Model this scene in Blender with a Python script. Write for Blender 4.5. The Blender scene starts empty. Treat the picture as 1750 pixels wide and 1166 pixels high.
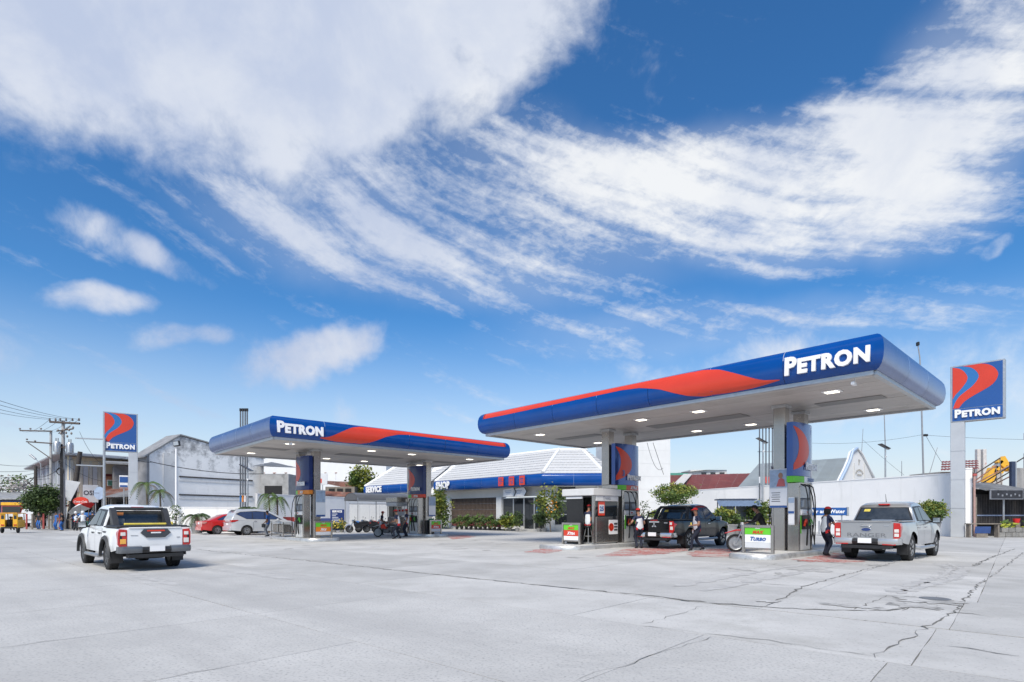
import bpy, bmesh, math, random
from mathutils import Vector, Matrix
random.seed(7)
PI = math.pi
R = math.radians
S = bpy.context.scene
COL = S.collection
# ------------------------------------------------------------------ camera
F, H, CX, CY = 955.0, 1.4, 875.0, 880.0        # focal length and horizon of the photograph, in its pixels
cam = bpy.data.cameras.new('camera')
camo = bpy.data.objects.new('camera', cam)
COL.objects.link(camo)
camo.location = (0, 0, H)
camo.rotation_euler = (PI/2, 0, 0)
cam.sensor_width = 36
cam.lens = 36*F/1750
cam.shift_y = (CY-583)/1750
cam.clip_start = .1
cam.clip_end = 6000
S.camera = camo
S.render.resolution_x, S.render.resolution_y = 1024, 682
# ------------------------------------------------------------------ exposure, sun
S.view_settings.view_transform = 'Standard'
S.view_settings.look = 'None'
S.view_settings.exposure = 0.66
S.view_settings.gamma = 1
S.view_settings.use_curve_mapping = False
SUN_EL, SUN_AZ = 50, -166                       # azimuth from +Y (camera forward) clockwise: behind and to the left
sun = bpy.data.lights.new('sun', 'SUN')
sun.energy = 2.9
sun.angle = R(22)
sun.color = (1, .92, .80)
suno = bpy.data.objects.new('sun', sun)
COL.objects.link(suno)
sd = Vector((math.sin(R(SUN_AZ))*math.cos(R(SUN_EL)), math.cos(R(SUN_AZ))*math.cos(R(SUN_EL)), math.sin(R(SUN_EL))))
suno.rotation_euler = sd.to_track_quat('Z', 'Y').to_euler()
suno.location = (0, 0, 60)
# ------------------------------------------------------------------ world: Nishita sky under layers of cloud
W = bpy.data.worlds.new('World')
S.world = W
W.use_nodes = True
NT = W.node_tree
NT.nodes.clear()
def nd(t, **k):
    n = NT.nodes.new(t)
    for a, b in k.items(): setattr(n, a, b)
    return n
def put(sock, v):
    if hasattr(v, 'is_output'): NT.links.new(v, sock)
    else: sock.default_value = v
def mt(op, a, b=None, c=None, clamp=False):
    n = nd('ShaderNodeMath', operation=op, use_clamp=clamp)
    for i, v in enumerate((a, b, c)):
        if v is not None: put(n.inputs[i], v)
    return n.outputs[0]
def smooth(v, lo, hi, a=0., b=1.):
    n = nd('ShaderNodeMapRange', interpolation_type='SMOOTHSTEP')
    put(n.inputs[0], v)
    for i, q in enumerate((lo, hi, a, b)): put(n.inputs[i+1], q)
    return n.outputs[0]
def vec(x, y, z):
    n = nd('ShaderNodeCombineXYZ')
    for i, q in enumerate((x, y, z)): put(n.inputs[i], q)
    return n.outputs[0]
def noise(v, scale, detail=6., rough=.55, dist=0.):
    n = nd('ShaderNodeTexNoise')
    put(n.inputs['Vector'], v)
    for k, q in (('Scale', scale), ('Detail', detail), ('Roughness', rough), ('Distortion', dist)): put(n.inputs[k], q)
    return n.outputs['Fac']
def mixc(f, a, b):
    n = nd('ShaderNodeMix', data_type='RGBA')
    put(n.inputs[0], f); put(n.inputs[6], a); put(n.inputs[7], b)
    return n.outputs[2]
tc = nd('ShaderNodeTexCoord').outputs['Generated']
sp = nd('ShaderNodeSeparateXYZ'); put(sp.inputs[0], tc)
dx, dy, dz = sp.outputs
az = mt('ARCTAN2', dx, dy)
el = mt('ARCSINE', dz)
def ae(x, y):
    return math.atan((x-CX)/F), math.atan((CY-y)/math.hypot(F, x-CX))
wn = nd('ShaderNodeTexNoise'); put(wn.inputs['Vector'], tc)
for k, q in (('Scale', 3.2), ('Detail', 5.), ('Roughness', .55)): put(wn.inputs[k], q)
ws = nd('ShaderNodeSeparateColor'); put(ws.inputs[0], wn.outputs['Color'])
waz = mt('ADD', az, mt('MULTIPLY', mt('SUBTRACT', ws.outputs[0], .5), .22))
wel = mt('ADD', el, mt('MULTIPLY', mt('SUBTRACT', ws.outputs[1], .5), .12))
def blob(x, y, rx, ry, rot=0., soft=1., warp=True):
    """cloud bank: 1 in its middle falling to 0, given by the direction in which it stands and its angular size"""
    a0, e0 = ae(x, y)
    k = math.cos(a0)**2/F
    rx, ry = rx*k*1.05, ry*math.cos(a0)/F
    da = mt('SUBTRACT', waz if warp else az, a0)
    de = mt('SUBTRACT', wel if warp else el, e0)
    c, s = math.cos(R(rot)), math.sin(R(rot))
    p = mt('ADD', mt('MULTIPLY', da, c/rx), mt('MULTIPLY', de, s/rx))
    q = mt('ADD', mt('MULTIPLY', da, -s/ry), mt('MULTIPLY', de, c/ry))
    d = mt('SQRT', mt('ADD', mt('MULTIPLY', p, p), mt('MULTIPLY', q, q)))
    return smooth(d, 1-.55*soft, 1+.45*soft, 1., 0.)
def total(L):
    t = L[0]
    for q in L[1:]: t = mt('ADD', t, q)
    return t
# stratus and heaps
n1 = noise(tc, 3.0, 9., .6, .35)
n2 = noise(tc, 11., 8., .62, .3)
body = mt('ADD', mt('MULTIPLY', n1, .62), mt('MULTIPLY', n2, .38))
banks = total([
    mt('MULTIPLY', blob(200, 20, 620, 200, -2), 1.0),
    mt('MULTIPLY', blob(760, 15, 330, 110, 14), .78),
    mt('MULTIPLY', blob(1720, 110, 170, 170, 24), .52),
    mt('MULTIPLY', blob(225, 412, 100, 42, -8, 1.2), .70),
    mt('MULTIPLY', blob(325, 458, 70, 26, -24, 1.2), .50),
    mt('MULTIPLY', blob(195, 524, 118, 28, 8, 1.2), .72),
    mt('MULTIPLY', blob(545, 610, 112, 42, 24, 1.2), .74),
    mt('MULTIPLY', blob(330, 592, 100, 22, 10, 1.2), .50),
    mt('MULTIPLY', blob(30, 610, 120, 44, -10), .46),
    mt('MULTIPLY', blob(1480, 650, 480, 90, -2, 1.3), .58),
    mt('MULTIPLY', blob(1700, 415, 50, 16, 6), .5),
])
outside = smooth(mt('ABSOLUTE', az), .80, 1.1)             # beyond the frame the same mixture of cloud and blue goes on
high = smooth(el, .78, .95)
banks = mt('ADD', banks, mt('MULTIPLY', mt('MAXIMUM', outside, high), mt('MULTIPLY', smooth(n1, .45, .6), .55)))
stratus = smooth(mt('ADD', mt('MULTIPLY_ADD', mt('SUBTRACT', body, .5), 1.5, .5), mt('MULTIPLY', banks, .5)), .62, .97)
# high streaked cloud: long in one direction, drawn apart like combed wool
fan = R(-20)
ca, sa = math.cos(fan), math.sin(fan)
wn2 = nd('ShaderNodeTexNoise'); put(wn2.inputs['Vector'], tc)
for k, q in (('Scale', 2.1), ('Detail', 2.), ('Roughness', .5)): put(wn2.inputs[k], q)
ws2 = nd('ShaderNodeSeparateColor'); put(ws2.inputs[0], wn2.outputs['Color'])
baz = mt('ADD', az, mt('MULTIPLY', mt('SUBTRACT', ws2.outputs[0], .5), .10))
bel = mt('ADD', el, mt('MULTIPLY', mt('SUBTRACT', ws2.outputs[1], .5), .09))
sa_ = mt('ADD', mt('MULTIPLY', baz, ca), mt('MULTIPLY', bel, sa))
sb_ = mt('ADD', mt('MULTIPLY', baz, -sa), mt('MULTIPLY', bel, ca))
st1 = noise(vec(mt('MULTIPLY', sa_, 2.4), mt('MULTIPLY', sb_, 25.), 3.1), 1., 4., .5, .0)
st2 = noise(vec(mt('MULTIPLY', sa_, 16.), mt('MULTIPLY', sb_, 44.), 7.7), 1., 7., .68, .25)
st3 = noise(vec(mt('MULTIPLY', az, 42.), mt('MULTIPLY', el, 80.), 1.7), 1., 5., .65, .4)
streak = total([mt('MULTIPLY', st1, .56), mt('MULTIPLY', st2, .25), mt('MULTIPLY', st3, .19)])
streak = mt('MULTIPLY_ADD', mt('SUBTRACT', streak, .5), 1.9, .5)
combed = total([
    mt('MULTIPLY', blob(790, 325, 360, 130, -15), .42),
    mt('MULTIPLY', blob(540, 345, 200, 120, -8), .34),
    mt('MULTIPLY', blob(1300, 320, 300, 80, -10), .84),
    mt('MULTIPLY', blob(1460, 225, 100, 36, -30), .62),
    mt('MULTIPLY', blob(1640, 240, 210, 150, 14), .56),
    mt('MULTIPLY', blob(1060, 365, 260, 90, -22), .22),
    mt('MULTIPLY', blob(700, 465, 340, 60, -8), .40),
    mt('MULTIPLY', blob(1330, 440, 180, 42, -6), .48),
    mt('MULTIPLY', blob(1200, 575, 420, 40, 0), .46),
    mt('MULTIPLY', blob(1650, 90, 180, 130, 40), .34),
    mt('MULTIPLY', blob(250, 470, 280, 70, -6), .16),
])
cirrus = smooth(mt('ADD', streak, mt('MULTIPLY', combed, .54)), .58, 1.14)
veil = mt('MULTIPLY', smooth(combed, .05, 1.0), .30)
cover = mt('MAXIMUM', stratus, mt('MAXIMUM', mt('MULTIPLY', cirrus, .95), veil))
cover = mt('MULTIPLY', cover, smooth(el, -.02, .1), clamp=True)
# milky band over the horizon
milk = mt('ADD', mt('MULTIPLY', smooth(el, .02, .35, 1., 0.), .76), mt('MULTIPLY', smooth(el, .0, .15, 1., 0.), .22), clamp=True)
sky = nd('ShaderNodeTexSky', sky_type='NISHITA', sun_disc=False, sun_elevation=R(SUN_EL), sun_rotation=R(SUN_AZ),
         altitude=0, air_density=1.0, dust_density=.6, ozone_density=2.2)
hs = nd('ShaderNodeHueSaturation'); put(hs.inputs['Saturation'], 1.14); put(hs.inputs['Value'], 1.0); put(hs.inputs['Color'], sky.outputs[0])
tint = nd('ShaderNodeMix', data_type='RGBA', blend_type='MULTIPLY'); put(tint.inputs[0], 1.)
put(tint.inputs[6], hs.outputs[0]); put(tint.inputs[7], (.42, .77, .98, 1))
n3 = noise(tc, 5., 6., .6, .2)
left = smooth(az, -.5, .35)
white = mixc(mt('ADD', mt('MULTIPLY', smooth(n3, .36, .66), .45), mt('MULTIPLY', left, .6), clamp=True), (3.3, 3.8, 4.95, 1), (5.9, 6.0, 6.1, 1))
base = mixc(milk, tint.outputs[2], (5.0, 5.35, 5.62, 1))
full = mixc(cover, base, white)
bg = nd('ShaderNodeBackground'); put(bg.inputs['Color'], full); bg.inputs['Strength'].default_value = .10
wo = nd('ShaderNodeOutputWorld'); NT.links.new(bg.outputs[0], wo.inputs[0])
W.cycles.sampling_method = 'MANUAL'
W.cycles.sample_map_resolution = 512

# ------------------------------------------------------------------ helpers
def G(x, y):
    """the ground point seen at a pixel of the photograph"""
    Y = F*H/(y-CY)
    return Vector(((x-CX)*Y/F, Y, 0))
def AT(x, y, Y):
    return Vector(((x-CX)*Y/F, Y, H-(y-CY)*Y/F))
def XY(x, Y): return ((x-CX)*Y/F, Y, 0)
def HT(y, Y): return H-(y-CY)*Y/F
UA = R(42.85)                                   # direction of the station's two building lines
U = Vector((math.cos(UA), math.sin(UA), 0)); V = Vector((-math.sin(UA), math.cos(UA), 0))

class MB:
    def __init__(s): s.v = []; s.f = []; s.m = []; s.mi = 0; s.T = None
    def add(s, vs, fs):
        o = len(s.v)
        if s.T is not None: vs = [s.T @ Vector(p) for p in vs]
        s.v += [tuple(p) for p in vs]
        for f in fs: s.f.append([i+o for i in f]); s.m.append(s.mi)
        return s
    def box(s, c, d, rz=0, rot=None):
        x, y, z = d[0]/2, d[1]/2, d[2]/2
        vs = [Vector((i*x, j*y, k*z)) for i in (-1, 1) for j in (-1, 1) for k in (-1, 1)]
        if rz: rot = Matrix.Rotation(rz, 3, 'Z')
        if rot is not None: vs = [rot @ p for p in vs]
        c = Vector(c)
        return s.add([p+c for p in vs], [(0, 1, 3, 2), (4, 6, 7, 5), (0, 4, 5, 1), (2, 3, 7, 6), (0, 2, 6, 4), (1, 5, 7, 3)])
    def span(s, a, b): return s.box([(a[i]+b[i])/2 for i in range(3)], [abs(b[i]-a[i]) for i in range(3)])
    def cbox(s, c, d, b=.02, rot=None):
        """box with chamfered edges"""
        h = [q/2 for q in d]; b = min(b, *(q*.49 for q in h)); c = Vector(c)
        vs = []; idx = {}
        for i in (-1, 1):
            for j in (-1, 1):
                for k in (-1, 1):
                    for ax in range(3):
                        p = [i*(h[0]-b), j*(h[1]-b), k*(h[2]-b)]; p[ax] = (i, j, k)[ax]*h[ax]
                        idx[i, j, k, ax] = len(vs); vs.append(Vector(p))
        fs = []
        for ax in range(3):
            o = [q for q in range(3) if q != ax]
            for sg in (-1, 1):
                def K(a, bb):
                    t = [0, 0, 0]; t[ax] = sg; t[o[0]] = a; t[o[1]] = bb; return tuple(t)
                fs.append([idx[K(-1, -1)+(ax,)], idx[K(1, -1)+(ax,)], idx[K(1, 1)+(ax,)], idx[K(-1, 1)+(ax,)]])
        for ax in range(3):
            o = [q for q in range(3) if q != ax]
            for a in (-1, 1):
                for bb in (-1, 1):
                    t0 = [0]*3; t1 = [0]*3; t0[ax] = -1; t1[ax] = 1
                    for t in (t0, t1): t[o[0]] = a; t[o[1]] = bb
                    t0 = tuple(t0); t1 = tuple(t1)
                    fs.append([idx[t0+(o[0],)], idx[t1+(o[0],)], idx[t1+(o[1],)], idx[t0+(o[1],)]])
        for i in (-1, 1):
            for j in (-1, 1):
                for k in (-1, 1): fs.append([idx[i, j, k, 0], idx[i, j, k, 1], idx[i, j, k, 2]])
        if rot is not None: vs = [rot @ p for p in vs]
        return s.add([p+c for p in vs], fs)
    def tube(s, path, r, n=6, caps=True, closed=False):
        P = [Vector(p) for p in path]; k = len(P)
        rs = r if isinstance(r, (list, tuple)) else [r]*k
        vs = []; up = None
        for i, p in enumerate(P):
            a = P[i-1] if (i > 0 or closed) else p
            b = P[(i+1) % k] if (i < k-1 or closed) else p
            t = (b-a).normalized()
            if up is None:
                up = Vector((0, 0, 1)) if abs(t.z) < .9 else Vector((1, 0, 0))
            e1 = t.cross(up)
            if e1.length < 1e-4: e1 = t.cross(Vector((.3, .8, .1)))
            e1.normalize(); up = e1.cross(t); e2 = up
            for q in range(n):
                w = 2*PI*(q+.5)/n
                vs.append(p+e1*math.cos(w)*rs[i]+e2*math.sin(w)*rs[i])
        fs = []
        for i in range(k if closed else k-1):
            for q in range(n):
                j = (i+1) % k
                fs.append([i*n+q, i*n+(q+1) % n, j*n+(q+1) % n, j*n+q])
        if caps and not closed: fs += [list(range(n))[::-1], [(k-1)*n+q for q in range(n)]]
        return s.add(vs, fs)
    def lathe(s, prof, n=16, c=(0, 0, 0), axis='z'):
        vs = []; c = Vector(c)
        for r, z in prof:
            for q in range(n):
                w = 2*PI*q/n; a, b = r*math.cos(w), r*math.sin(w)
                vs.append(c+Vector({'z': (a, b, z), 'y': (a, z, b), 'x': (z, a, b)}[axis]))
        fs = []
        for i in range(len(prof)-1):
            for q in range(n): fs.append([i*n+q, i*n+(q+1) % n, (i+1)*n+(q+1) % n, (i+1)*n+q])
        if prof[0][0] > 1e-6: fs.append(list(range(n))[::-1])
        if prof[-1][0] > 1e-6: fs.append([(len(prof)-1)*n+q for q in range(n)])
        return s.add(vs, fs)
    def prism(s, poly, plane, a, b):
        k = len(poly)
        def p3(p, d): return {'xy': (p[0], p[1], d), 'xz': (p[0], d, p[1]), 'yz': (d, p[0], p[1])}[plane]
        vs = [p3(p, a) for p in poly]+[p3(p, b) for p in poly]
        fs = [list(range(k))[::-1], list(range(k, 2*k))]+[[i, (i+1) % k, k+(i+1) % k, k+i] for i in range(k)]
        return s.add(vs, fs)
    def ball(s, c, r, n=10, m=6):
        if not isinstance(r, (list, tuple)): r = (r, r, r)
        vs = []; c = Vector(c)
        for i in range(m+1):
            t = PI*i/m
            for q in range(n):
                w = 2*PI*q/n
                vs.append(c+Vector((r[0]*math.sin(t)*math.cos(w), r[1]*math.sin(t)*math.sin(w), r[2]*math.cos(t))))
        return s.add(vs, [[i*n+q, (i+1)*n+q, (i+1)*n+(q+1) % n, i*n+(q+1) % n] for i in range(m) for q in range(n)])
    def grid(s, fn, nu, nv):
        vs = [fn(i/nu, j/nv) for i in range(nu+1) for j in range(nv+1)]
        return s.add(vs, [[i*(nv+1)+j, (i+1)*(nv+1)+j, (i+1)*(nv+1)+j+1, i*(nv+1)+j+1] for i in range(nu) for j in range(nv)])
    def quad(s, *p): return s.add(p, [list(range(len(p)))])
    def build(s, name, mat, parent=None, smooth=None, fix=True):
        me = bpy.data.meshes.new(name)
        me.from_pydata(s.v, [], s.f)
        mats = mat if isinstance(mat, (list, tuple)) else [mat]
        for m in mats: me.materials.append(m)
        if len(mats) > 1: me.polygons.foreach_set('material_index', s.m)
        if fix:
            bm = bmesh.new(); bm.from_mesh(me)
            bmesh.ops.remove_doubles(bm, verts=bm.verts, dist=1e-5)
            bmesh.ops.recalc_face_normals(bm, faces=bm.faces)
            bm.to_mesh(me); bm.free()
        if smooth is not None:
            me.polygons.foreach_set('use_smooth', [True]*len(me.polygons))
            me.set_sharp_from_angle(angle=R(smooth))
        return link(name, me, parent)
def link(name, data, parent=None):
    o = bpy.data.objects.new(name, data)
    COL.objects.link(o)
    if parent is not None: o.parent = parent
    return o
def tag(o, label=None, cat=None, group=None, kind=None):
    if label: o['label'] = label
    if cat: o['category'] = cat
    if group: o['group'] = group
    if kind: o['kind'] = kind
    return o
def thing(name, label, cat, loc=(0, 0, 0), rz=0, group=None):
    o = link(name, None)
    o.location = loc; o.rotation_euler = (0, 0, rz)
    return tag(o, label, cat, group)
def dup(root, loc, rz, label=None, group=None):
    def cp(o, par):
        c = o.copy(); COL.objects.link(c)
        if par is not None: c.parent = par
        for ch in [q for q in kids.get(o, ())]: cp(ch, c)
        return c
    kids = {}
    for o in list(COL.objects):
        if o.parent is not None: kids.setdefault(o.parent, []).append(o)
    r = cp(root, None)
    r.location = loc; r.rotation_euler = (0, 0, rz)
    if label: r['label'] = label
    if group: r['group'] = group
    return r
_dg = bpy.context.evaluated_depsgraph_get
def text(name, string, size, mat, parent, loc, rz=0, ext=.004, off=0., align='CENTER', sx=1., shear=0., first=None, tilt=0):
    """raised lettering standing in the local XZ plane and read from -Y"""
    cu = bpy.data.curves.new(name, 'FONT')
    cu.body = string; cu.size = size; cu.extrude = ext; cu.offset = off*size; cu.align_x = align; cu.shear = shear
    cu.resolution_u = 3; cu.space_character = 1.0+off*2.2
    if first:
        cu.body_format[0].use_small_caps = False
        for i in range(1, len(string)): cu.body_format[i].use_small_caps = True
        cu.small_caps_scale = first; cu.body = string
        cu.body = string[0]+string[1:].lower()
        for i in range(1, len(string)): cu.body_format[i].use_small_caps = True
    cu.materials.append(mat)
    t = bpy.data.objects.new('t', cu); COL.objects.link(t)
    dg = _dg(); dg.update()
    me = bpy.data.meshes.new_from_object(t.evaluated_get(dg))
    bpy.data.objects.remove(t)
    me.name = name
    me.transform(Matrix.Translation(Vector(loc)) @ Matrix.Rotation(rz, 4, 'Z') @ Matrix.Rotation(PI/2+tilt, 4, 'X') @ Matrix.Diagonal((sx, 1, 1, 1)))
    return link(name, me, parent)
# ------------------------------------------------------------------ materials
MATS = {}
def mat(name, col, rough=.6, metal=0., var=.12, scale=4., bump=0., coat=0., spec=.5, alpha=None, emit=0., stain=None, tone=0., spots=None, vstreak=None, zstain=None, lane=None):
    if name in MATS: return MATS[name]
    m = bpy.data.materials.new(name); MATS[name] = m
    m.use_nodes = True
    t = m.node_tree; b = t.nodes['Principled BSDF']
    L = t.links.new
    def N(ty, **k):
        n = t.nodes.new(ty)
        for a, q in k.items(): setattr(n, a, q)
        return n
    c = (*col, 1) if len(col) == 3 else col
    b.inputs['Roughness'].default_value = rough; b.inputs['Metallic'].default_value = metal
    b.inputs['Specular IOR Level'].default_value = spec
    if coat: b.inputs['Coat Weight'].default_value = coat; b.inputs['Coat Roughness'].default_value = .06
    if emit: b.inputs['Emission Color'].default_value = c; b.inputs['Emission Strength'].default_value = emit
    tcn = N('ShaderNodeTexCoord')
    nz = N('ShaderNodeTexNoise'); nz.inputs['Scale'].default_value = scale; nz.inputs['Detail'].default_value = 6; nz.inputs['Roughness'].default_value = .65
    L(tcn.outputs['Object'], nz.inputs['Vector'])
    def ramp(src, lo, hi):
        r = N('ShaderNodeMapRange'); r.inputs[1].default_value = lo; r.inputs[2].default_value = hi
        L(src, r.inputs[0]); return r.outputs[0]
    def mx(f, a, bb, mode='MIX'):
        q = N('ShaderNodeMix', data_type='RGBA', blend_type=mode)
        for s_, v_ in ((q.inputs[0], f), (q.inputs[6], a), (q.inputs[7], bb)):
            if hasattr(v_, 'is_output'): L(v_, s_)
            else: s_.default_value = v_
        return q.outputs[2]
    dk = tuple(q*(1-var) for q in c[:3])+(1,)
    lt = tuple(min(1, q*(1+var*.7)) for q in c[:3])+(1,)
    out = mx(ramp(nz.outputs['Fac'], .32, .68), dk, lt)
    if tone:
        oi = N('ShaderNodeObjectInfo'); q = ramp(oi.outputs['Random'], 0, 1)
        g = N('ShaderNodeMapRange'); g.inputs[3].default_value = 1-tone; g.inputs[4].default_value = 1+tone
        L(oi.outputs['Random'], g.inputs[0])
        out = mx(1., out, g.outputs[0], 'MULTIPLY')
    if stain:                                    # (colour, scale, lo, hi)
        s2 = N('ShaderNodeTexNoise'); s2.inputs['Scale'].default_value = stain[1]; s2.inputs['Detail'].default_value = 9; s2.inputs['Roughness'].default_value = .7
        L(tcn.outputs['Object'], s2.inputs['Vector'])
        out = mx(ramp(s2.outputs['Fac'], stain[2], stain[3]), out, (*stain[0], 1))
    if vstreak:                                  # runs of dirt down a wall: (colour, across, lo, hi)
        mp = N('ShaderNodeMapping'); mp.inputs['Scale'].default_value = (vstreak[1], vstreak[1], .35)
        L(tcn.outputs['Object'], mp.inputs[0])
        s3 = N('ShaderNodeTexNoise'); s3.inputs['Scale'].default_value = 1.; s3.inputs['Detail'].default_value = 8; s3.inputs['Roughness'].default_value = .62
        L(mp.outputs[0], s3.inputs['Vector'])
        out = mx(ramp(s3.outputs['Fac'], vstreak[2], vstreak[3]), out, (*vstreak[0], 1))
    if lane:                                     # wheel tracks drawn out along the street: (colour, lo, hi)
        m1 = N('ShaderNodeMapping'); m1.vector_type = 'POINT'; m1.inputs['Rotation'].default_value = (0, 0, -R(138)); L(tcn.outputs['Object'], m1.inputs[0])
        m2 = N('ShaderNodeMapping'); m2.inputs['Scale'].default_value = (.05, .95, 1); L(m1.outputs[0], m2.inputs[0])
        s6 = N('ShaderNodeTexNoise'); s6.inputs['Scale'].default_value = 1.; s6.inputs['Detail'].default_value = 5; s6.inputs['Roughness'].default_value = .55; L(m2.outputs[0], s6.inputs['Vector'])
        out = mx(ramp(s6.outputs['Fac'], lane[1], lane[2]), out, (*lane[0], 1))
    if zstain:                                   # black weathering that thickens upward: (colour, scale, z where it starts, height)
        sx_ = N('ShaderNodeSeparateXYZ'); L(tcn.outputs['Object'], sx_.inputs[0])
        r1 = N('ShaderNodeMapRange'); r1.inputs[1].default_value = zstain[2]; r1.inputs[2].default_value = zstain[2]+zstain[3]; r1.inputs[4].default_value = .36; L(sx_.outputs[2], r1.inputs[0])
        s5 = N('ShaderNodeTexNoise'); s5.inputs['Scale'].default_value = zstain[1]; s5.inputs['Detail'].default_value = 10; s5.inputs['Roughness'].default_value = .72; L(tcn.outputs['Object'], s5.inputs['Vector'])
        ad = N('ShaderNodeMath', operation='ADD'); L(r1.outputs[0], ad.inputs[0]); L(s5.outputs['Fac'], ad.inputs[1])
        out = mx(ramp(ad.outputs[0], .62, .86), out, (*zstain[0], 1))
    if spots:                                    # fine grain: (colour, scale, lo, hi)
        s4 = N('ShaderNodeTexNoise'); s4.inputs['Scale'].default_value = spots[1]; s4.inputs['Detail'].default_value = 3
        L(tcn.outputs['Object'], s4.inputs['Vector'])
        out = mx(ramp(s4.outputs['Fac'], spots[2], spots[3]), out, (*spots[0], 1))
    L(out, b.inputs['Base Color'])
    if bump:
        bp = N('ShaderNodeBump'); bp.inputs['Strength'].default_value = bump; bp.inputs['Distance'].default_value = .02
        n5 = N('ShaderNodeTexNoise'); n5.inputs['Scale'].default_value = scale*9; n5.inputs['Detail'].default_value = 5
        L(tcn.outputs['Object'], n5.inputs['Vector']); L(n5.outputs['Fac'], bp.inputs['Height']); L(bp.outputs[0], b.inputs['Normal'])
    rr = N('ShaderNodeMapRange'); rr.inputs[3].default_value = max(.02, rough*.85); rr.inputs[4].default_value = min(1, rough*1.18)
    L(nz.outputs['Fac'], rr.inputs[0]); L(rr.outputs[0], b.inputs['Roughness'])
    if alpha is not None:
        b.inputs['Alpha'].default_value = alpha
    return m
concrete = mat('concrete_slab', (.455, .45, .44), .85, var=.14, scale=.55, bump=.3, tone=.10, stain=((.32, .315, .30), .5, .50, .76), spots=((.26, .255, .25), 26., .60, .74))
concrete_road = mat('concrete_road', (.445, .44, .43), .88, var=.14, scale=.45, bump=.6, tone=.08, stain=((.30, .30, .295), .25, .55, .82), spots=((.26, .26, .26), 34., .53, .74), lane=((.36, .355, .35), .48, .78))
joint = mat('joint_dirt', (.12, .115, .105), .95, var=.4, scale=2.)
earth = mat('ground_concrete', (.37, .365, .355), .9, var=.15, scale=.2, bump=.3, stain=((.26, .25, .24), .1, .5, .75))
crackm = mat('crack', (.17, .165, .155), .95, var=.4, scale=5.)
damp = mat('damp_dirt', (.33, .325, .315), .9, var=.3, scale=1.6, stain=((.48, .475, .465), 1.8, .42, .58))
redpaint = mat('worn_red_paint', (.40, .115, .105), .8, var=.2, scale=1.2, stain=((.42, .40, .39), 1.1, .46, .60), spots=((.42, .38, .36), 9., .5, .62))
blue = mat('blue_panel', (.001, .056, .26), .24, .0, var=.10, scale=.8, coat=.55, spec=.2, tone=.05, stain=((.012, .085, .30), .7, .58, .85))
blue_sign = mat('blue_sign_face', (.018, .085, .30), .32, 0, var=.05, scale=.8, coat=.3)
blue_sheen = mat('blue_panel_sky_sheen', (.16, .22, .40), .24, .75, var=.12, scale=1.2, tone=.06)  # same panels as the front; reflected sky put into a paler metallic blue
blue_mirror = mat('blue_mirror', (.035, .085, .28), .16, .55, var=.1, scale=.8, coat=.6)
navy = mat('navy_sign_face', (.008, .026, .135), .22, 0, var=.06, scale=.8, coat=.25, spec=.35)
bandblue = mat('swoosh_blue', (.03, .16, .42), .35, 0, var=.05, scale=1.)
red = mat('red_sign', (.62, .045, .018), .35, var=.06, scale=1., coat=.2)
white = mat('white_sign', (.80, .80, .81), .4, var=.03, scale=2.)
whitewall = mat('white_wall', (.85, .845, .84), .75, var=.04, scale=.5, bump=.08, vstreak=((.62, .62, .61), 1.6, .56, .9))
stainless = mat('stainless', (.45, .425, .40), .26, .9, var=.09, scale=1.6)
steel = mat('galvanised', (.50, .51, .52), .42, .75, var=.12, scale=5.)
chrome = mat('chrome', (.72, .72, .73), .12, 1., var=.04)
soffit = mat('soffit_panel', (.53, .495, .465), .55, .1, var=.08, scale=.9, tone=.06, stain=((.36, .33, .30), .6, .56, .8))
soffit_dark = mat('soffit_dark', (.26, .25, .24), .6, .1, var=.1)
black = mat('black_plastic', (.018, .018, .02), .45, var=.3, scale=9.)
rubber = mat('rubber', (.022, .022, .023), .85, var=.3, scale=20., bump=.3)
dark = mat('dark_void', (.012, .012, .014), .8, var=.3)
glass = mat('tinted_glass', (.02, .024, .028), .05, 0, var=.2, scale=1., spec=.8)
lampglow = mat('lamp_glow', (1, .93, .78), .4, emit=1.7, var=0)
green = mat('green_print', (.13, .56, .03), .35, var=.05)
orange = mat('orange_print', (.72, .22, .02), .35, var=.05)
tailred = mat('tail_lamp_red', (.50, .012, .010), .12, var=.15, coat=.8)
tailwhite = mat('tail_lamp_clear', (.75, .72, .68), .12, var=.1, coat=.8)
amber = mat('tail_lamp_amber', (.85, .42, .06), .15, var=.1, coat=.8)
yellow = mat('yellow_paint', (.80, .42, .02), .35, var=.1, coat=.4)
ylabel = mat('yellow_label', (.78, .62, .10), .5, var=.1)
leaf = mat('leaf_green', (.085, .14, .028), .5, var=.4, scale=3., tone=.15)
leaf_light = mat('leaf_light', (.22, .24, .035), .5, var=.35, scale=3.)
leaf_dark = mat('leaf_dark', (.055, .09, .028), .55, var=.4, scale=3.)
leaf_dry = mat('leaf_dry', (.11, .085, .055), .6, var=.4, scale=4.)
bark = mat('bark', (.16, .125, .09), .9, var=.35, scale=8., bump=.6)
wood = mat('weathered_wood', (.22, .19, .16), .85, var=.3, scale=5., bump=.3)
skin = mat('skin', (.36, .19, .12), .55, var=.06, scale=6.)
skin_d = mat('skin_brown', (.26, .135, .085), .55, var=.06, scale=6.)
hairm = mat('hair', (.012, .010, .009), .5, var=.3, scale=20.)
shirt_w = mat('uniform_white', (.68, .70, .72), .8, var=.06, scale=6.)
shirt_n = mat('uniform_navy', (.02, .028, .07), .8, var=.15, scale=6.)
trouser = mat('trousers_navy', (.014, .018, .035), .85, var=.2, scale=6.)
redcloth = mat('red_cloth', (.62, .02, .02), .7, var=.08, scale=8.)
blackcloth = mat('black_cloth', (.014, .014, .017), .85, var=.2, scale=6.)
bluecloth = mat('blue_cloth', (.03, .13, .40), .85, var=.12, scale=6.)
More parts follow.
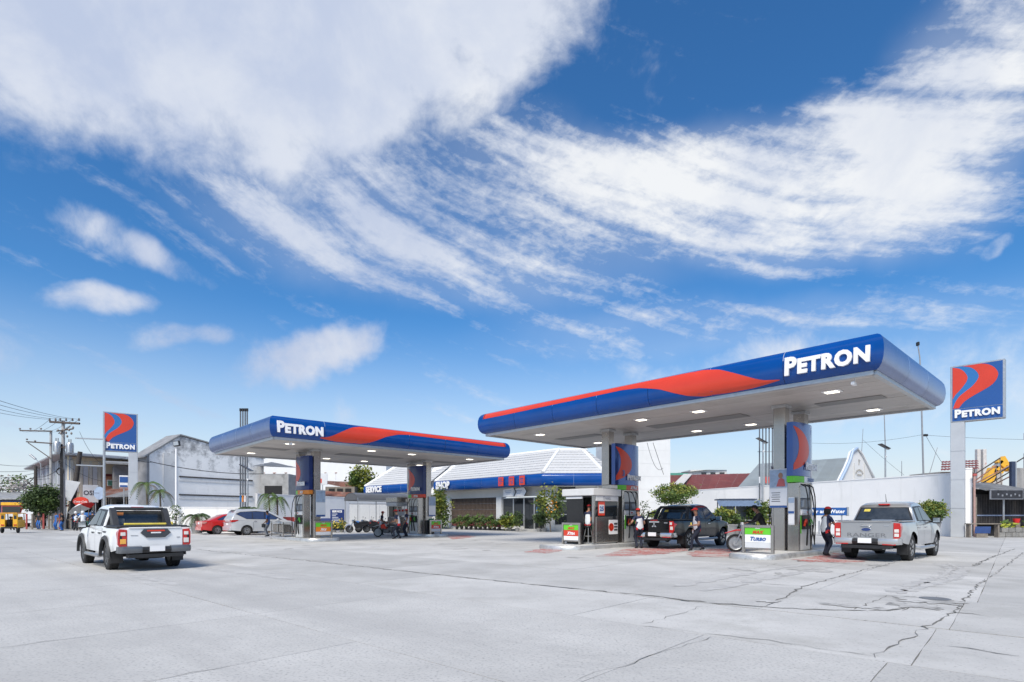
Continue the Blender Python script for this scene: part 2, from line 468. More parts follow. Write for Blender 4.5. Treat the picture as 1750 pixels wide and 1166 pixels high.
greycloth = mat('grey_cloth', (.24, .25, .27), .85, var=.1, scale=6.)
khaki = mat('tan_cloth', (.42, .34, .25), .85, var=.1, scale=6.)
cable = mat('cable_black', (.02, .02, .022), .7)
terracotta = mat('pot_grey', (.30, .295, .29), .85, var=.2, scale=4., bump=.3)
# ------------------------------------------------------------------ ground
g = MB(); n_ = 24
def gz(x, y): return -.06
g.quad((-1500, -700, -.06), (1500, -700, -.06), (1500, 2500, -.06), (-1500, 2500, -.06))
ground = tag(g.build('ground', earth, fix=False), 'pale concrete ground', kind='structure')
RD = Vector((math.cos(R(138)), math.sin(R(138)), 0)); ND = Vector((-RD.y, RD.x, 0))
def RN(r, n, z=0.): return RD*r+ND*n+Vector((0, 0, z))
road = tag(link('road', None), 'grey concrete street of cast slabs', kind='structure')
forecourt = tag(link('forecourt', None), 'pale concrete forecourt of cast slabs around the pump islands', kind='structure')
rng = random.Random(3)
def slab(par, r0, r1, n0, n1, m, gap=.008, gr=None):
    """one cast slab with slightly wavering edges"""
    gr = gap if gr is None else gr
    def side(a, b, k):
        out = []
        for i in range(k):
            p = a.lerp(b, i/k)
            w = 0 if i == 0 else rng.uniform(-.006, .006)
            d = (b-a).normalized(); out.append(p+Vector((-d.y, d.x, 0))*w)
        return out
    c = [RN(r0+gr, n0-gap), RN(r1-gr, n0-gap), RN(r1-gr, n1+gap), RN(r0+gr, n1+gap)]
    P = []
    for i in range(4): P += side(c[i], c[(i+1) % 4], 5)
    z = rng.uniform(-.003, .0)
    k = len(P); b = MB()
    b.add([(p.x, p.y, z) for p in P]+[(p.x, p.y, -.055) for p in P], [list(range(k))]+[[i, i+k, (i+1) % k+k, (i+1) % k] for i in range(k)])
    return b.build('slab', m, par)
def strip(par, n0, n1, rs, m, gap=.007, gr=.006):
    for a, b in zip(rs, rs[1:]): slab(par, a, b, n0, n1, m, gap, gr)
strip(road, 22, 13, [-20, -8, 4, 16, 28, 42, 60, 90], concrete_road)
strip(road, 13, 8, [-16, -9, -2, 5.5, 12, 19, 27, 36, 48, 64, 90], concrete_road)
strip(road, 8, 3.1, [-14, -8, -2, 3, 7.9, 13, 18, 24, 31, 40, 52, 68, 90], concrete_road)
strip(road, 3.1, -3.44, [-12, -6, -.2, 5.4, 7.95, 13.3, 18.6, 24, 30, 38, 48, 62, 90], concrete_road)
strip(road, -3.44, -6.35, [-12, -6, .9, 2.7, 8, 13.2, 18.5, 24, 30, 38, 48, 62, 90], concrete_road, .007, .005)
strip(road, -6.35, -8.62, [-12, -6, .72, 4.6, 10, 15.4, 21, 27, 35, 46, 60, 90], concrete, .008, .005)
strip(forecourt, -8.66, -11.6, [-12, -6, .6, 2.85, 12.3, 21.5, 27, 35, 46, 60], concrete, .012, .004)
ns = [-11.6, -16.4, -21.5, -27, -33, -39, -46, -54]
for i, (a, b) in enumerate(zip(ns, ns[1:])):
    strip(forecourt, a, b, [-40, -32, -25, -18, -12, -6, .45, 2.75 if i < 2 else 3.6, 8.4, 14, 20, 26, 33, 41, 50], concrete, .008, .005)
# cracks, gutters and patches: irregular sheets lying a few millimetres above the slabs
def ribbon(name, pts, w, m, par, z=.004, jag=.045, label=None):
    P = [Vector(p) for p in pts]; Q = []
    for a, b in zip(P, P[1:]):
        k = max(2, int((b-a).length/.16))
        for i in range(k): Q.append(a.lerp(b, i/k)+Vector((rng.uniform(-jag, jag), rng.uniform(-jag, jag), 0)))
    Q.append(P[-1]); v = []; f = []
    for i, p in enumerate(Q):
        a = Q[max(0, i-1)]; b = Q[min(len(Q)-1, i+1)]; d = (b-a).normalized(); s = Vector((-d.y, d.x, 0))
        ww = w*rng.uniform(.12, 1.5)*(.3 if i in (0, len(Q)-1) else 1)
        v += [p+s*ww, p-s*ww]
    for i in range(len(Q)-1): f.append((2*i, 2*i+1, 2*i+3, 2*i+2))
    b = MB(); b.add([(p.x, p.y, z) for p in v], f)
    return tag(b.build(name, m, par, fix=False), label)
for pts, w in [(((1313, 1036), (1345, 1017), (1380, 1000), (1420, 989), (1470, 976), (1529, 962)), .022),
               (((1210, 1030), (1313, 1038), (1420, 1043), (1519, 1044), (1560, 1036)), .042),
               (((880, 996), (1000, 1008), (1100, 1017), (1210, 1030)), .040),
               (((520, 958), (640, 971), (760, 984), (880, 996)), .042),
               (((1488, 1124), (1560, 1085), (1621, 1052), (1648, 1026), (1673, 1000), (1712, 972), (1750, 944)), .016),
               (((1621, 1046), (1660, 1050), (1705, 1056)), .022), (((1500, 1018), (1560, 1020), (1600, 1026)), .016),
               (((1545, 1043), (1580, 1030), (1600, 1020)), .02), (((1460, 1042), (1490, 1030), (1515, 1018)), .012),
               (((1600, 969), (1660, 968), (1700, 950)), .016), (((1665, 968), (1690, 955), (1735, 938)), .02),
               (((1092, 1069), (1200, 1082), (1340, 1098), (1493, 1122)), .010), (((1098, 1067), (1140, 1055), (1200, 1036)), .007),
               (((979, 1166), (1100, 1126), (1215, 1088)), .006), (((252, 1165), (330, 1150), (396, 1138)), .010),
               (((334, 939), (440, 950), (520, 958)), .035), (((1225, 993), (1300, 998), (1376, 1002)), .014),
               (((1620, 1104), (1680, 1112), (1742, 1122)), .014), (((1200, 985), (1290, 972), (1330, 963)), .006),
               (((5, 1108), (80, 1097), (154, 1088)), .006), (((0, 1050), (100, 1040), (195, 1031)), .005)]:
    ribbon('crack', [G(*p) for p in pts], w*.66, crackm, road, z=.004)
def patch(name, c, rx, ry, m, par, z=.007, rz=0., k=26, rag=.25):
    v = []
    for i in range(k):
        w = 2*PI*i/k; q = 1+rng.uniform(-rag, rag)
        p = Vector((rx*q*math.cos(w), ry*q*math.sin(w), 0)); p = Matrix.Rotation(rz, 3, 'Z') @ p
        v.append((c[0]+p.x, c[1]+p.y, z))
    b = MB(); b.quad(*v); return b.build(name, m, par, fix=False)
for x, y, rx, ry in [(1590, 1027, .55, .28), (1566, 1036, .42, .2), (1455, 1036, .5, .13), (1315, 1028, .22, .13), (1500, 966, .3, .2)]:
    patch('dirt_patch', G(x, y), rx*.8, ry*1.3, damp, forecourt, rz=R(-40), k=40, rag=.4)
tag(patch('drain_lid', G(1598, 1024), .22, .22, mat('drain_iron', (.25, .255, .26), .6, .6, var=.3), forecourt, z=.011, rag=.02), 'round grey drain lid in the cracked concrete')
OA = Vector((-1.33, 27.0, 0)); OB = Vector((-11.0, 25.7, 0))
def wa(x, y, z=0): return OA-V*x+U*y+Vector((0, 0, z))
def wb(x, y, z=0): return OB+U*x+V*y+Vector((0, 0, z))
oil = mat('oil_stain', (.30, .295, .285), .8, var=.2, scale=2.5, stain=((.47, .465, .455), 2.2, .42, .60))
for k in range(44):                              # drips and stains of the lanes and parking places
    lane = rng.choice([(0, 15, 3, 1), (0, 8.9, 2.2, 1), (0, 3, 3, 1), (1, 7, 5, 0), (1, 1.5, 3, 0), (1, 12, 4, 0)])
    q = wa(lane[1]+rng.uniform(-.9, .9), rng.uniform(-4, 9)) if lane[3] else wb(rng.uniform(-2, 15), -lane[2]+rng.uniform(-2, 3))
    patch('oil_stain', q, rng.uniform(.12, .5), rng.uniform(.08, .3), oil, forecourt, z=.003+.0002*k*.1, rz=rng.uniform(0, 3))
for pts in (((1520, 1012), (1560, 998), (1610, 985), (1625, 972), (1600, 963)), ((1535, 1015), (1580, 1002), (1632, 988), (1645, 973), (1620, 962)), ((1200, 1010), (1330, 985), (1420, 968), (1470, 958)), ((1150, 1003), (1280, 980), (1380, 964)), ((500, 990), (350, 972), (280, 955)), ((300, 1000), (240, 985), (215, 975))):
    ribbon('tyre_mark', [G(*q) for q in pts], .13, mat('tyre_mark', (.41, .405, .40), .85, var=.1, scale=3., stain=((.47, .465, .455), 3., .45, .62)), forecourt, z=.0022, jag=.01)
# worn red paint around the near ends of the islands
def painted(pts):
    b = MB(); P = []
    for i, p in enumerate(pts):
        a, c = G(*p), G(*pts[(i+1) % len(pts)])
        for k in range(8): P.append(a.lerp(c, k/8)+Vector((rng.uniform(-.12, .12), rng.uniform(-.12, .12), 0)))
    b.quad(*[(p.x, p.y, .005) for p in P]); return b.build('red_paint', redpaint, forecourt, fix=False)
painted([(1062, 940), (1120, 933), (1180, 934), (1172, 942), (1130, 947), (1085, 950), (1020, 951)])
painted([(1178, 944), (1215, 938), (1262, 938), (1268, 950), (1230, 953), (1180, 951)])
painted([(1358, 957), (1425, 945), (1475, 953), (1482, 959), (1440, 962), (1370, 960)])
painted([(915, 940), (955, 933), (962, 941), (935, 946), (895, 944)])
painted([(760, 916), (800, 914), (812, 918), (775, 922)])

# ------------------------------------------------------------------ canopies
PROF = [(0, .0), (-.08, .03), (-.165, .13), (-.215, .28), (-.235, .46), (-.225, .63), (-.19, .79), (-.12, .90), (-.03, .96)]
def prof(t):
    q = max(0, min(.9999, t))*(len(PROF)-1); i = int(q); f = q-i
    a, b = PROF[i], PROF[i+1]
    return a[0]+(b[0]-a[0])*f, a[1]+(b[1]-a[1])*f
# lower and upper edge of the red swoosh, as share of the fascia height, along the fascia from its plain end
SW = [(0, .66, .93), (.10, .66, .93), (.28, .69, .94), (.44, .71, .94), (.50, .72, .94), (.55, .68, .94), (.60, .54, .94), (.64, .36, .935), (.67, .22, .92), (.70, .12, .88), (.73, .08, .78), (.76, .08, .62), (.79, .115, .46), (.82, .165, .31), (.85, .235, .255)]
def swoosh_at(k):
    for a, b in zip(SW, SW[1:]):
        if a[0] <= k <= b[0]:
            f = (k-a[0])/(b[0]-a[0]); f2 = f
            return a[1]+(b[1]-a[1])*f2, a[2]+(b[2]-a[2])*f2
    return SW[-1][1:]
def canopy(name, label, origin, rz, L, D, z0, text_right, cols, lights):
    """local frame: front fascia along +X facing -Y, depth along +Y"""
    t = thing(name, label, 'canopy', (origin[0], origin[1], 0), rz)
    # fascia, cut into the metal panels it is made of; the corners are mitred
    sides = [((0, 0), (1, 0), L), ((L, 0), (0, 1), D), ((L, D), (-1, 0), L), ((0, D), (0, -1), D)]
    for si, (o, d, ln) in enumerate(sides):
        nrm = (d[1], -d[0])                      # outward
        k = max(3, round(ln/2.35)); edge = [ln*i/k for i in range(k+1)]
        for i, (a, b) in enumerate(zip(edge, edge[1:])):
            m = MB()
            def fn(u, v, a=a, b=b, i=i):
                yy, zz = prof(v)
                aa = (a+.007) if i else a+yy         # mitre
                bb = (b-.007) if i < k-1 else b-yy
                s = aa+(bb-aa)*u
                return (o[0]+d[0]*s-nrm[0]*yy, o[1]+d[1]*s-nrm[1]*yy, z0+zz)
            m.grid(fn, 3, 16)
            m.build('fascia_panel', blue if si in (0, 2) else blue_sheen, t, smooth=40)
    # silver gutter under the fascia
    m = MB()
    for o, d, ln in sides:
        nrm = (d[1], -d[0]); rot = math.atan2(d[1], d[0])
        c = (o[0]+d[0]*ln/2-nrm[0]*.07, o[1]+d[1]*ln/2-nrm[1]*.07, z0-.055)
        m.box(c, (ln-.14-.002, .13, .11), rz=rot)
    m.build('gutter', steel, t)
    # soffit boards between z0-.02 and z0+.03, each a board of its own
    nb = 12; w = (D-.3)/nb
    for i in range(nb):
        kk = 3; y0 = .15+i*w
        for j in range(kk):
            x0 = .15+(L-.3)*j/kk; x1 = .15+(L-.3)*(j+1)/kk
            dark_ = (i in (5, 6)) and False
            m = MB(); m.span((x0+.006, y0+.008, z0-.035+random.uniform(-.004, .004)), (x1-.006, y0+w-.008, z0+.02))
            m.build('soffit_board', soffit, t)
    for (x, y, lx, ly) in lights['dark']:
        m = MB(); m.cbox((x, y, z0-.046), (lx, ly, .016), .006); m.build('service_panel', soffit_dark, t)
    m = MB(); m.span((.12, .12, z0+.03), (L-.12, D-.12, z0+.75)); m.build('roof_deck', steel, t)
    for (x, y) in lights['lamps']:
        m = MB(); m.cbox((x, y, z0-.055), (.52, .42, .03), .012); fr = m.build('downlight', white, t)
        m = MB(); m.cbox((x, y, z0-.078), (.36, .26, .02), .006); m.build('lamp_lens', lampglow, fr)
    # swoosh: a red sheet following the fascia
    m = MB(); kmax = .85
    def fs(u, v):
        k = u*kmax; lo, hi = swoosh_at(max(.003, k))
        yy, zz = prof(lo+(hi-lo)*v)
        s = k*L if text_right else L-k*L
        if u == 0: s += .25 if text_right else -.25
        return (s, yy-.006, z0+zz)
    m.grid(fs, 96, 12); m.build('red_swoosh', red, t, smooth=60)
    # lettering
    xc = L*(.928 if text_right else .083)
    yy, zz = prof(.5)
    lt = text('lettering', 'PETRON', .70, white, t, (xc, yy-.03, z0+.22), ext=.035, off=.045, first=.80, sx=.93, tilt=R(-3))
    # columns
    for (x, y) in cols:
        m = MB(); m.cbox((x, y, (z0-.03)/2+.06), (.40, .40, z0-.15), .015); c = m.build('column', stainless, t)
        m = MB(); m.box((x, y, z0-.10), (.50, .50, .10)); m.build('column_collar', steel, c)
    # a small camera under the eave
    m = MB(); e = (L-.6 if text_right else .9); m.tube([(e, .3, z0-.04), (e, .3, z0-.2)], .02); m.cbox((e, .22, z0-.24), (.09, .24, .09), .01); m.build('security_camera', white, t)
    return t
ANG_A = UA-PI/2                                  # right canopy: front fascia runs along -V
OA = Vector((-1.33, 27.0, 0)); LA, DA, ZA = 16.35, 7.45, 5.3
OB = Vector((-11.0, 25.7, 0)); LB, DB, ZB = 14.4, 9.3, 5.0
def wa(x, y, z=0): return OA-V*x+U*y+Vector((0, 0, z))
def wb(x, y, z=0): return OB+U*x+V*y+Vector((0, 0, z))
canopy('fuel_canopy', 'larger blue and red canopy at the right with its white lettering at the right end', OA, ANG_A, LA, DA, ZA, True,
       [(12.7, 3.0), (12.7, 4.8), (5.1, 3.0), (5.1, 4.75)],
       {'lamps': [(x, y) for x in (2.0, 7.7, 10.2, 14.7) for y in (1.8, 6.2)], 'dark': [(8.9, 3.9, 4.2, .85), (14.6, 3.9, 2.0, .7), (2.6, 3.9, 2.6, .7)]}).__setitem__('group', 'pump canopies')
canopy('fuel_canopy', 'smaller blue and red canopy at the left with its white lettering at the left end', OB, UA, LB, DB, ZB, False,
       [(3.46, 3.3), (3.46, 5.3), (11.4, 4.3), (11.4, 6.2)],
       {'lamps': [(x, y) for x in (1.4, 5.9, 8.5, 12.8) for y in (1.6, 7.3)], 'dark': [(7.4, 4.5, 4.2, .9), (1.5, 4.6, 1.9, .8), (13., 4.6, 1.6, .7)]}).__setitem__('group', 'pump canopies')
# ------------------------------------------------------------------ pump islands
def island(label, pts, loc, rz):
    """pts: half width, front end, back end in the local frame (long axis Y)"""
    hw, y0, y1 = pts
    P = []
    for i in range(13): w = PI+PI*i/12; P.append((hw*math.cos(w), y0+hw*.75+hw*.75*math.sin(w)))
    for i in range(13): w = PI*i/12; P.append((hw*math.cos(w), y1-hw*.5+hw*.5*math.sin(w)))
    t = thing('pump_island', label, 'kerb island', loc, rz, 'raised pump islands')
    def off(d):
        out = []
        for i, p in enumerate(P):
            a, b = P[i-1], P[(i+1) % len(P)]; n = Vector((b[1]-a[1], -(b[0]-a[0]), 0)).normalized()
            out.append((p[0]+n.x*d, p[1]+n.y*d))
        return out
    m = MB(); m.prism(off(-.03), 'xy', -.02, .15); m.build('island_top', mat('island_concrete', (.52, .52, .51), .8, var=.1, scale=1.5, stain=((.33, .32, .30), 1.2, .55, .8)), t)
    m = MB(); o = off(0); q = off(.035); k = len(P)
    vs = [(*p, 0.001) for p in q]+[(*p, .10) for p in q]+[(*p, .158) for p in o]+[(*p, .158) for p in off(-.06)]
    m.add(vs, [[r*k+i, r*k+(i+1) % k, (r+1)*k+(i+1) % k, (r+1)*k+i] for r in range(3) for i in range(k)])
    m.build('edge_band', mat('island_edge', (.58, .575, .56), .38, .55, var=.2, scale=2.5, stain=((.20, .19, .18), 2.2, .52, .75)), t, smooth=35)
    return t
island('low rounded concrete island under the right canopy nearest the grey pickup', (.72, -.15, 6.6), wa(12.85, 0), ANG_A)
island('low rounded concrete island under the right canopy that carries the black cashier booth', (1.05, -1.0, 6.6), wa(5.25, 0), ANG_A)
island('low concrete island at the left end of the left canopy carrying the steel rack', (.98, 1.75, 7.6), wb(3.4, 0), UA)
island('low concrete island at the right end of the left canopy beside the red trikes', (.98, 3.15, 9.0), wb(11.65, 0), UA)

# ------------------------------------------------------------------ dispensers
def make_dispenser(name, label, loc, rz, group, stripe):
    t = thing(name, label, 'fuel pump', loc, rz, group); t.scale = (.90, .82, 1)
    for s in (-1, 1):
        m = MB(); m.cbox((s*.62, 0, 1.18), (.16, .46, 2.36), .02); m.build('side_pillar', stainless, t)
    m = MB(); m.cbox((0, 0, .52), (1.07, .40, 1.0), .02); cb = m.build('cabinet', mat('pump_cabinet', (.66, .66, .65), .35, var=.06, coat=.3), t)
    m = MB(); m.box((-.44, -.205, .92), (.10, .012, .62)); m.build('grade_stripe', stripe, cb)
    m = MB(); m.cbox((.06, -.215, .98), (.86, .05, .46), .015); bt = m.build('nozzle_boot', black, t)
    m = MB(); m.prism([(-.26, 1.24), (-.30, 1.30), (-.30, 1.40), (-.2, 1.44), (.2, 1.44), (.2, 1.24)], 'yz', -.53, .53); vi = m.build('visor', white, t)
    m = MB(); m.box((0, -.303, 1.345), (.16, .006, .05)); m.build('visor_mark', red, vi)
    m = MB(); m.cbox((0, 0, 1.63), (1.06, .40, .36), .02); dp = m.build('display_head', mat('display_head', (.10, .105, .12), .3, var=.1), t)
    for x in (-.28, .28):
        m = MB(); m.box((x, -.203, 1.64), (.30, .014, .22)); m.build('display_screen', mat('display_screen', (.20, .25, .33), .12, var=.15), dp)
    m = MB(); m.cbox((0, 0, 2.06), (1.06, .34, .48), .02); m.build('upper_panel', mat('pump_upper', (.58, .585, .58), .3, .2, var=.06), t)
    m = MB(); m.cbox((0, 0, 2.34), (1.07, .42, .07), .02); m.build('top_bar', stainless, t)
    rr = random.Random(5)
    for i, x in enumerate((-.24, .0, .26)):
        m = MB()
        m.tube([(x, -.26, .86), (x+.01, -.30, 1.0), (x+.03, -.33, 1.10)], [.05, .055, .035], 8)
        m.tube([(x+.03, -.33, 1.10), (x+.02, -.38, 1.03), (x, -.40, .93)], .02, 6)
        m.build('nozzle', [red, black, mat('nozzle_green', (.10, .40, .06), .4)][i], bt)
        hx = x*1.5
        pts = [(hx, -.20, 2.30), (hx, -.36, 2.22)]
        pts += [(hx+(.16 if i == 1 else -.10)*math.sin(k/6*PI), -.42-.08*math.sin(k/6*PI), 2.22-k/6*1.98) for k in range(1, 7)]
        lp = pts[-1]
        for k in range(1, 7):
            w = PI*k/6
            pts.append((lp[0]+(x-lp[0])*(1-math.cos(w))/2+(.10 if i else -.08)*math.sin(w), lp[1]+.03*k/6, lp[2]-.10*math.sin(w)+(.66*(k/6)**2)))
        m = MB(); m.tube(pts, .024, 7); m.build('hose', rubber, t)
    return t
GP = 'fuel pumps between the column pairs'
d1 = make_dispenser('fuel_dispenser', 'fuel pump at which the grey pickup is being filled, black hoses hanging down', wa(13.2, 3.36, .15), UA, GP, green)
def disp(lab, loc, rz): return dup(d1, loc, rz, lab, GP)
disp('fuel pump behind the black pickup, right of the black cashier booth', wa(5.55, 3.86, .15), UA)
disp('fuel pump at the left end of the left canopy beside the steel rack', wb(2.98, 3.95, .15), ANG_A)
disp('fuel pump in front of which the attendants stand at the motorcycle', wb(10.95, 4.95, .15), ANG_A)
disp('fuel pump mostly hidden behind the front column of the near island', wa(12.35, 4.1, .15), UA+PI)

# ------------------------------------------------------------------ curved signs on the columns
def make_sign(name, label, loc, rz, grade, number=None, face=None, group='curved blue signs on the canopy columns', gtext='XTRA'):
    t = thing(name, label, 'sign', loc, rz, group)
    w, h, z0 = 1.78, 2.06, 2.52
    def yb(x): return -.17*(1-(2*x/w)**2)**.5 if abs(x) < w/2 else 0
    def prof_(x): return -.10-.16*(1-abs(2*x/w)**2.4)
    m = MB(); n = 20
    fr = [(-w/2+w*i/n, prof_(-w/2+w*i/n)) for i in range(n+1)]
    m.prism(fr+[(w/2, .10), (-w/2, .10)], 'xy', z0+.22, z0+h); body = m.build('sign_box', face or navy, t, smooth=30)
    # crescent, laid on the curved face
    def cres(u, v):
        z = z0+.42+(h-.55)*v; e = 4*(v)*(1-v)
        a = -w/2+.03+(.26*max(0, (1-abs((v-.55)/.42)**2)) if abs(v-.55) < .42 else 0)
        b_ = -w/2+.04+1.06*e**.85*(1.-.12*v)
        x = a+(max(b_, a+.002)-a)*u
        return (x, prof_(x)-.004, z)
    m = MB(); m.grid(cres, 14, 26); m.build('red_crescent', red, t, smooth=40)
    cl, cr = (green, grade)
    for x0, x1, mm, nm in ((-w/2, -w/2+.62, green, 'green_strip'), (-w/2+.62, w/2, grade, 'grade_strip')):
        m = MB(); k = 8; q = [(x0+(x1-x0)*i/k, prof_(x0+(x1-x0)*i/k)-.004) for i in range(k+1)]
        m.prism(q+[(x1, .10), (x0, .10)], 'xy', z0, z0+.21); m.build(nm, mm, t, smooth=30)
    text('lettering', 'PETRON', .34, white, t, (.26, prof_(.26)-.055, z0+.46), ext=.014, off=.05, first=.8, sx=.86)
    text('grade_text', gtext, .17, blue_sign if grade is white else white, t, (.27, prof_(.27)-.022, z0+.045), ext=.004, off=.05, shear=.25)
    if number: text('number', number, .36, blue_sign, t, (-.45, prof_(-.45)-.02, z0+.62), ext=.006, off=.04)
    return t
make_sign('column_sign', 'curved blue sign with red crescent and number 3 above the pump by the black pickup', wa(5.52, 3.74), UA, red, '3', face=blue_mirror)
make_sign('column_sign', 'curved blue sign with red crescent above the pump beside the grey pickup', wa(13.13, 3.5), UA, white, face=blue_mirror, gtext='TURBO')
make_sign('column_sign', 'curved blue sign over the steel rack at the left canopy, orange strip below it', wb(3.05, 3.85), ANG_A, orange, gtext='XCS')
make_sign('column_sign', 'curved blue sign with red bottom strip over the group of attendants', wb(10.98, 4.85), ANG_A, red)
make_sign('column_sign', 'curved blue sign seen edge-on at the far side of the near column', wa(12.45, 4.25), UA+PI, white, gtext='TURBO')
make_sign('column_sign', 'curved blue sign on the back of the far column pair of the right canopy', wa(4.8, 4.5), UA+PI, red)
make_sign('column_sign', 'curved blue sign on the far side of the column pair beside the steel rack', wb(3.75, 4.75), ANG_A+PI, orange, gtext='XCS')
make_sign('column_sign', 'curved blue sign on the far side of the column pair by the attendants', wb(11.7, 5.75), ANG_A+PI, red)

# ------------------------------------------------------------------ product boards on the island ends
def make_board(name, label, loc, rz, w, lower, txt, tm, lowcol):
    t = thing(name, label, 'sign board', loc, rz, 'product boards on the island ends')
    h = .92
    for s in (-1, 1):
        m = MB(); m.cbox((s*(w/2-.04), 0, h/2), (.085, .11, h), .012); m.build('post', stainless, t)
    m = MB(); m.cbox((0, 0, h-.045), (w-.165, .10, .09), .012); m.build('top_rail', stainless, t)
    m = MB(); m.cbox((0, 0, .15), (w-.165, .08, .05), .012); m.build('bottom_rail', stainless, t)
    iw = w-.19
    m = MB(); m.box((0, 0, .735), (iw, .05, .25)); gp = m.build('green_panel', green, t)
    text('panel_text', 'MAX', .13, red, gp, (0, -.03, .645), ext=.004, off=.06, shear=.3, sx=1.1)
    text('panel_text', 'DIESEL', .05, white, gp, (.0, -.03, .80), ext=.003, off=.04, shear=.2)
    m = MB(); m.box((0, 0, .48), (iw, .05, .25)); lp = m.build('grade_panel', lower, t)
    text('panel_text', txt, .17, tm, lp, (0, -.03, .415), ext=.004, off=.05, first=.8, shear=.3)
    m = MB(); m.box((0, 0, .265), (iw, .045, .17)); m.build('lower_panel', lowcol, t)
    return t
offw = mat('board_white', (.62, .63, .65), .45, var=.06)
make_board('product_board', 'steel framed board with green and white TURBO panels on the near island', wa(12.85, .75, .15), ANG_A, 1.02, white, 'TURBO', blue_sign, offw)
make_board('product_board', 'steel framed board with green and red XTRA panels before the black cashier booth', wa(5.1, .5, .15), ANG_A, 1.0, red, 'XTRA', white, white)
make_board('product_board', 'steel framed board with green and orange XCS panels on the left island', wb(3.5, 2.45, .15), UA, 1.02, orange, 'XCS', white, offw)
make_board('product_board', 'steel framed board with green and red XTRA panels beside the attendants', wb(11.7, 3.75, .15), UA, .9, red, 'XTRA', white, offw)
t = thing('waste_bin', 'dark grey bin with a green lid behind the red XTRA board near the attendants', 'bin', wb(11.5, 4.15, .15), UA)
m = MB(); m.cbox((0, 0, .45), (.62, .26, .9), .03); m.build('bin_body', black, t); m = MB(); m.cbox((.1, 0, .95), (.36, .24, .09), .02); m.build('lid', mat('bin_lid', (.04, .25, .12), .5), t)

# ------------------------------------------------------------------ steel rack on the left island
t = thing('steel_rack', 'low stainless steel rack with two metal boxes on the left island', 'rack', wb(2.75, 6.3, .15), ANG_A)
for x in (-.9, .9):
    for y in (-.25, .25):
        m = MB(); m.cbox((x, y, .42), (.06, .06, .84), .008); m.build('leg', stainless, t)
for z in (.2, .78):
    m = MB(); m.cbox((0, 0, z), (1.86, .54, .04), .008); m.build('shelf', steel, t)
for x in (-.42, .46):
    m = MB(); m.cbox((x, 0, .475), (.7, .44, .46), .03)
    for k in range(4): m.box((x-.27+k*.18, -.225, .475), (.02, .02, .44))
    m.build('metal_box', stainless, t)
m = MB(); m.tube([(-.7, -.1, .84), (-.3, -.1, .9), (.1, -.05, .84)], .02); m.build('tray_handle', steel, t)

# ------------------------------------------------------------------ cashier booths
t = thing('cashier_booth', 'black cashier booth with stainless steel counter and posters on the right canopy island', 'booth', wa(5.15, 1.85, .15), ANG_A)
bx, by = 1.5, 1.7                              # local: X to the right front, Y along the island
m = MB(); m.span((-bx/2, -by/2, 0), (-bx/2+.05, by/2, 2.05)); m.build('back_wall', mat('booth_black', (.010, .010, .012), .25, var=.3, coat=.3), t)
for x0, x1, nm in ((-bx/2+.05, -.05, 'dark_panel'), (-.045, .18, 'dark_panel')):
    m = MB(); m.span((x0, -by/2, .0), (x1, -by/2+.04, 1.93)); m.build(nm, MATS['booth_black'], t)
m = MB(); m.span((-bx/2, -by/2-.05, 1.94), (.15, -by/2+.02, 2.03)); m.build('light_strip', white, t)
m = MB(); m.span((-bx/2+.05, by/2-.05, 0), (bx/2, by/2, 2.05)); m.build('rear_wall', stainless, t)
m = MB(); m.cbox((bx/2-.03, .05, .62), (.07, by-.2, 1.1), .02); st = m.build('counter_front', stainless, t)
m = MB(); m.span((bx/2-.10, -by/2, .06), (bx/2+.004, -by/2+.10, 2.05)); m.build('corner_post', stainless, t)
m = MB(); m.span((bx/2-.05, -by/2+.1, 1.18), (bx/2-.02, by/2-.05, 1.82)); pn = m.build('window_pane', glass, t)
m = MB(); m.cbox((bx/2-.02, .05, 1.95), (.10, by-.16, .24), .015); hd = m.build('header', offw, t)
text('header_text', 'Treats', .19, mat('grey_print', (.25, .27, .33), .5), hd, (bx/2+.032, .0, 1.90), rz=PI/2, ext=.003, off=.02)
m = MB(); m.cbox((-.05, 0, 2.21), (bx+.25, by+.25, .30), .02); rf = m.build('booth_roof', mat('booth_roof', (.62, .62, .62), .5, var=.05), t)
m = MB(); m.cbox((bx/2-.2, .5, 2.46), (.5, .5, .2), .03); m.build('roof_box', stainless, rf)
m = MB(); m.box((bx/2-.008, -.32, 1.52), (.012, .44, .60)); po = m.build('poster', red, t)
m = MB(); m.box((bx/2, -.32, 1.50), (.012, .34, .36)); m.build('poster_field', offw, po)
text('poster_text', '25', .26, blue_sign, po, (bx/2+.009, -.32, 1.42), rz=PI/2, ext=.003, off=.04)
m = MB(); m.box((bx/2+.012, .48, .72), (.012, .62, .62)); pl = m.build('notice', white, t)
m = MB(); m.lathe([(.17, 0), (.17, .008), (.13, .008), (.13, 0)], 24, (bx/2+.02, .32, .72), 'x'); m.box((bx/2+.024, .32, .72), (.008, .18, .06)); m.box((bx/2+.028, .32, .72), (.008, .06, .18)); m.build('round_emblem', red, pl)
for k in range(3):
    m = MB(); m.box((bx/2+.021, .64, .86-.13*k), (.006, .24, .08)); m.build('notice_line', mat('dark_print', (.06, .06, .07), .5), pl)
m = MB(); m.box((bx/2+.01, .52, 1.13), (.03, .22, .12)); m.build('card_reader', black, t)
m = MB(); m.span((-bx/2+.06, -by/2+.1, 0), (bx/2-.08, by/2-.06, .06)); m.build('booth_floor', steel, t)

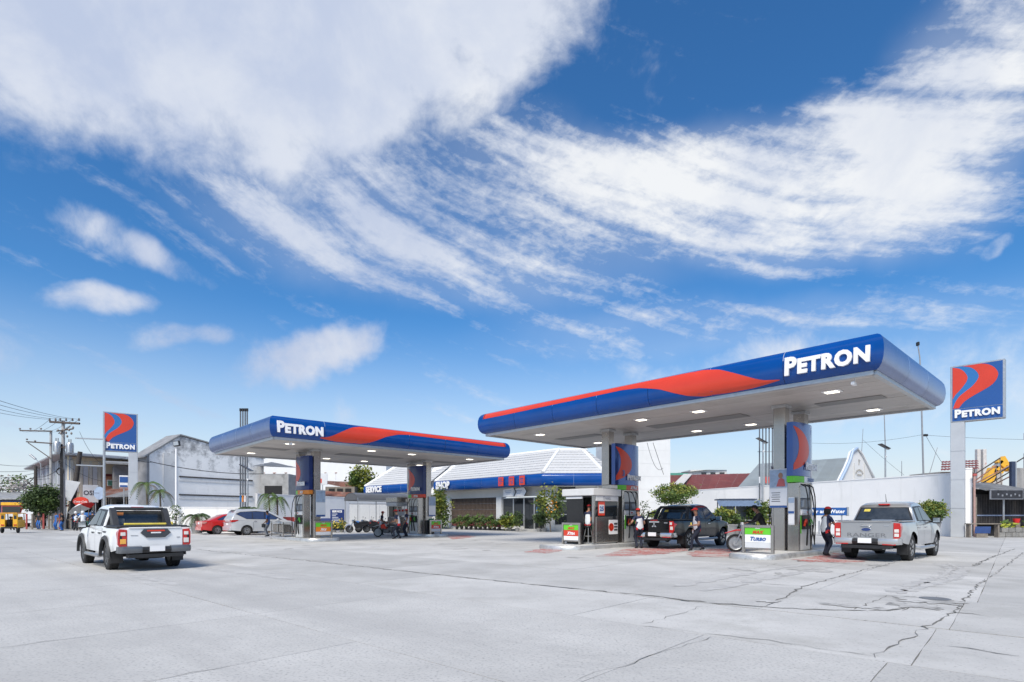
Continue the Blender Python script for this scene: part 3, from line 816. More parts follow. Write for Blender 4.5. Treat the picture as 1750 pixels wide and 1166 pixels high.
t = thing('cashier_booth', 'grey steel cashier booth behind the attendants on the left canopy island', 'booth', wb(11.3, 7.5, .15), UA)
m = MB(); m.cbox((0, 0, .55), (1.2, 1.3, 1.1), .03); m.build('counter_body', stainless, t)
for x in (-.57, .57):
    for y in (-.62, .62):
        m = MB(); m.cbox((x, y, 1.48), (.06, .06, .75), .01); m.build('post', stainless, t)
m = MB(); m.span((-.5, .58, 1.1), (.5, .62, 1.85)); m.build('window_pane', glass, t)
m = MB(); m.cbox((0, 0, 1.98), (1.3, 1.4, .24), .02); hd = m.build('header', offw, t)
text('header_text', 'Treats', .18, mat('grey_print', (.25, .27, .33), .5), hd, (0, -.705, 1.92), ext=.003, off=.02)
m = MB(); m.cbox((0, 0, 2.28), (1.34, 1.44, .34), .03); m.build('booth_roof', stainless, t)
m = MB(); m.box((-.3, -.66, 1.42), (.55, .014, .46)); po = m.build('poster', offw, t)
for x in (-.42, -.18):
    m = MB(); m.box((x, -.671, 1.54), (.16, .008, .14)); m.build('poster_mark', red, po)

# ------------------------------------------------------------------ posters and price boards on the columns
def poster(label, loc, rz, w, h, bands):
    t = thing('column_poster', label, 'poster', loc, rz, 'posters strapped to the canopy columns')
    m = MB(); m.cbox((0, 0, h/2), (w, .03, h), .006); p = m.build('poster_board', offw, t)
    for z0, z1, mm in bands:
        m = MB(); m.box((0, -.019, (z0+z1)/2*h), (w*.94, .008, (z1-z0)*h)); m.build('poster_band', mm, p)
    return t
skyb = mat('poster_sky', (.33, .42, .55), .45, var=.25, scale=5.)
t = poster('poster of a smiling figure over a white notice on the near front column', wa(12.7, 2.76, 1.65), ANG_A, .62, 1.36, [(.52, .97, skyb), (.06, .49, white), (.0, .05, blue_sign)])
m = MB(); m.ball((.08, -.03, 1.12), (.08, .012, .10), 10, 6); m.build('printed_face', skin, t)
m = MB(); m.prism([(-.06, .74), (.24, .74), (.2, .98), (.12, 1.03), (.02, 1.0)], 'xz', -.034, -.024); m.build('printed_shirt', mat('poster_red', (.5, .12, .12), .5), t)
m = MB()
for k in range(5): m.box((-.08, -.026, .52-.075*k), (.30-.04*(k % 2), .006, .022))
m.build('printed_line', mat('dark_print', (.06, .06, .07), .5), t)
t = poster('narrow blue and white price list strapped to the dispenser side of the near column', wa(13.2, 2.58, 1.05), ANG_A, .20, .95, [(.80, .97, skyb), (.42, .5, blue_sign), (.05, .38, white)])
t = poster('poster with white notice and blue edge on the front column of the left canopy', wb(3.62, 3.04, 1.3), UA, .54, 1.45, [(.55, .97, skyb), (.08, .52, white), (.0, .06, blue_sign)])
t = poster('poster with blue edge on the column behind the bin near the attendants', wb(11.62, 4.04, 1.3), UA, .54, 1.3, [(.55, .97, skyb), (.08, .52, white), (.0, .06, blue_sign)])
t = thing('fire_extinguisher', 'red fire extinguisher standing by the near front column', 'extinguisher', wa(12.3, 2.75, .15))
m = MB(); m.lathe([(.0, 0), (.075, .0), (.08, .05), (.08, .45), (.05, .53), (.025, .55), (.025, .6), (0, .6)], 14); m.build('cylinder', red, t, smooth=40)
m = MB(); m.lathe([(.082, .24), (.082, .34)], 14); m.build('label_band', white, t); m = MB(); m.cbox((0, -.03, .63), (.05, .12, .05), .01); m.build('valve', black, t)
# a loose grounding hose on the near island
# ------------------------------------------------------------------ pylons
def pylon(label, cx, Y, rz, side, face_w=2.62, face_h=3.55, ztop=10.75):
    t = thing('pylon_sign', label, 'pylon sign', ((cx-CX)*Y/F, Y, 0), rz, 'tall brand pylons')
    cw = .70
    z0 = ztop-face_h
    sx = side*(face_w/2-cw/2)                    # the post stands under one end of the face
    m = MB(); m.cbox((0, 0, z0/2), (cw, .40, z0), .02); p = m.build('post', mat('pylon_post', (.50, .52, .55), .5, .2, var=.08, scale=1.), t)
    for k in range(1, 4):
        m = MB(); m.box((0, 0, z0*k/4), (cw+.012, .412, .03)); m.build('post_joint', steel, p)
    c = -sx
    m = MB(); m.cbox((c, 0, z0+face_h/2), (face_w, .42, face_h), .03); m.build('frame', steel, t)
    for sg in (-1, 1):
        y = sg*.215
        fw, fh = face_w-.22, face_h-.16
        x0 = c-sg*(-1)*fw/2*(1) if False else c-fw/2
        zt = z0+face_h-.08; ht = fh*.775; zb = zt-ht
        def X(s): return (x0+s*fw) if sg < 0 else (x0+fw-s*fw)
        m = MB(); m.box((c, y, (zt+zb)/2), (fw, .02, ht)); em = m.build('emblem_panel', blue_sign, t)
        m = MB(); m.box((c, y, (zb-.03+z0+.08)/2), (fw, .02, zb-.03-z0-.08)); tp = m.build('name_panel', navy if False else blue_sign, t)
        def poly(name, pts, mm, d):
            def smooth_(P):
                out = []
                n = len(P)
                for i in range(n-1):
                    p0 = P[max(0, i-1)]; p1 = P[i]; p2 = P[i+1]; p3 = P[min(n-1, i+2)]
                    for k in range(4):
                        u = k/4
                        out.append(tuple(.5*((2*p1[j])+(-p0[j]+p2[j])*u+(2*p0[j]-5*p1[j]+4*p2[j]-p3[j])*u*u+(-p0[j]+3*p1[j]-3*p2[j]+p3[j])*u**3) for j in (0, 1)))
                out.append(P[-1]); return out
            Q = []
            for seg in pts: Q += smooth_(seg) if len(seg) > 2 else list(seg)
            m = MB(); m.prism([(X(a), zt-b*ht) for a, b in Q], 'xz', y+sg*.011, y+sg*d); m.build(name, mm, em)
        inner = [(.196, 0.004), (.357, .05), (.47, .14), (.535, .265), (.51, .37), (.41, .5), (.27, .61), (.147, .71), (.063, .84), (.015, .985)]
        outer = [(.14, .99), (.16, .955), (.245, .85), (.385, .755), (.594, .645), (.776, .54), (.874, .43), (.913, .285), (.846, .145), (.72, .047), (.58, .004)]
        lobe = [(.005, .004), (.147, .052), (.245, .14), (.308, .26), (.30, .355), (.245, .45), (.147, .575), (.063, .665), (.005, .77)]
        poly('blue_wave', [[(.006, .006), (.15, .006), (.19, .006)], inner, [(.005, .99), (.005, .5)]], bandblue, .014)
        poly('red_lobe', [lobe], red, .018)
        poly('red_wave', [inner, outer], red, .018)
        for q_, o_ in (('edge', .0),):
            pass
        text('lettering', 'PETRON', .66, white, tp, (c, y+sg*.05, z0+.30), rz=0 if sg < 0 else PI, ext=.04, off=.05, first=.8, sx=1.10*fw/2.75)
    return t
pylon('tall pylon at the right beside the white wall, red and blue emblem over white lettering', 1637, 35.2, R(-47.15), -1)
pylon('tall pylon at the left beyond the white pickup, red and blue emblem over white lettering', 227.5, 50.5, R(35), 1, 2.55, 3.5, 10.5)
# ------------------------------------------------------------------ station shop
roofm = mat('roof_tile_white', (.50, .505, .515), .7, 0, var=.05, scale=1.5, tone=.04, spec=.3, stain=((.48, .485, .49), .9, .56, .85))
trimw = mat('trim_white', (.74, .745, .75), .5, var=.04, scale=1.)
wallg = mat('shop_wall', (.58, .575, .56), .75, var=.06, scale=1.)
tilew = mat('shop_column', (.64, .645, .65), .4, var=.06, scale=3.)
louv = mat('louvre_brown', (.115, .085, .068), .7, var=.35, scale=4., tone=.12)
framea = mat('aluminium_frame', (.50, .51, .52), .4, .6, var=.06)
P0 = Vector((-7.3, 58.8, 0)); P1 = Vector((3.0, 47.7, 0)); SRZ = math.atan2(P1.y-P0.y, P1.x-P0.x)
SL = (P1-P0).length
shop = thing('station_shop', 'white roofed station shop with blue fascia lettered SHOP and red seal signs', 'shop', P0, SRZ)
def slx(px):
    """distance along the shop front of the point seen at a pixel column"""
    k = (px-CX)/F; d = (P1-P0).normalized()
    return (k*P0.y-P0.x)/(d.x-k*d.y)
TI = Matrix.Rotation(-SRZ, 4, 'Z') @ Matrix.Translation(-P0)    # world to shop frame
def tiled(parent, eA, eB, rB, rA, rows, name='roof_course', pitch=.33, m=roofm):
    eA, eB, rA, rB = [Vector(q) for q in (eA, eB, rA, rB)]
    nrm = (eB-eA).cross(rA-eA).normalized()
    if nrm.z < 0: nrm = -nrm
    for j in range(rows):
        t0, t1 = j/rows, (j+1)/rows
        a0, b0 = eA.lerp(rA, t0), eB.lerp(rB, t0); a1, b1 = eA.lerp(rA, t1), eB.lerp(rB, t1)
        n = max(4, int((b0-a0).length/pitch)*2)
        vs = []
        dn = (a0-a1).normalized()
        for i in range(n+1):
            u = i/n; w = .03*(1 if i % 2 else -1)
            p0 = a0.lerp(b0, u); p1 = a1.lerp(b1, u)
            vs += [p0+dn*(.03+w*.5)+nrm*(.012), p0+dn*(.03+w*.5)+nrm*(.06+w*.3), p1+nrm*(.012+w*.15)]
        fs = []
        for i in range(n): fs += [(3*i, 3*i+3, 3*i+4, 3*i+1), (3*i+1, 3*i+4, 3*i+5, 3*i+2)]
        b = MB(); b.T = TI; b.add(vs, fs); b.build(name, m, parent, fix=False)
def offpoly(pts, d):
    """offset an open polyline to its left (inward) by d, mitred"""
    out = []
    for i, p in enumerate(pts):
        def nn(a, b): q = (b-a).normalized(); return Vector((-q.y, q.x, 0))
        if i == 0: n = nn(pts[0], pts[1]); k = 1
        elif i == len(pts)-1: n = nn(pts[-2], pts[-1]); k = 1
        else:
            n1_, n2_ = nn(pts[i-1], p), nn(p, pts[i+1]); n = (n1_+n2_).normalized(); k = 1/max(.3, n.dot(n1_))
        out.append(p+n*d*k)
    return out
P2 = Vector((7.35, 47.55, 0)); P3 = P2+U*1.7
front = [P0, P1, P2, P3]
eave = offpoly(front, -.95); ridge = offpoly(front, 2.7); wallin = offpoly(front, .25)
ZE, ZF, ZR = 3.83, 4.86, 7.25
def up(p, z): return Vector((p.x, p.y, z))
for i in range(3):
    tiled(shop, up(eave[i], ZF), up(eave[i+1], ZF), up(ridge[i+1], ZR), up(ridge[i], ZR), 9)
for i in (1, 2):                                 # hip caps
    b = MB(); b.T = TI; b.tube([up(eave[i], ZF+.06), up(ridge[i], ZR+.06)], .16, 8); b.build('hip_cap', trimw, shop, smooth=50)
b = MB(); b.T = TI; b.tube([up(eave[0], ZF-.05), up(ridge[0], ZR+.1)], .22, 6); b.build('barge_board', trimw, shop)
b = MB(); b.T = TI; b.tube([up(p, ZR+.03) for p in ridge], .14, 8); b.build('ridge_cap', trimw, shop, smooth=50)
back = offpoly(front, 9.)
b = MB(); b.T = TI
for i in range(3): b.quad(up(ridge[i], ZR), up(ridge[i+1], ZR), up(back[i+1], ZR), up(back[i], ZR))
b.build('flat_roof', trimw, shop)
b = MB(); b.T = TI; b.quad(up(eave[0], ZE), up(ridge[0], ZR-.05), up(back[0], ZR-.05), up(back[0], 0), up(wallin[0], 0)); b.build('end_wall', trimw, shop)
def blue_fascia(parent, pts, T, z0, h):
    for i in range(len(pts)-1):
        a, c = pts[i], pts[i+1]; ln = (c-a).length; k = max(1, round(ln/2.6))
        d = (c-a).normalized(); n = Vector((d.y, -d.x, 0))
        def mit(j):
            if j in (0, len(pts)-1): return 0
            q = (pts[j]-pts[j-1]).normalized(); r = (pts[j+1]-pts[j]).normalized()
            return math.tan(math.acos(max(-1, min(1, q.dot(r))))/2)*(1 if q.cross(r).z > 0 else -1)
        for q in range(k):
            b = MB(); b.T = T
            def fn(u, v, q=q):
                yy, zz = prof(v); o = -yy*.95
                s0 = (-o*mit(i)*1 if q == 0 else ln*q/k+.004); s1 = (ln+o*mit(i+1) if q == k-1 else ln*(q+1)/k-.004)
                p = a+d*(s0+(s1-s0)*u)+n*o
                return Vector((p.x, p.y, z0+zz/.96*h))
            b.grid(fn, 2, 12); b.build('fascia_panel', blue, parent, smooth=40)
blue_fascia(shop, eave, TI, ZE, ZF-ZE)
b = MB(); b.T = TI
for i in range(3): b.quad(up(eave[i], ZE+.02), up(eave[i+1], ZE+.02), up(wallin[i+1], ZE+.02), up(wallin[i], ZE+.02))
b.build('eave_soffit', wallg, shop)
text('lettering', 'SHOP', .98, white, shop, (slx(774)-.05, -.95-.33, ZE+.22), ext=.03, off=.05, sx=.86)
for px, marks in ((872, 0), (890, 1), (908, 2)):
    x = slx(px)+.15
    b = MB(); b.cbox((x, -1.28, ZE+.54), (.66, .05, .80), .03); sq = b.build('red_seal', red, shop)
    b = MB()
    if marks == 0: [b.box((x+o, -1.312, ZE+z), (w, .02, .05)) for o, z, w in ((0, .78, .4), (-.05, .66, .3), (.05, .54, .42), (0, .40, .3), (-.12, .28, .2))]
    elif marks == 1: [b.box((x+o, -1.312, ZE+z), (w, .02, h)) for o, z, w, h in ((-.18, .5, .05, .5), (.18, .5, .05, .5), (0, .76, .4, .05), (0, .5, .1, .1), (.04, .36, .05, .2))]
    else: [b.box((x+o, -1.312, ZE+z), (w, .02, h)) for o, z, w, h in ((0, .72, .44, .05), (-.13, .5, .05, .34), (.13, .5, .05, .34), (0, .52, .05, .5), (0, .34, .4, .05))]
    b.build('seal_mark', blue_sign, sq)
# wall below
b = MB(); b.span((0, 0, 3.05), (SL, .25, ZE)); b.build('lintel', wallg, shop)
for px0, px1 in ((757, 771), (849.5, 858.5)):
    b = MB(); b.span((slx(px0), -.12, 0), (slx(px1), .3, 3.05)); b.build('column', tilew, shop)
b = MB(); b.T = TI; b.cbox((P1.x+.25, P1.y+.12, 1.92), (.75, .6, 3.84), .03); b.build('column', tilew, shop)
x0, x1 = slx(771.5), slx(849)
for r_ in range(5):                              # rolled louvre screen: bars in five rows
    z0, z1 = .25+r_*.56, .25+r_*.56+.54
    nb = 34
    b = MB()
    b.span((x0, .10, z0), (x1, .12, z1))
    for k in range(nb): b.span((x0+(x1-x0)*(k+.15)/nb, .02, z0), (x0+(x1-x0)*(k+.7)/nb, .10, z1))
    b.build('louvre_row', louv, shop)
b = MB(); b.span((x0, -.02, 0), (x1, .2, .24)); b.build('louvre_sill', wallg, shop)
x0, x1, x2, x3 = slx(859), slx(877), slx(895), slx(931)
for a, c, z0, z1, nm in ((x0, x1, .35, 2.95, 'window'), (x1, x2, .35, 2.95, 'window'), (x2, (x2+x3)/2, .1, 2.95, 'door'), ((x2+x3)/2, x3, .1, 2.95, 'door')):
    b = MB(); w = .07
    b.span((a, .02, z0), (a+w, .12, z1)); b.span((c-w, .02, z0), (c, .12, z1)); b.span((a+w, .02, z1-w), (c-w, .12, z1)); b.span((a+w, .02, z0), (c-w, .12, z0+w))
    if nm == 'window': b.span((a+w, .03, 1.35), (c-w, .11, 1.41))
    f = b.build(nm, framea, shop)
    b = MB(); b.span((a+w, .06, z0+w), (c-w, .08, z1-w)); b.build('pane', glass, f)
    if nm == 'door':
        b = MB(); b.tube([(c-.18, -.03, 1.0), (c-.18, -.03, 1.5)], .018); b.build('handle', chrome, f)
b = MB(); b.span((x0, -.04, 0), (x2, .22, .35)); b.build('window_sill', wallg, shop)
b = MB(); b.box(((x2+x3)/2+.5, -.0, 1.85), (.42, .02, .42)); b.build('door_notice', bandblue, shop)
for px in (879, 897):                            # two white arrow shaped boards hanging from the eave
    x = slx(px)-.1
    b = MB(); b.prism([(x-.85, 3.05), (x+.55, 3.05), (x+.85, 3.45), (x+.55, 3.82), (x-.85, 3.70)], 'xz', -.50, -.46); ar = b.build('arrow_board', white, shop)
    b = MB(); b.prism([(x+.55, 3.06), (x+.64, 3.06), (x+.93, 3.45), (x+.64, 3.82), (x+.55, 3.82), (x+.83, 3.45)], 'xz', -.535, -.51); b.build('chevron', black, ar)
    for k in range(3):
        b = MB(); b.box((x-.2, -.505, 3.56-.14*k), (.9-.2*k, .008, .05)); b.build('print_line', mat('blue_print', (.22, .3, .45), .5), ar)
# chamfered corner wall
CHX = P2-P1
TC = TI @ Matrix.Translation(P1)                 # frame: X along the chamfer, Y inward
def cx(px): return (px-CX)*47.6/F-P1.x
for q0, q1 in (((.62, .05, 3.2), (cx(954), .3, ZE)), ((cx(984), .05, 3.2), (4.3, .3, ZE)), ((.62, .06, .0), (4.3, .3, .5)), ((.62, .06, 2.58), (cx(954), .3, 3.195)), ((cx(984), .06, 2.58), (4.3, .3, 3.195))):
    b = MB(); b.T = TC; b.span(q0, q1); b.build('wall', wallg, shop)
b = MB(); b.T = TC; b.span((cx(954), .1, 2.6), (cx(984), .2, ZE)); b.build('upper_pane', glass, shop)
for a, c in ((.62, 1.75), (1.77, 2.9), (2.92, 4.3)):
    b = MB(); b.T = TC; w = .06
    zt = 2.58
    b.span((a, .05, .5), (a+w, .15, zt)); b.span((c-w, .05, .5), (c, .15, zt)); b.span((a+w, .05, zt-w), (c-w, .15, zt)); b.span((a+w, .05, .5), (c-w, .15, .56)); b.span((a+w, .06, 1.4), (c-w, .14, 1.46))
    f = b.build('window', framea, shop)
    b = MB(); b.T = TC; b.span((a+w, .09, .56), (c-w, .11, zt-w)); b.build('pane', glass, f)
b = MB(); b.T = TI
b.quad(up(P2, 0), up(P3, 0), up(P3, ZE), up(P2, ZE)); b.build('wall', wallg, shop)
ap = offpoly(front, -1.1)
b = MB(); b.T = TI
pp = [up(p, 0) for p in ap]+[up(p, 0) for p in reversed(wallin)]
b.add([(p.x, p.y, -.02) for p in pp]+[(p.x, p.y, .13) for p in pp], [list(range(8))[::-1], list(range(8, 16))]+[[i, (i+1) % 8, 8+(i+1) % 8, 8+i] for i in range(8)])
b.build('apron', concrete, shop)
# service wing
Q0 = Vector((-17.4, 68.2, 0)); Q1 = Vector((-8.2, 59.6, 0)); QRZ = math.atan2(Q1.y-Q0.y, Q1.x-Q0.x)
serv = thing('service_wing', 'white roofed wing with blue fascia lettered SERVICE behind the left canopy', 'building', Q0, QRZ)
TI_ = TI; TI = Matrix.Rotation(-QRZ, 4, 'Z') @ Matrix.Translation(-Q0)
q_e = offpoly([Q0, Q1], -.6); q_r = offpoly([Q0, Q1], 3.0)
tiled(serv, up(q_e[0], 4.86), up(q_e[1], 4.86), up(q_r[1], 7.4), up(q_r[0], 7.4)+Vector((1.2, -1.1, 0)), 9)
b = MB(); b.T = TI; b.tube([up(q_e[0], 4.75), up(q_r[0], 7.45)+Vector((1.2, -1.1, 0))], .25, 6); b.build('barge_board', trimw, serv)
blue_fascia(serv, q_e, TI, 3.83, 1.03)
QL = (Q1-Q0).length
b = MB(); b.span((0, 0, 2.9), (QL, .25, 3.85)); b.span((0, 0, 0), (.5, .25, 2.9)); b.span((5.6, 0, 0), (6.3, .25, 2.9)); b.span((QL-.6, 0, 0), (QL, .25, 2.9)); b.build('wall', wallg, serv)
b = MB(); b.span((.5, 2., 0), (QL-.6, 2.1, 3)); b.build('back_wall', greycloth if False else mat('bay_wall', (.36, .36, .35), .8, var=.15), serv)
for k in range(2):
    b = MB()
    a = .5+k*5.8; c = a+5.1
    for j in range(12): b.span((a, .08, j*.24), (c, .13, j*.24+.22))
    b.build('roller_shutter', steel, serv)
text('lettering', 'SERVICE', .95, white, serv, (2.35, -.95, 4.08), ext=.03, off=.05, sx=.86)
TI = TI_
b = MB(); b.span((-1.5, -9, 0), (0, -8.9, 0))
# white gable sheet between the wings
t = thing('valley_roof', 'plain white sloping roof piece between the SERVICE and SHOP wings', 'roof', (-7.9, 59.6, 0)); t['kind'] = 'thing'
b = MB(); b.quad((-1.9, .2, 3.7), (.7, -1.3, 3.7), (2.6, 1.4, 7.2), (-.6, 3.0, 7.2)); b.quad((-1.9, .2, 3.7), (.7, -1.3, 3.7), (.7, -1.3, 3.5), (-1.9, .2, 3.5)); b.build('roof_sheet', trimw, t)

# ------------------------------------------------------------------ walls round the plot
def wall(label, a, c, h, th=.22, cap=True, m=whitewall, cat='wall', name='boundary_wall', bays=4):
    a, c = Vector(a), Vector(c); ln = (c-a).length; rz = math.atan2(c.y-a.y, c.x-a.x)
    t = thing(name, label, cat, a, rz); t['kind'] = 'thing'
    k = max(1, round(ln/bays))
    for i in range(k):
        b = MB(); b.span((ln*i/k+.006, -th/2, -.02), (ln*(i+1)/k-.006, th/2, h)); b.build('wall_panel', m, t)
    if cap:
        b = MB(); b.span((0, -th/2-.03, h+.002), (ln, th/2+.03, h+.07)); b.build('coping', m, t)
    return t
wall('long high white boundary wall behind the right canopy and the grey pickup', (19.9, 61.5, 0), (28.9, 35.9, 0), 4.05)
wall('short white wall end beside the right pylon post', (28.92, 35.7, 0), (29.25, 35.55, 0), 4.3, bays=9)
wall('white boundary wall behind the left canopy and the young palms', (-20.6, 45, 0), (-13.6, 60, 0), 3.05)
wall('low white wall before the stained grey gable wall', (-28.6, 43.7, 0), (-20.9, 44.9, 0), 1.95)
b = MB(); b.T = None
t = thing('white_block', 'tall plain white building wall rising behind the booth right of the shop', 'building', (10.6, 58, 0), R(5))
for k in range(7):
    b = MB(); b.span((-1.2, 0, k*1.35+.004), (6.0, 3., k*1.35+1.346)); b.build('wall_course', mat('block_white', (.68, .685, .69), .8, var=.05, scale=.6, vstreak=((.56, .56, .56), 1.2, .56, .9)), t)

# ------------------------------------------------------------------ buildings behind
def ribbed(parent, eA, eB, rB, rA, sheets, m, T=None, amp=.035, per=6, name='roof_sheet'):
    eA, eB, rA, rB = [Vector(q) for q in (eA, eB, rA, rB)]
    nrm = (eB-eA).cross(rA-eA).normalized()
    if nrm.z < 0: nrm = -nrm
    for s in range(sheets):
        vs = []; n = per*2
        for i in range(n+1):
            u = (s+i/n*.995)/sheets; h = amp*(1 if i % 2 else -1)+(.012 if s % 2 else 0)
            vs += [eA.lerp(eB, u)+nrm*h, rA.lerp(rB, u)+nrm*h]
        b = MB(); b.T = T; b.add(vs, [(2*i, 2*i+2, 2*i+3, 2*i+1) for i in range(n)]); b.build(name, m, parent, fix=False)
redroof = mat('red_roof_sheet', (.215, .062, .055), .6, .1, var=.16, scale=.8, tone=.10, stain=((.30, .15, .11), .7, .56, .8))
greyroof = mat('grey_roof_sheet', (.36, .40, .42), .5, .3, var=.08, scale=.8, tone=.05)
rust = mat('rusty_sheet', (.30, .14, .10), .8, .1, var=.3, scale=1.2, tone=.15, stain=((.42, .36, .33), .9, .5, .7))
oldzinc = mat('old_zinc', (.33, .33, .33), .6, .4, var=.25, scale=1.5, tone=.1)
# red roof and grey roof behind the right wall
t = thing('red_roofed_house', 'house whose long red ribbed roof shows over the white wall', 'house', (0, 0, 0))
A_, B_ = AT(1120, 838, 66), AT(1272, 837, 66); Cc, Dd = AT(1290, 809, 74), AT(1120, 813, 74)
ribbed(t, A_, B_, Cc, Dd, 12, redroof)
b = MB(); b.span((A_.x, 66.3, 0), (B_.x, 67, A_.z)); b.build('wall', wallg, t)
a = AT(1150, 830, 66.0)
ribbed(t, a+Vector((0, 0, .15)), a+Vector((1.2, 0, .15)), AT(1183, 812, 73.6)+Vector((0, 0, .15)), AT(1168, 812, 73.6)+Vector((0, 0, .15)), 1, mat('clear_sheet', (.6, .58, .55), .5), name='pale_sheet')
b = MB(); b.span((Dd.x-.2, 74, Dd.z-.6), (AT(1176, 810, 74).x, 74.4, Dd.z+.35)); b.build('green_gutter', mat('green_gutter', (.08, .30, .24), .5), t)
t = thing('grey_house', 'pale grey house top showing above the long red roof', 'house', (0, 0, 0))
for i, (p0, p1, z0, z1, Y) in enumerate([(1180, 1242, 800, 812, 90), (1130, 1162, 809, 816, 92)]):
    a, c = AT(p0, z1, Y), AT(p1, z0, Y)
    b = MB(); b.span((a.x, Y, 0), (c.x, Y+5, c.z-.3)); w_ = b.build('wall', wallg, t)
    b = MB(); b.quad((a.x-.4, Y-.5, a.z+.5), (c.x+.6, Y-.5, c.z+.1), (c.x+.6, Y+6, c.z+.4), (a.x-.4, Y+6, a.z+.8)); b.build('roof', oldzinc, t)
    for k in range(3):
        b = MB(); xx = a.x+(c.x-a.x)*(.3+.25*k); b.span((xx, Y-.04, c.z-1.5), (xx+.8, Y+.02, c.z-.7)); b.build('window', glass, t)
t = thing('gabled_chapel', 'building with grey ribbed roof and white curved gable behind the right wall', 'building', (0, 0, 0))
A_, B_ = AT(1258, 836, 56), AT(1436, 824, 52); Cc, Dd = AT(1456, 782, 58), AT(1296, 793, 62)
ribbed(t, A_, B_, Cc, Dd, 16, greyroof)
g0, g1, g2 = AT(1432, 826, 51.6), AT(1462, 766, 53.5), AT(1496, 824, 55.5)
b = MB()
gp = []
for p, q in ((1432, 828), (1437, 818), (1446, 800), (1452, 786), (1456, 772), (1464, 766), (1472, 776), (1482, 796), (1492, 816), (1496, 828)):
    Y = 51.6+(p-1432)/64*3.6; gp.append(AT(p, q, Y))
gl = AT(1496, 850, 55.2); gf = AT(1432, 850, 51.6)
poly_ = gp+[Vector((gl.x, gl.y, 0)), Vector((gf.x, gf.y, 0))]
dn = (g2-g0); dn.z = 0; dn.normalize(); nn_ = Vector((-dn.y, dn.x, 0))*.3; k = len(poly_)
b.add(list(poly_)+[p+nn_ for p in poly_], [list(range(k)), list(range(k, 2*k))[::-1]]+[[i, i+k, (i+1) % k+k, (i+1) % k] for i in range(k)])
b.build('gable_wall', trimw, t)
b = MB(); b.tube([p-nn_*.2 for p in gp[:6]], .14, 6); b.build('gable_trim', mat('trim_blue', (.33, .43, .58), .5), t)
b = MB(); b.tube([p-nn_*.2 for p in gp[5:]], .11, 6); b.build('gable_trim', trimw, t)
for px in (1459, 1476):
    p = AT(px, 826, 51.6+(px-1432)/64*3.6)-nn_*.1; b = MB(); b.tube([p, p+Vector((0, 0, 1.9))], .06, 5); b.build('gable_rib', wallg, t)
b = MB()
for k in range(7):
    w = PI*(.15+.7*k/6); p = AT(1468, 800, 53.6); q = p+dn*(.7*math.cos(w))+Vector((0, 0, -.75+.55*math.sin(w)))-nn_*.15; b.box(q, (.10, .06, .16))
for k in range(4):
    p = AT(1468, 812, 53.6); b.box(p+dn*(-.3+.2*k)-nn_*.15, (.09, .06, .14))
b.build('gable_lettering', mat('faded_print', (.34, .33, .31), .7), t)
b = MB(); p = AT(1467, 790, 53.6)-nn_*.15; b.box(p, (.07, .05, .6)); b.box(p+Vector((0, 0, .12)), (.3, .05, .07)); b.build('cross_mark', MATS['faded_print'], t)
t = thing('red_roofed_shed', 'small house with a red tiled roof right of the boundary wall', 'house', (0, 0, 0))
A_, B_ = AT(1607, 806, 48), AT(1672, 803, 48); Cc, Dd = AT(1671, 787, 51), AT(1609, 789, 51)
for j in range(4):
    b = MB(); n = 22; vs = []
    for i in range(n+1):
        u = i/n; e = .05*(i % 2)
        p = A_.lerp(Dd, j/4).lerp(B_.lerp(Cc, j/4), u); q = A_.lerp(Dd, (j+1)/4).lerp(B_.lerp(Cc, (j+1)/4), u)
        vs += [p+Vector((0, -.1, .06+e)), q+Vector((0, 0, e))]
    b.add(vs, [(2*i, 2*i+2, 2*i+3, 2*i+1) for i in range(n)]); b.build('roof_course', redroof, t, fix=False)
b = MB(); b.span((A_.x+.2, 48.3, 0), (B_.x-.2, 52, A_.z)); b.build('wall', mat('block_wall', (.44, .41, .38), .85, var=.2, scale=3.), t)
b = MB(); b.span((AT(1655, 0, 48).x, 48.2, 3.6), (AT(1668, 0, 48).x, 48.34, 5.)); b.build('window', glass, t)

# old gable wall at the left
GK = 1.18
GA = Vector((-29.2, 45, 0))*GK; GD = Vector((.525, .851, 0)).normalized()
stainw = mat('stained_render', (.84, .84, .84), .9, var=.06, scale=.8, bump=.4, zstain=((.15, .155, .165), .9, 4.6, 6.), vstreak=((.52, .525, .53), 1.5, .58, .9))
t = thing('old_warehouse', 'old warehouse with black stained white gable wall at the left', 'building', GA, math.atan2(GD.y, GD.x))
HG = 1.4*(1-GK)
pf = [(0, 0), (10.2*GK, 0), (10.2*GK, 6.75*GK+HG), (4.1*GK, 7.75*GK+HG), (2.4*GK, 8.04*GK+HG), (0, 6.25*GK+HG)]
b = MB(); b.prism(pf, 'xz', 0, .3); b.build('gable_wall', stainw, t)
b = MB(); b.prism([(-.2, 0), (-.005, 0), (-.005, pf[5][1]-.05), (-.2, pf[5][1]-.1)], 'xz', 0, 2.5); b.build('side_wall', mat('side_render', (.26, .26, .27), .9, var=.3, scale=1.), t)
e = pf[5][1]; pk = pf[4]; rt = pf[2]
b = MB(); b.prism([(-.5, e-.3), (pk[0], pk[1]+.06), (rt[0]+.1, rt[1]+.05), (rt[0]+.1, rt[1]+.17), (pk[0], pk[1]+.18), (-.5, e-.18)], 'xz', -.12, 2.6); b.build('roof', oldzinc, t)
for z, xa, xb in ((4.62, 2.3, 9.0), (3.10, 2.3, 9.0), (1.62, 2.6, 10.0)):
    z, xa, xb = z*GK+HG, xa*GK, xb*GK
    b = MB(); b.cbox(((xa+xb)/2, -.06, z), (xb-xa, .14, .12), .02); b.build('dark_ledge', mat('ledge', (.07, .065, .065), .9, var=.4, scale=2.), t)
    b = MB(); b.box(((xa+xb)/2, -.03, z-.26), (xb-xa, .07, .34)); b.build('ledge_band', mat('ledge_white', (.70, .705, .71), .85, var=.1), t)
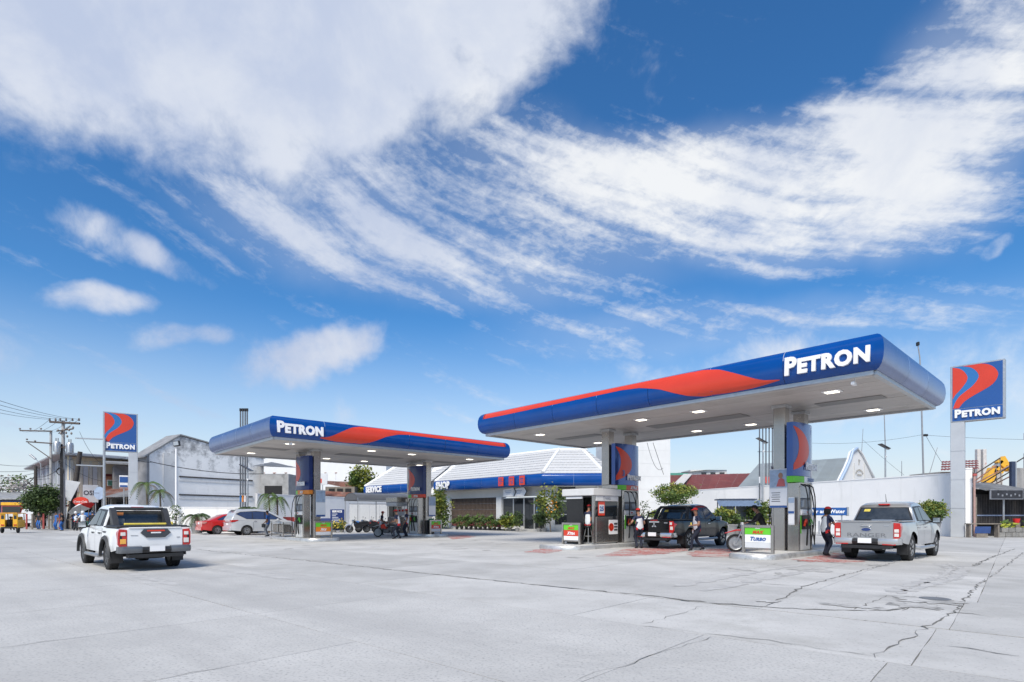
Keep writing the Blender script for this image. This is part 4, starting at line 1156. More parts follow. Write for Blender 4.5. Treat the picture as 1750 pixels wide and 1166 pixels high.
b = MB(); b.box((1.55*GK, -.05, 4.2), (1.2, .1, 6.4)); b.build('pale_strip', mat('pale_render', (.64, .645, .65), .9, var=.1, scale=.7, zstain=((.2, .205, .21), 1.1, 4.8, 7.)), t)
# houses seen between the canopy and the wall behind the left canopy
t = thing('white_warehouse', 'long white building with a window band behind the left canopy', 'building', (0, 0, 0))
a, c = AT(440, 850, 88), AT(660, 850, 82)
b = MB(); b.add([(a.x, a.y, 0), (c.x, c.y, 0), (c.x, c.y, HT(792, 82)), (a.x, a.y, HT(783, 88)), (a.x, a.y+8, 0), (c.x, c.y+8, 0), (c.x, c.y+8, HT(792, 82)), (a.x, a.y+8, HT(783, 88))], [(0, 1, 2, 3), (4, 5, 6, 7), (0, 4, 7, 3), (1, 5, 6, 2), (3, 2, 6, 7)]); b.build('wall', trimw, t)
d = (Vector(c)-Vector(a)); d.z = 0
def on(p, y, Y0=88, Y1=82):
    u = (p-440)/220; Y = Y0+(Y1-Y0)*u; return AT(p, y, Y)
for p0, p1 in ((448, 466), (468, 486), (488, 504), (556, 572), (574, 592)):
    q0, q1 = on(p0, 821), on(p1, 809); b = MB(); b.span((q0.x, q0.y-.1, q0.z), (q1.x, q0.y+.3, q1.z)); w_ = b.build('window', mat('grey_shutter', (.34, .33, .33), .6, var=.1), t)
    b = MB(); b.span((q0.x-.1, q0.y-.16, q1.z+.02), (q1.x+.1, q0.y, q1.z+.14)); b.build('lintel', rust, w_)
t = thing('block_shed', 'unfinished grey block shed behind the wall left of the front columns', 'shed', (0, 0, 0))
q0, q1 = AT(444, 843, 62), AT(493, 810, 62)
b = MB(); b.span((q0.x, 62, 0), (q1.x, 66, q1.z)); b.build('wall', mat('shed_block', (.33, .33, .33), .9, var=.25, scale=1.2, stain=((.15, .15, .15), .8, .55, .75)), t)
ribbed(t, (q0.x-.4, 61.4, HT(797, 62)), (AT(482, 0, 62).x, 61.4, HT(799, 62)), (AT(482, 0, 62).x, 66, HT(794, 62)), (q0.x-.4, 66, HT(784, 62)), 4, oldzinc)
b = MB(); p = AT(452, 832, 61.9); b.span((p.x, 61.9, p.z-1.2), (p.x+1.9, 62.05, p.z+.1)); b.build('opening', dark, t)
t = thing('rusty_roofed_house', 'house with two rusty corrugated roof slopes behind the left canopy', 'house', (0, 0, 0))
ribbed(t, AT(551, 826, 70), AT(607, 837, 70), AT(607, 824, 73), AT(556, 822, 73), 6, rust)
ribbed(t, AT(545, 848, 66), AT(606, 849, 66), AT(604, 842, 68), AT(548, 839, 68), 6, rust)
q0, q1 = AT(556, 846, 69.5), AT(606, 832, 69.5)
b = MB(); b.span((q0.x, 69.5, 0), (q1.x, 72, q1.z)); b.build('wall', wood, t)
for k in range(3):
    b = MB(); p = AT(562+14*k, 842, 69.4); b.span((p.x, 69.38, p.z-.5), (p.x+.7, 69.5, p.z+.5)); b.build('window', dark, t)
t = thing('billboard', 'small white board with a red mark behind the front columns', 'sign board', AT(551, 850, 65)*Vector((1, 1, 0)) if False else Vector((AT(551, 850, 65).x, 65, 0)))
b = MB(); b.cbox((0, 0, HT(819, 65)), (1.15, .1, 1.35), .02); b.build('panel', offw, t); b = MB(); b.box((-.2, -.06, HT(822, 65)), (.3, .02, .5)); b.build('red_mark', red, t)
b = MB(); b.tube([(0, .06, 0), (0, .06, HT(826, 65))], .06, 6); b.build('post', steel, t)
# ------------------------------------------------------------------ vehicles
# local frame: +X forward, Y left, origin on the ground under the rear axle
def lerp_tab(tab, x):
    if x <= tab[0][0]: return tab[0][1]
    for a, b in zip(tab, tab[1:]):
        if x <= b[0]:
            f = (x-a[0])/(b[0]-a[0]); f = f*f*(3-2*f) if len(a) > 2 else f
            return a[1]+(b[1]-a[1])*f
    return tab[-1][1]
def make_wheel(parent, x, y, r, w, rimr, spokes, rimmat, side):
    h = w/2
    m = MB()
    pr = [(rimr, -h*.82), (rimr+.03, -h*.95), (r-.06, -h), (r-.015, -h*.86), (r, -h*.6), (r, h*.6), (r-.015, h*.86), (r-.06, h), (rimr+.03, h*.95), (rimr, h*.82)]
    m.lathe(pr+[pr[0]], 32, (x, y, r), 'y')
    for k in range(32):                          # tread blocks
        a = 2*PI*k/32
        for yy in (-h*.55, h*.55):
            m.box((x+(r+.003)*math.cos(a), y+yy, r+(r+.003)*math.sin(a)), (.022, h*.55, .05), rot=Matrix.Rotation(-a, 3, 'Y'))
    wh = m.build('wheel', rubber, parent, smooth=35)
    m = MB(); s = side
    m.lathe([(rimr, -h*.8), (rimr-.012, s*h*.2-.02), (rimr-.012, s*h*.2+.02), (rimr, h*.8)], 28, (x, y, r), 'y')
    m.lathe([(.0, s*h*.12), (rimr*.98, s*h*.05)], 24, (x, y, r), 'y'); m.build('rim_well', black, wh, smooth=35)
    m = MB()
    m.lathe([(rimr-.03, s*h*.70), (rimr+.006, s*h*.86), (rimr+.014, s*h*.86), (rimr+.014, s*h*.80), (rimr-.03, s*h*.60), (rimr-.03, s*h*.70)], 28, (x, y, r), 'y')
    m.lathe([(0, s*h*.80), (.05, s*h*.80), (.075, s*h*.70), (.075, s*h*.40)], 16, (x, y, r), 'y')
    for k in range(spokes):
        a = 2*PI*k/spokes+.2
        for da in (-.14, .14):
            c, q = math.cos(a+da), math.sin(a+da); c2, q2 = math.cos(a+da*.5), math.sin(a+da*.5)
            m.tube([(x+.05*c2, y+s*h*.70, r+.05*q2), (x+(rimr-.015)*c, y+s*h*.74, r+(rimr-.015)*q)], [.020, .024], 4)
    m.build('rim', rimmat, wh, smooth=35)
    return wh
def carpaint(name, col, metal=0., rough=.3): return mat(name, col, rough, metal, var=.03, scale=2., coat=1.)
def loft_body(t, P, paint):
    """lower body with wheel openings, then the cab above the belt line"""
    L0, L1, wb, ar, wr = P['x0'], P['x1'], P['wb'], P['arch'], P['wr']
    hw = P['hw']
    xs = set()
    x = L0
    while x < L1: xs.add(round(x, 3)); x += .12
    for ax in (0, wb):
        for k in range(-10, 11): xs.add(round(ax+ar*math.sin(k/10*PI/2)*1.0, 4))
    xs |= {L1, L1-.03, L1-.1, L0+.03, L0+.08} | {round(q[0], 3) for q in P['top'] if L0 < q[0] < L1}
    xs = sorted(q for q in xs if L0 <= q <= L1)
    def zl(x):
        z = lerp_tab(P['sill'], x)
        for ax in (0, wb):
            d = abs(x-ax)
            if d < ar: z = max(z, wr*.98+math.sqrt(max(0, ar*ar-d*d)))
        return z
    zu = lambda x: lerp_tab(P['top'], x)
    def W(x, z):
        w = hw*lerp_tab(P['plan'], x)
        zm = .78; k = (z-zm)/.45
        w *= 1-.022*k*k if z < zm else 1-.045*k*k
        for ax in (0, wb):
            d = abs(x-ax)
            if d < ar+.14: w += P.get('flare', .03)*max(0, min(1, (ar+.14-d)/.14))*max(0, 1-abs(z-.72)/.5)
        return w
    nz = 7
    secs = []
    for x in xs:
        a, b = zl(x), zu(x); b = max(b, a+.02); e = min(.05, (b-a)*.3)
        half = [(W(x, a+(b-e-a)*k/(nz-1)), a+(b-e-a)*k/(nz-1)) for k in range(nz)]
        wt = half[-1][0]
        half += [(wt-.012, b-e*.45), (wt-.04, b-.006), (wt-.10, b+.004)]
        cr = P.get('crown', .02)
        half += [(wt*.55, b+cr*.7), (0, b+cr)]
        sec = [(-w, z) for w, z in half]+[(w, z) for w, z in reversed(half[:-1])]
        secs.append([(x, y, z) for y, z in sec])
    n = len(secs[0]); m = MB()
    m.add([p for s in secs for p in s], [(i*n+j, i*n+j+1, (i+1)*n+j+1, (i+1)*n+j) for i in range(len(secs)-1) for j in range(n-1)])
    for s in (secs[0], secs[-1]): m.quad(*s)
    body = m.build('body', paint, t, smooth=32)
    # inside of the openings and underside
    m = MB()
    for ax in (0, wb):
        for s in (-1, 1):
            pts = [(ax+(ar+.01)*math.cos(PI*k/12), wr*.98+(ar+.01)*math.sin(PI*k/12)) for k in range(13)]
            vs = [(p[0], s*(hw-.05), p[1]) for p in pts]+[(p[0], s*(hw-.42), p[1]) for p in pts]
            m.add(vs, [(i, i+1, 14+i, 13+i) for i in range(12)]); m.quad(*[(p[0], s*(hw-.42), p[1]) for p in pts])
    m.box(((L0+L1)/2, 0, lerp_tab(P['sill'], wb/2)+.12), (L1-L0-.3, hw*2-.86, .34))
    m.box((wb/2, 0, lerp_tab(P['sill'], wb/2)+.13), (wb-2*ar-.02, hw*2-.16, .22))
    m.tube([(0, -hw+.3, wr), (0, hw-.3, wr)], .06, 8); m.ball((0, .1, wr), .16, 10, 6)
    m.tube([(-.4, .55, .42), (.4, .62, .40)], .04, 6); m.tube([(-.4, -.55, .42), (.4, -.62, .40)], .04, 6)
    m.build('underbody', dark, t)
    return body, W, zu
def greenhouse(t, P, paint):
    """cab: stations along X between rear base and windscreen base; side faces lean inward"""
    g = P['cab']; belt = g['belt']; yb = g['yb']; lean = g['lean']
    rt = g['roof']
    xs = sorted({round(q[0], 3) for q in rt} | {round(rt[0][0]+(rt[-1][0]-rt[0][0])*k/26, 3) for k in range(27)})
    zt = lambda x: lerp_tab(rt, x)
    bl = lambda x: lerp_tab(belt, x)
    def yy(z, x): return yb-lean*(z-bl(x))-g.get('taper', .0)*max(0, x-g.get('tx', 9))
    secs = []
    for x in xs:
        z1 = max(zt(x), bl(x)+.012); z0 = bl(x)-.03; e = min(.07, (z1-z0)*.4)
        half = [(yy(z0, x), z0), (yy(z1-e, x), z1-e), (yy(z1-e, x)-.018, z1-e*.45), (yy(z1-e, x)-.06, z1-e*.12), (yy(z1-e, x)*.72, z1+.012), (0, z1+.022)]
        secs.append([(x, -a, b) for a, b in half]+[(x, a, b) for a, b in reversed(half[:-1])])
    n = len(secs[0]); m = MB()
    m.add([p for s in secs for p in s], [(i*n+j, i*n+j+1, (i+1)*n+j+1, (i+1)*n+j) for i in range(len(secs)-1) for j in range(n-1)])
    for s in (secs[0], secs[-1]): m.quad(*s)
    cab = m.build('cab', paint, t, smooth=30)
    for s in (-1, 1):                            # side windows and the black band round them
        for nm, pts, mm, d0, d1 in [('window_surround', g['surround'], black, .002, .006)]+[('side_window', w, glass if g.get('dark', True) else g['glass'], .007, .012) for w in g['windows']]:
            k = len(pts)
            vs = [(x, s*(yy(z, x)+d0), z) for x, z in pts]+[(x, s*(yy(z, x)+d1), z) for x, z in pts]
            m = MB(); m.add(vs, [list(range(k)), list(range(k, 2*k))]+[[i, (i+1) % k, k+(i+1) % k, k+i] for i in range(k)])
            m.build(nm, mm, t)
    return cab, yy
def on_slope(p0, p1, y, f, out=0.):
    """a point on the rear window plane: f from the bottom (p0) to the top (p1) in side view"""
    a, b = Vector((p0[0], 0, p0[1])), Vector((p1[0], 0, p1[1])); d = (b-a).normalized(); n = Vector((-d.z, 0, d.x))
    q = a.lerp(b, f)+n*out; return (q.x, y, q.z)
def panel_yz(m, pts, x0, x1): m.prism(pts, 'yz', x0, x1)

def pickup(label, loc, ang, cfg, scale=1.):
    t = thing('pickup_truck', label, 'pickup truck', loc, ang, None)
    t.scale = (scale,)*3
    p = cfg['paint']; wr = cfg.get('wr', .39); wb = 3.1
    hw = cfg.get('hw', .915); zr = cfg.get('rail', 1.16)
    P = dict(x0=-1.18, x1=4.05, wb=wb, arch=wr+.10, wr=wr, hw=hw, flare=cfg.get('flare', .035),
             sill=[(-1.2, .60), (-.6, .52), (.5, .46), (2.6, .46), (3.7, .44), (4.05, .5)],
             top=[(-1.2, zr), (.40, zr), (.55, zr+.01), (2.3, 1.15), (2.62, 1.15), (3.2, 1.11), (3.75, 1.03), (3.95, .95), (4.05, .82)],
             plan=[(-1.2, .975), (-.9, 1.0), (3.2, 1.0), (3.7, .965), (3.95, .88), (4.05, .78)])
    body, W, zu = loft_body(t, P, p)
    g = dict(belt=[(.3, zr), (2.8, 1.15)], yb=hw-.03, lean=.33, roof=[(.47, zr), (.62, 1.64), (.70, 1.72), (.95, 1.79), (1.45, 1.82), (1.75, 1.805), (1.98, 1.75), (2.72, 1.16)],
             surround=[(.72, 1.20), (.80, 1.66), (1.75, 1.70), (1.98, 1.66), (2.52, 1.20)],
             windows=[[(.90, 1.22), (.93, 1.61), (1.42, 1.65), (1.42, 1.22)], [(1.49, 1.22), (1.49, 1.65), (1.75, 1.66), (1.93, 1.63), (2.42, 1.22)]], glass=glass)
    if 'surround' in cfg: g['surround'] = cfg['surround']
    P['cab'] = g
    cab, yy = greenhouse(t, P, p)
    # rear window
    a, b = (.47, zr), (.62, 1.64)
    hwr = lambda f: (hw-.03-.33*(1.64-zr)*f)-.10
    m = MB(); m.quad(*[on_slope(a, b, y, f, .008) for y, f in ((-hwr(.08)-.06, .06), (hwr(.08)+.06, .06), (hwr(.98)+.045, 1.0), (-hwr(.98)-.045, 1.0))]); m.build('rear_window_seal', black, t)
    m = MB(); m.quad(*[on_slope(a, b, y, f, .014) for y, f in ((-hwr(.12), .12), (hwr(.12), .12), (hwr(.9), .93), (-hwr(.9), .93))]); rw = m.build('rear_window', mat('rear_glass', (.05, .055, .06), .08, var=.5, scale=3., spec=.8), t)
    m = MB(); m.quad(*[on_slope(a, b, y, f, .018) for y, f in ((hwr(.8)-.26, .70), (hwr(.8)-.08, .70), (hwr(.9)-.09, .88), (hwr(.9)-.26, .88))]); m.build('sticker', cfg.get('sticker', ylabel), rw)
    # windscreen
    m = MB(); m.quad((2.66, -.72, 1.20), (2.66, .72, 1.20), (2.05, .60, 1.70), (2.05, -.60, 1.70)); 
    for k in range(4): pass
    m.build('windscreen', glass, t)
    # bed: liner or cover between the rails
    if cfg.get('cover'):
        m = MB(); m.cbox((-.40, 0, zr+.035), (1.52, 2*hw-.16, .05), .015); m.build('bed_cover', black, t)
    else:
        m = MB(); m.box((-.36, 0, zr+.028), (1.45, 2*hw-.24, .012)); m.build('bed_liner', cfg.get('linermat', black), t)
    for s in (-1, 1):
        m = MB(); m.cbox((-.38, s*(hw-.055), zr+.022), (1.52, .09, .036), .012); m.build('bed_rail', cfg.get('railmat', black), t)
    # tailgate
    x = -1.18
    tg = cfg.get('tail_w', .66); zb, ztg = .66, zr+.012
    m = MB(); c = .05
    m.prism([(-tg, zb), (tg, zb), (tg, ztg-c), (tg-c, ztg), (-tg+c, ztg), (-tg, ztg-c)], 'yz', x-.035, x+.02); gate = m.build('tailgate', p, t)
    if cfg.get('tg_lower'):
        m = MB(); m.cbox((x-.036, 0, .80), (.022, 2*tg-.05, .21), .008); m.build('tailgate_band', p, gate)
    m = MB(); m.cbox((x-.033, 0, ztg-.012), (.05, 2*tg-.06, .035), .01); m.build('tailgate_lip', cfg.get('lipmat', p), gate)
    cfg['gate'](gate, x-.037)
    # lamps at the corners
    for s in (-1, 1):
        y0, y1 = tg+.012, hw*.975+.006
        zt_, zb_ = zr-.03, zr-.52
        if cfg['lamp'] == 'c':                  # lamp with a red C round a light and an amber lamp
            m = MB(); m.prism([(s*y0, zt_-.02), (s*(y1-.03), zt_), (s*y1, zt_-.10), (s*y1, zb_+.08), (s*(y1-.04), zb_), (s*y0, zb_)], 'yz', x-.04, x+.18); lp = m.build('tail_lamp', tailred, t)
            m = MB(); m.cbox((x-.042, s*(y0+.085), zt_-.13), (.02, .11, .09), .02); m.build('lamp_cell', tailwhite, lp)
            m = MB(); m.cbox((x-.042, s*(y0+.085), zb_+.16), (.02, .13, .13), .03); m.build('lamp_cell', amber if s > 0 else tailwhite, lp)
            m = MB(); m.box((x-.041, s*(y1-.06), zt_-.25), (.012, .05, .16)); m.build('lamp_divider', black, lp)
        elif cfg['lamp'] == 'stack':
            m = MB(); m.prism([(s*y0, zt_), (s*(y1-.02), zt_-.01), (s*y1, zt_-.10), (s*y1, zb_+.10), (s*(y1-.06), zb_), (s*y0, zb_)], 'yz', x-.03, x+.16); lp = m.build('tail_lamp', tailred, t)
            for z in (zt_-.235, zt_-.36):
                m = MB(); m.cbox((x-.032, s*(y0+.075), z), (.02, .115, .095), .018); cl = m.build('lamp_cell', tailwhite, lp)
                m = MB(); m.box((x-.044, s*(y0+.07), z), (.004, .05, .04)); 
        else:                                    # upright lamp of light and red parts
            m = MB(); m.prism([(s*y0, zt_+.0), (s*(y1-.05), zt_), (s*y1, zt_-.12), (s*(y1-.01), zb_+.12), (s*(y1-.06), zb_+.04), (s*y0, zb_+.04)], 'yz', x-.04, x+.22); lp = m.build('tail_lamp', tailred, t)
            m = MB(); m.cbox((x-.042, s*(y0+.07), zt_-.10), (.02, .10, .10), .02); m.build('lamp_cell', tailwhite, lp)
            m = MB(); m.cbox((x-.042, s*(y0+.10), zt_-.28), (.02, .12, .13), .03); m.build('lamp_cell', tailwhite, lp)
    # bumper
    bz = cfg.get('bumper_z', .56); bm_ = cfg['bumper']
    m = MB()
    m.prism([(x-.03, bz-.10), (x-.17, bz-.08), (x-.20, bz), (x-.17, bz+.07), (x-.03, bz+.08)], 'xz', -.34, .34); mid = m.build('bumper_middle', black, t)
    for s in (-1, 1):
        m = MB(); vs = []
        st = [(.34, 0, 1), (.42, .02, 1), (.75, .03, 1), (hw*.93, .0, 1), (hw*.985, -.10, .9), (hw*.985, -.22, .8)]
        for yv, dx, k in st: vs += [(x+.06-dx*0 if False else x-.02+max(0, -dx), s*yv, bz-.09*k), (x-.16-dx, s*yv, bz-.08*k), (x-.19-dx, s*yv, bz), (x-.16-dx, s*yv, bz+.09*k), (x-.02+max(0, -dx), s*yv, bz+.11*k)]
        vs = [(min(v[0], x+.2), v[1], v[2]) for v in vs]
        m.add(vs, [(5*i+j, 5*i+(j+1) % 5, 5*i+5+(j+1) % 5, 5*i+5+j) for i in range(len(st)-1) for j in range(5)]+[(0, 1, 2, 3, 4), tuple(5*(len(st)-1)+j for j in range(5))])
        m.build('bumper_end', bm_, t, smooth=40)
        if cfg.get('reflector'):
            m = MB(); m.cbox((x-.178, s*.62, bz-.075), (.03, .34, .04), .01); m.build('reflector', tailred, t)
    m = MB(); m.box((x-.205, 0, bz+.03), (.012, .36, .15)); m.build('number_plate', white, t)
    m = MB(); m.box((x-.02, 0, bz-.16), (.3, 1.3, .10)); m.build('bumper_skirt', black, t)
    # wheels and flaps
    for ax in (0, wb):
        for s in (-1, 1): make_wheel(t, ax, s*(hw-.125), wr, .265, cfg.get('rim_r', .235), 6, cfg['rim'], s)
    for s in (-1, 1):
        m = MB(); m.box((-.52, s*(hw-.14), .40), (.02, .28, .40)); m.build('mud_flap', black, t)
    m = MB(); m.lathe([(.15, -.1), (.33, -.11), (.34, 0), (.33, .09), (.15, .1)], 20, (-.70, 0, .43), 'z'); m.build('spare_wheel', rubber, t, smooth=40)
    m = MB(); m.tube([(-.4, -.42, .42), (-1.10, -.42, .40)], .04, 10); m.build('exhaust_pipe', steel, t)
    if cfg.get('flares'):
        for ax in (0, wb):
            for s in (-1, 1):
                m = MB(); n = 20; vs = []
                for k in range(n+1):
                    w = -.22+(PI+.44)*k/n; c_, q = math.cos(w), math.sin(w)
                    for rr, dy in ((wr+.085, -.03), (wr+.085, .045), (wr+.15, .045), (wr+.185, .0)):
                        zz = wr*.98+rr*q; vs.append((ax+rr*c_, s*(W(ax, .75)+dy), max(zz, .36)))
                m.add(vs, [(4*i+j, 4*i+(j+1) % 4, 4*i+4+(j+1) % 4, 4*i+4+j) for i in range(n) for j in range(4)])
                m.build('wheel_arch_flare', mat('flare_plastic', (.045, .047, .05), .55, var=.15), t, smooth=40)
    # running boards, mirrors, handles
    for s in (-1, 1):
        m = MB(); m.tube([(.56, s*(hw-.12), .40), (.66, s*(hw+.04), .36), (2.40, s*(hw+.04), .36), (2.52, s*(hw-.12), .40)], .055, 8); m.build('running_board', cfg.get('step', steel), t, smooth=40)
        m = MB(); m.cbox((2.30, s*(hw+.16), 1.22), (.14, .24, .20), .05); mi = m.build('mirror', cfg.get('mirror', black), t)
        m = MB(); m.cbox((2.32, s*(hw+.02), 1.17), (.08, .16, .06), .02); m.build('mirror_arm', black, mi)
        m = MB(); m.box((2.226, s*(hw+.17), 1.225), (.008, .18, .14)); m.build('mirror_glass', chrome, mi)
        for xx in (.86, 1.72):
            m = MB(); m.cbox((xx, s*(W(xx, .98)+.012), 1.0), (.22, .03, .04), .012); m.build('door_handle', cfg.get('handle', p), t)
        for x0_, x1_ in ((.62, .632), (1.445, 1.455), (2.42, 2.43)):   # door gaps
            m = MB(); k = 6
            vs = []
            for j in range(k+1):
                z = .50+.62*j/k; o = W(x0_, z)+.0025; vs += [(x0_+(.0 if j else .0), s*o, z), (x1_, s*o, z)]
            m.add(vs, [(2*j, 2*j+1, 2*j+3, 2*j+2) for j in range(k)]); m.build('door_gap', black, t)
    # third brake lamp, aerial
    m = MB(); m.cbox((.63, 0, 1.735), (.10, .32, .045), .015); bl = m.build('brake_lamp', tailred, t)
    if cfg.get('aerial'):
        m = MB(); m.tube([(.85, 0, 1.81), (.75, 0, 2.08)], [.012, .004], 5); m.build('aerial', black, t)
    if cfg.get('extra'): cfg['extra'](t, zr, hw, W)
    return t
# white pickup
white_p = carpaint('paint_white', (.80, .81, .82))
def gate_white(g, x):
    m = MB(); z = 1.035
    m.prism([(-.28, z+.10), (.28, z+.10), (.36, z), (.22, z-.13), (-.22, z-.13), (-.36, z)], 'yz', x-.03, x+.01); pl = m.build('handle_plate', mat('plate_grey', (.05, .055, .065), .45, var=.1), g)
    m = MB(); m.cbox((x-.036, 0, z+.055), (.016, .42, .04), .008); m.build('red_lettering', red, pl)
    m = MB(); m.cbox((x-.036, 0, z+.0), (.014, .24, .036), .008); m.build('silver_lettering', white, pl)
    m = MB(); m.box((x-.004, -.55, .90), (.006, .08, .025)); m.box((x-.004, .50, .97), (.006, .16, .016)); m.build('badge', steel, g)
def extra_white(t, zr, hw, W):
    # black roll bar against the cab, with its fairing down the bed sides
    for s in (-1, 1):
        m = MB(); m.prism([(-.05, zr+.03), (.30, zr+.03), (.52, 1.70), (.42, 1.72), (.28, 1.62)], 'xz', s*(hw-.30), s*(hw-.16))
        m.build('roll_bar_fin', mat('roll_bar', (.035, .036, .04), .45, var=.2), t)
        m = MB(); q = W(.2, 1.0)+.004; m.box((.18, s*q, 1.045), (.24, .004, .05)); m.box((.36, s*q, 1.045), (.08, .004, .035)); m.build('side_decal', mat('decal_dark', (.06, .06, .07), .5), t)
        m = MB(); m.prism([(.62, zr+.02), (.66, 1.66), (.80, 1.68), (.74, zr+.02)], 'xz', s*(hw-.2), s*(hw-.03)) if False else None
    m = MB(); m.cbox((.44, 0, 1.70), (.12, 1.24, .09), .03); m.build('roll_bar_top', MATS['roll_bar'], t)
    m = MB(); m.cbox((-.0, -.06, zr+.085), (.10, 1.05, .06), .02); m.build('yellow_bar', ylabel, t)
    m = MB(); m.cbox((.02, -.74, zr+.10), (.06, .05, .10), .02); m.build('yellow_buckle', ylabel, t)
    m = MB(); a, b = (.47, zr), (.62, 1.64); m.quad(*[on_slope(a, b, y, f, .02) for y, f in ((.34, .14), (.62, .14), (.58, .50), (.34, .50))]); m.build('rear_sticker', mat('sticker_print', (.20, .21, .22), .5, var=.8, scale=14.), t)
cfg_w = dict(tail_w=.655, paint=white_p, hw=.88, cover=True, lamp='c', bumper=mat('bumper_grey', (.16, .17, .185), .3, .5, var=.15), gate=gate_white, rim=mat('rim_dark', (.13, .135, .14), .3, .7), flares=True, extra=extra_white, handle=black, wr=.39, rail=1.17, bumper_z=.58, sticker=mat('sticker_red', (.55, .2, .06), .5),
             surround=[(.58, 1.20), (.74, 1.67), (1.75, 1.71), (1.98, 1.66), (2.52, 1.20)], step=mat('step_steel', (.30, .31, .32), .3, .6))
pickup('white pickup with black roll bar and wheel arch flares driving off at the left', (-9.80, 14.85, 0), R(137), cfg_w, .92)
# grey pickup
grey_p = carpaint('paint_silver', (.40, .405, .415), .55, .3)
def gate_grey(g, x):
    text('tailgate_lettering', 'RANGER', .165, mat('letter_grey', (.21, .21, .22), .4, .3), g, (x-.012, 0, .735), rz=-PI/2, ext=.004, off=.008, sx=1.62)
    m = MB(); m.lathe([(0, -.012), (.13, -.012), (.14, 0), (.13, .01)], 24, (0, 0, 0), 'x')
    m.v = [(v[0]+x-.01, v[1]*1.0, v[2]*.42+.955) for v in m.v]; e = m.build('oval_rim', chrome, g, smooth=40)
    m = MB(); m.lathe([(0, -.016), (.118, -.016), (.122, -.010)], 24, (0, 0, 0), 'x'); m.v = [(v[0]+x-.012, v[1], v[2]*.40+.955) for v in m.v]; m.build('blue_oval', mat('emblem_blue', (.01, .035, .16), .2, coat=.8), e)
    m = MB(); m.cbox((x-.012, 0, 1.075), (.03, .30, .05), .015); m.build('gate_handle', chrome, g)
    m = MB(); m.box((x-.004, -.52, 1.08), (.006, .13, .03)); m.build('badge', steel, g)
cfg_g = dict(tail_w=.69, paint=grey_p, hw=.895, lamp='stack', tg_lower=True, bumper=mat('bumper_silver', (.52, .52, .525), .3, .6, var=.05), gate=gate_grey, rim=mat('rim_bright', (.55, .55, .56), .25, .9), aerial=True, reflector=True, handle=grey_p, wr=.40, rail=1.19, linermat=grey_p, railmat=grey_p, flare=.05, step=steel, bumper_z=.60)
pickup('silver grey pickup with lettered tailgate being refuelled beside the near island', (11.62, 17.72, 0), R(42), cfg_g, 1.0)
# black pickup
black_p = mat('paint_black', (.005, .005, .006), .10, 0, var=.03, scale=2., coat=.4, spec=.25)
def gate_black(g, x):
    m = MB()
    for k in range(3):                           # three diamond emblem
        a = PI/2+k*2*PI/3; d = .062
        c = Vector((0, d*math.cos(a), .94+d*math.sin(a)))
        ax = Vector((0, math.cos(a), math.sin(a))); px_ = Vector((0, -math.sin(a), math.cos(a)))
        q = [c-ax*.058, c+px_*.034, c+ax*.058, c-px_*.034]
        m.prism([(v.y, v.z) for v in q], 'yz', x-.02, x)
    m.build('diamond_emblem', chrome, g)
    m = MB(); m.cbox((x-.008, 0, 1.085), (.03, .46, .065), .02); m.build('gate_handle', chrome, g)
    m = MB(); m.cbox((x+.0, 0, ZT-.0), (.05, .34, .03), .01); m.build('gate_lamp', tailred, g)
    for s in (-1, 1):
        m = MB(); m.cbox((x-.006, s*.52, 1.05), (.012, .15, .035), .005); m.build('badge', steel, g)
    m = MB(); m.prism([(-.62, .82), (-.35, .78), (.35, .78), (.62, .82), (.62, .85), (.35, .81), (-.35, .81), (-.62, .85)], 'yz', x-.012, x); m.build('gate_crease', black_p, g)
ZT = 1.15
def extra_black(t, zr, hw, W):
    rb = mat('roll_bar', (.035, .036, .04), .45, var=.2)
    m = MB()
    for dx in (0, .16): m.tube([(-.02+dx, -hw+.16, zr), (.22+dx, -hw+.24, 1.62), (.27+dx, -hw+.34, 1.71), (.27+dx, hw-.34, 1.71), (.22+dx, hw-.24, 1.62), (-.02+dx, hw-.16, zr)], .042, 8)
    m.build('roll_bar', rb, t, smooth=50)
    for s in (-1, 1):
        m = MB(); m.tube([(-.50, s*(hw-.12), zr+.03), (-.34, s*(hw-.14), zr+.27), (.04, s*(hw-.2), zr+.34)], .036, 7); m.build('roll_bar_stay', rb, t, smooth=50)
cfg_b = dict(paint=black_p, hw=.905, lamp='tall', bumper=mat('bumper_chrome', (.62, .62, .63), .22, .85, var=.05), gate=gate_black, rim=mat('rim_mid', (.42, .42, .43), .28, .85), reflector=True, handle=chrome, mirror=chrome, wr=.385, rail=1.15, extra=extra_black, step=steel, flare=.045)
pickup('black pickup with roll bar and chrome bumper standing at the booth island', (6.75, 23.95, 0), R(45), cfg_b, 1.02)

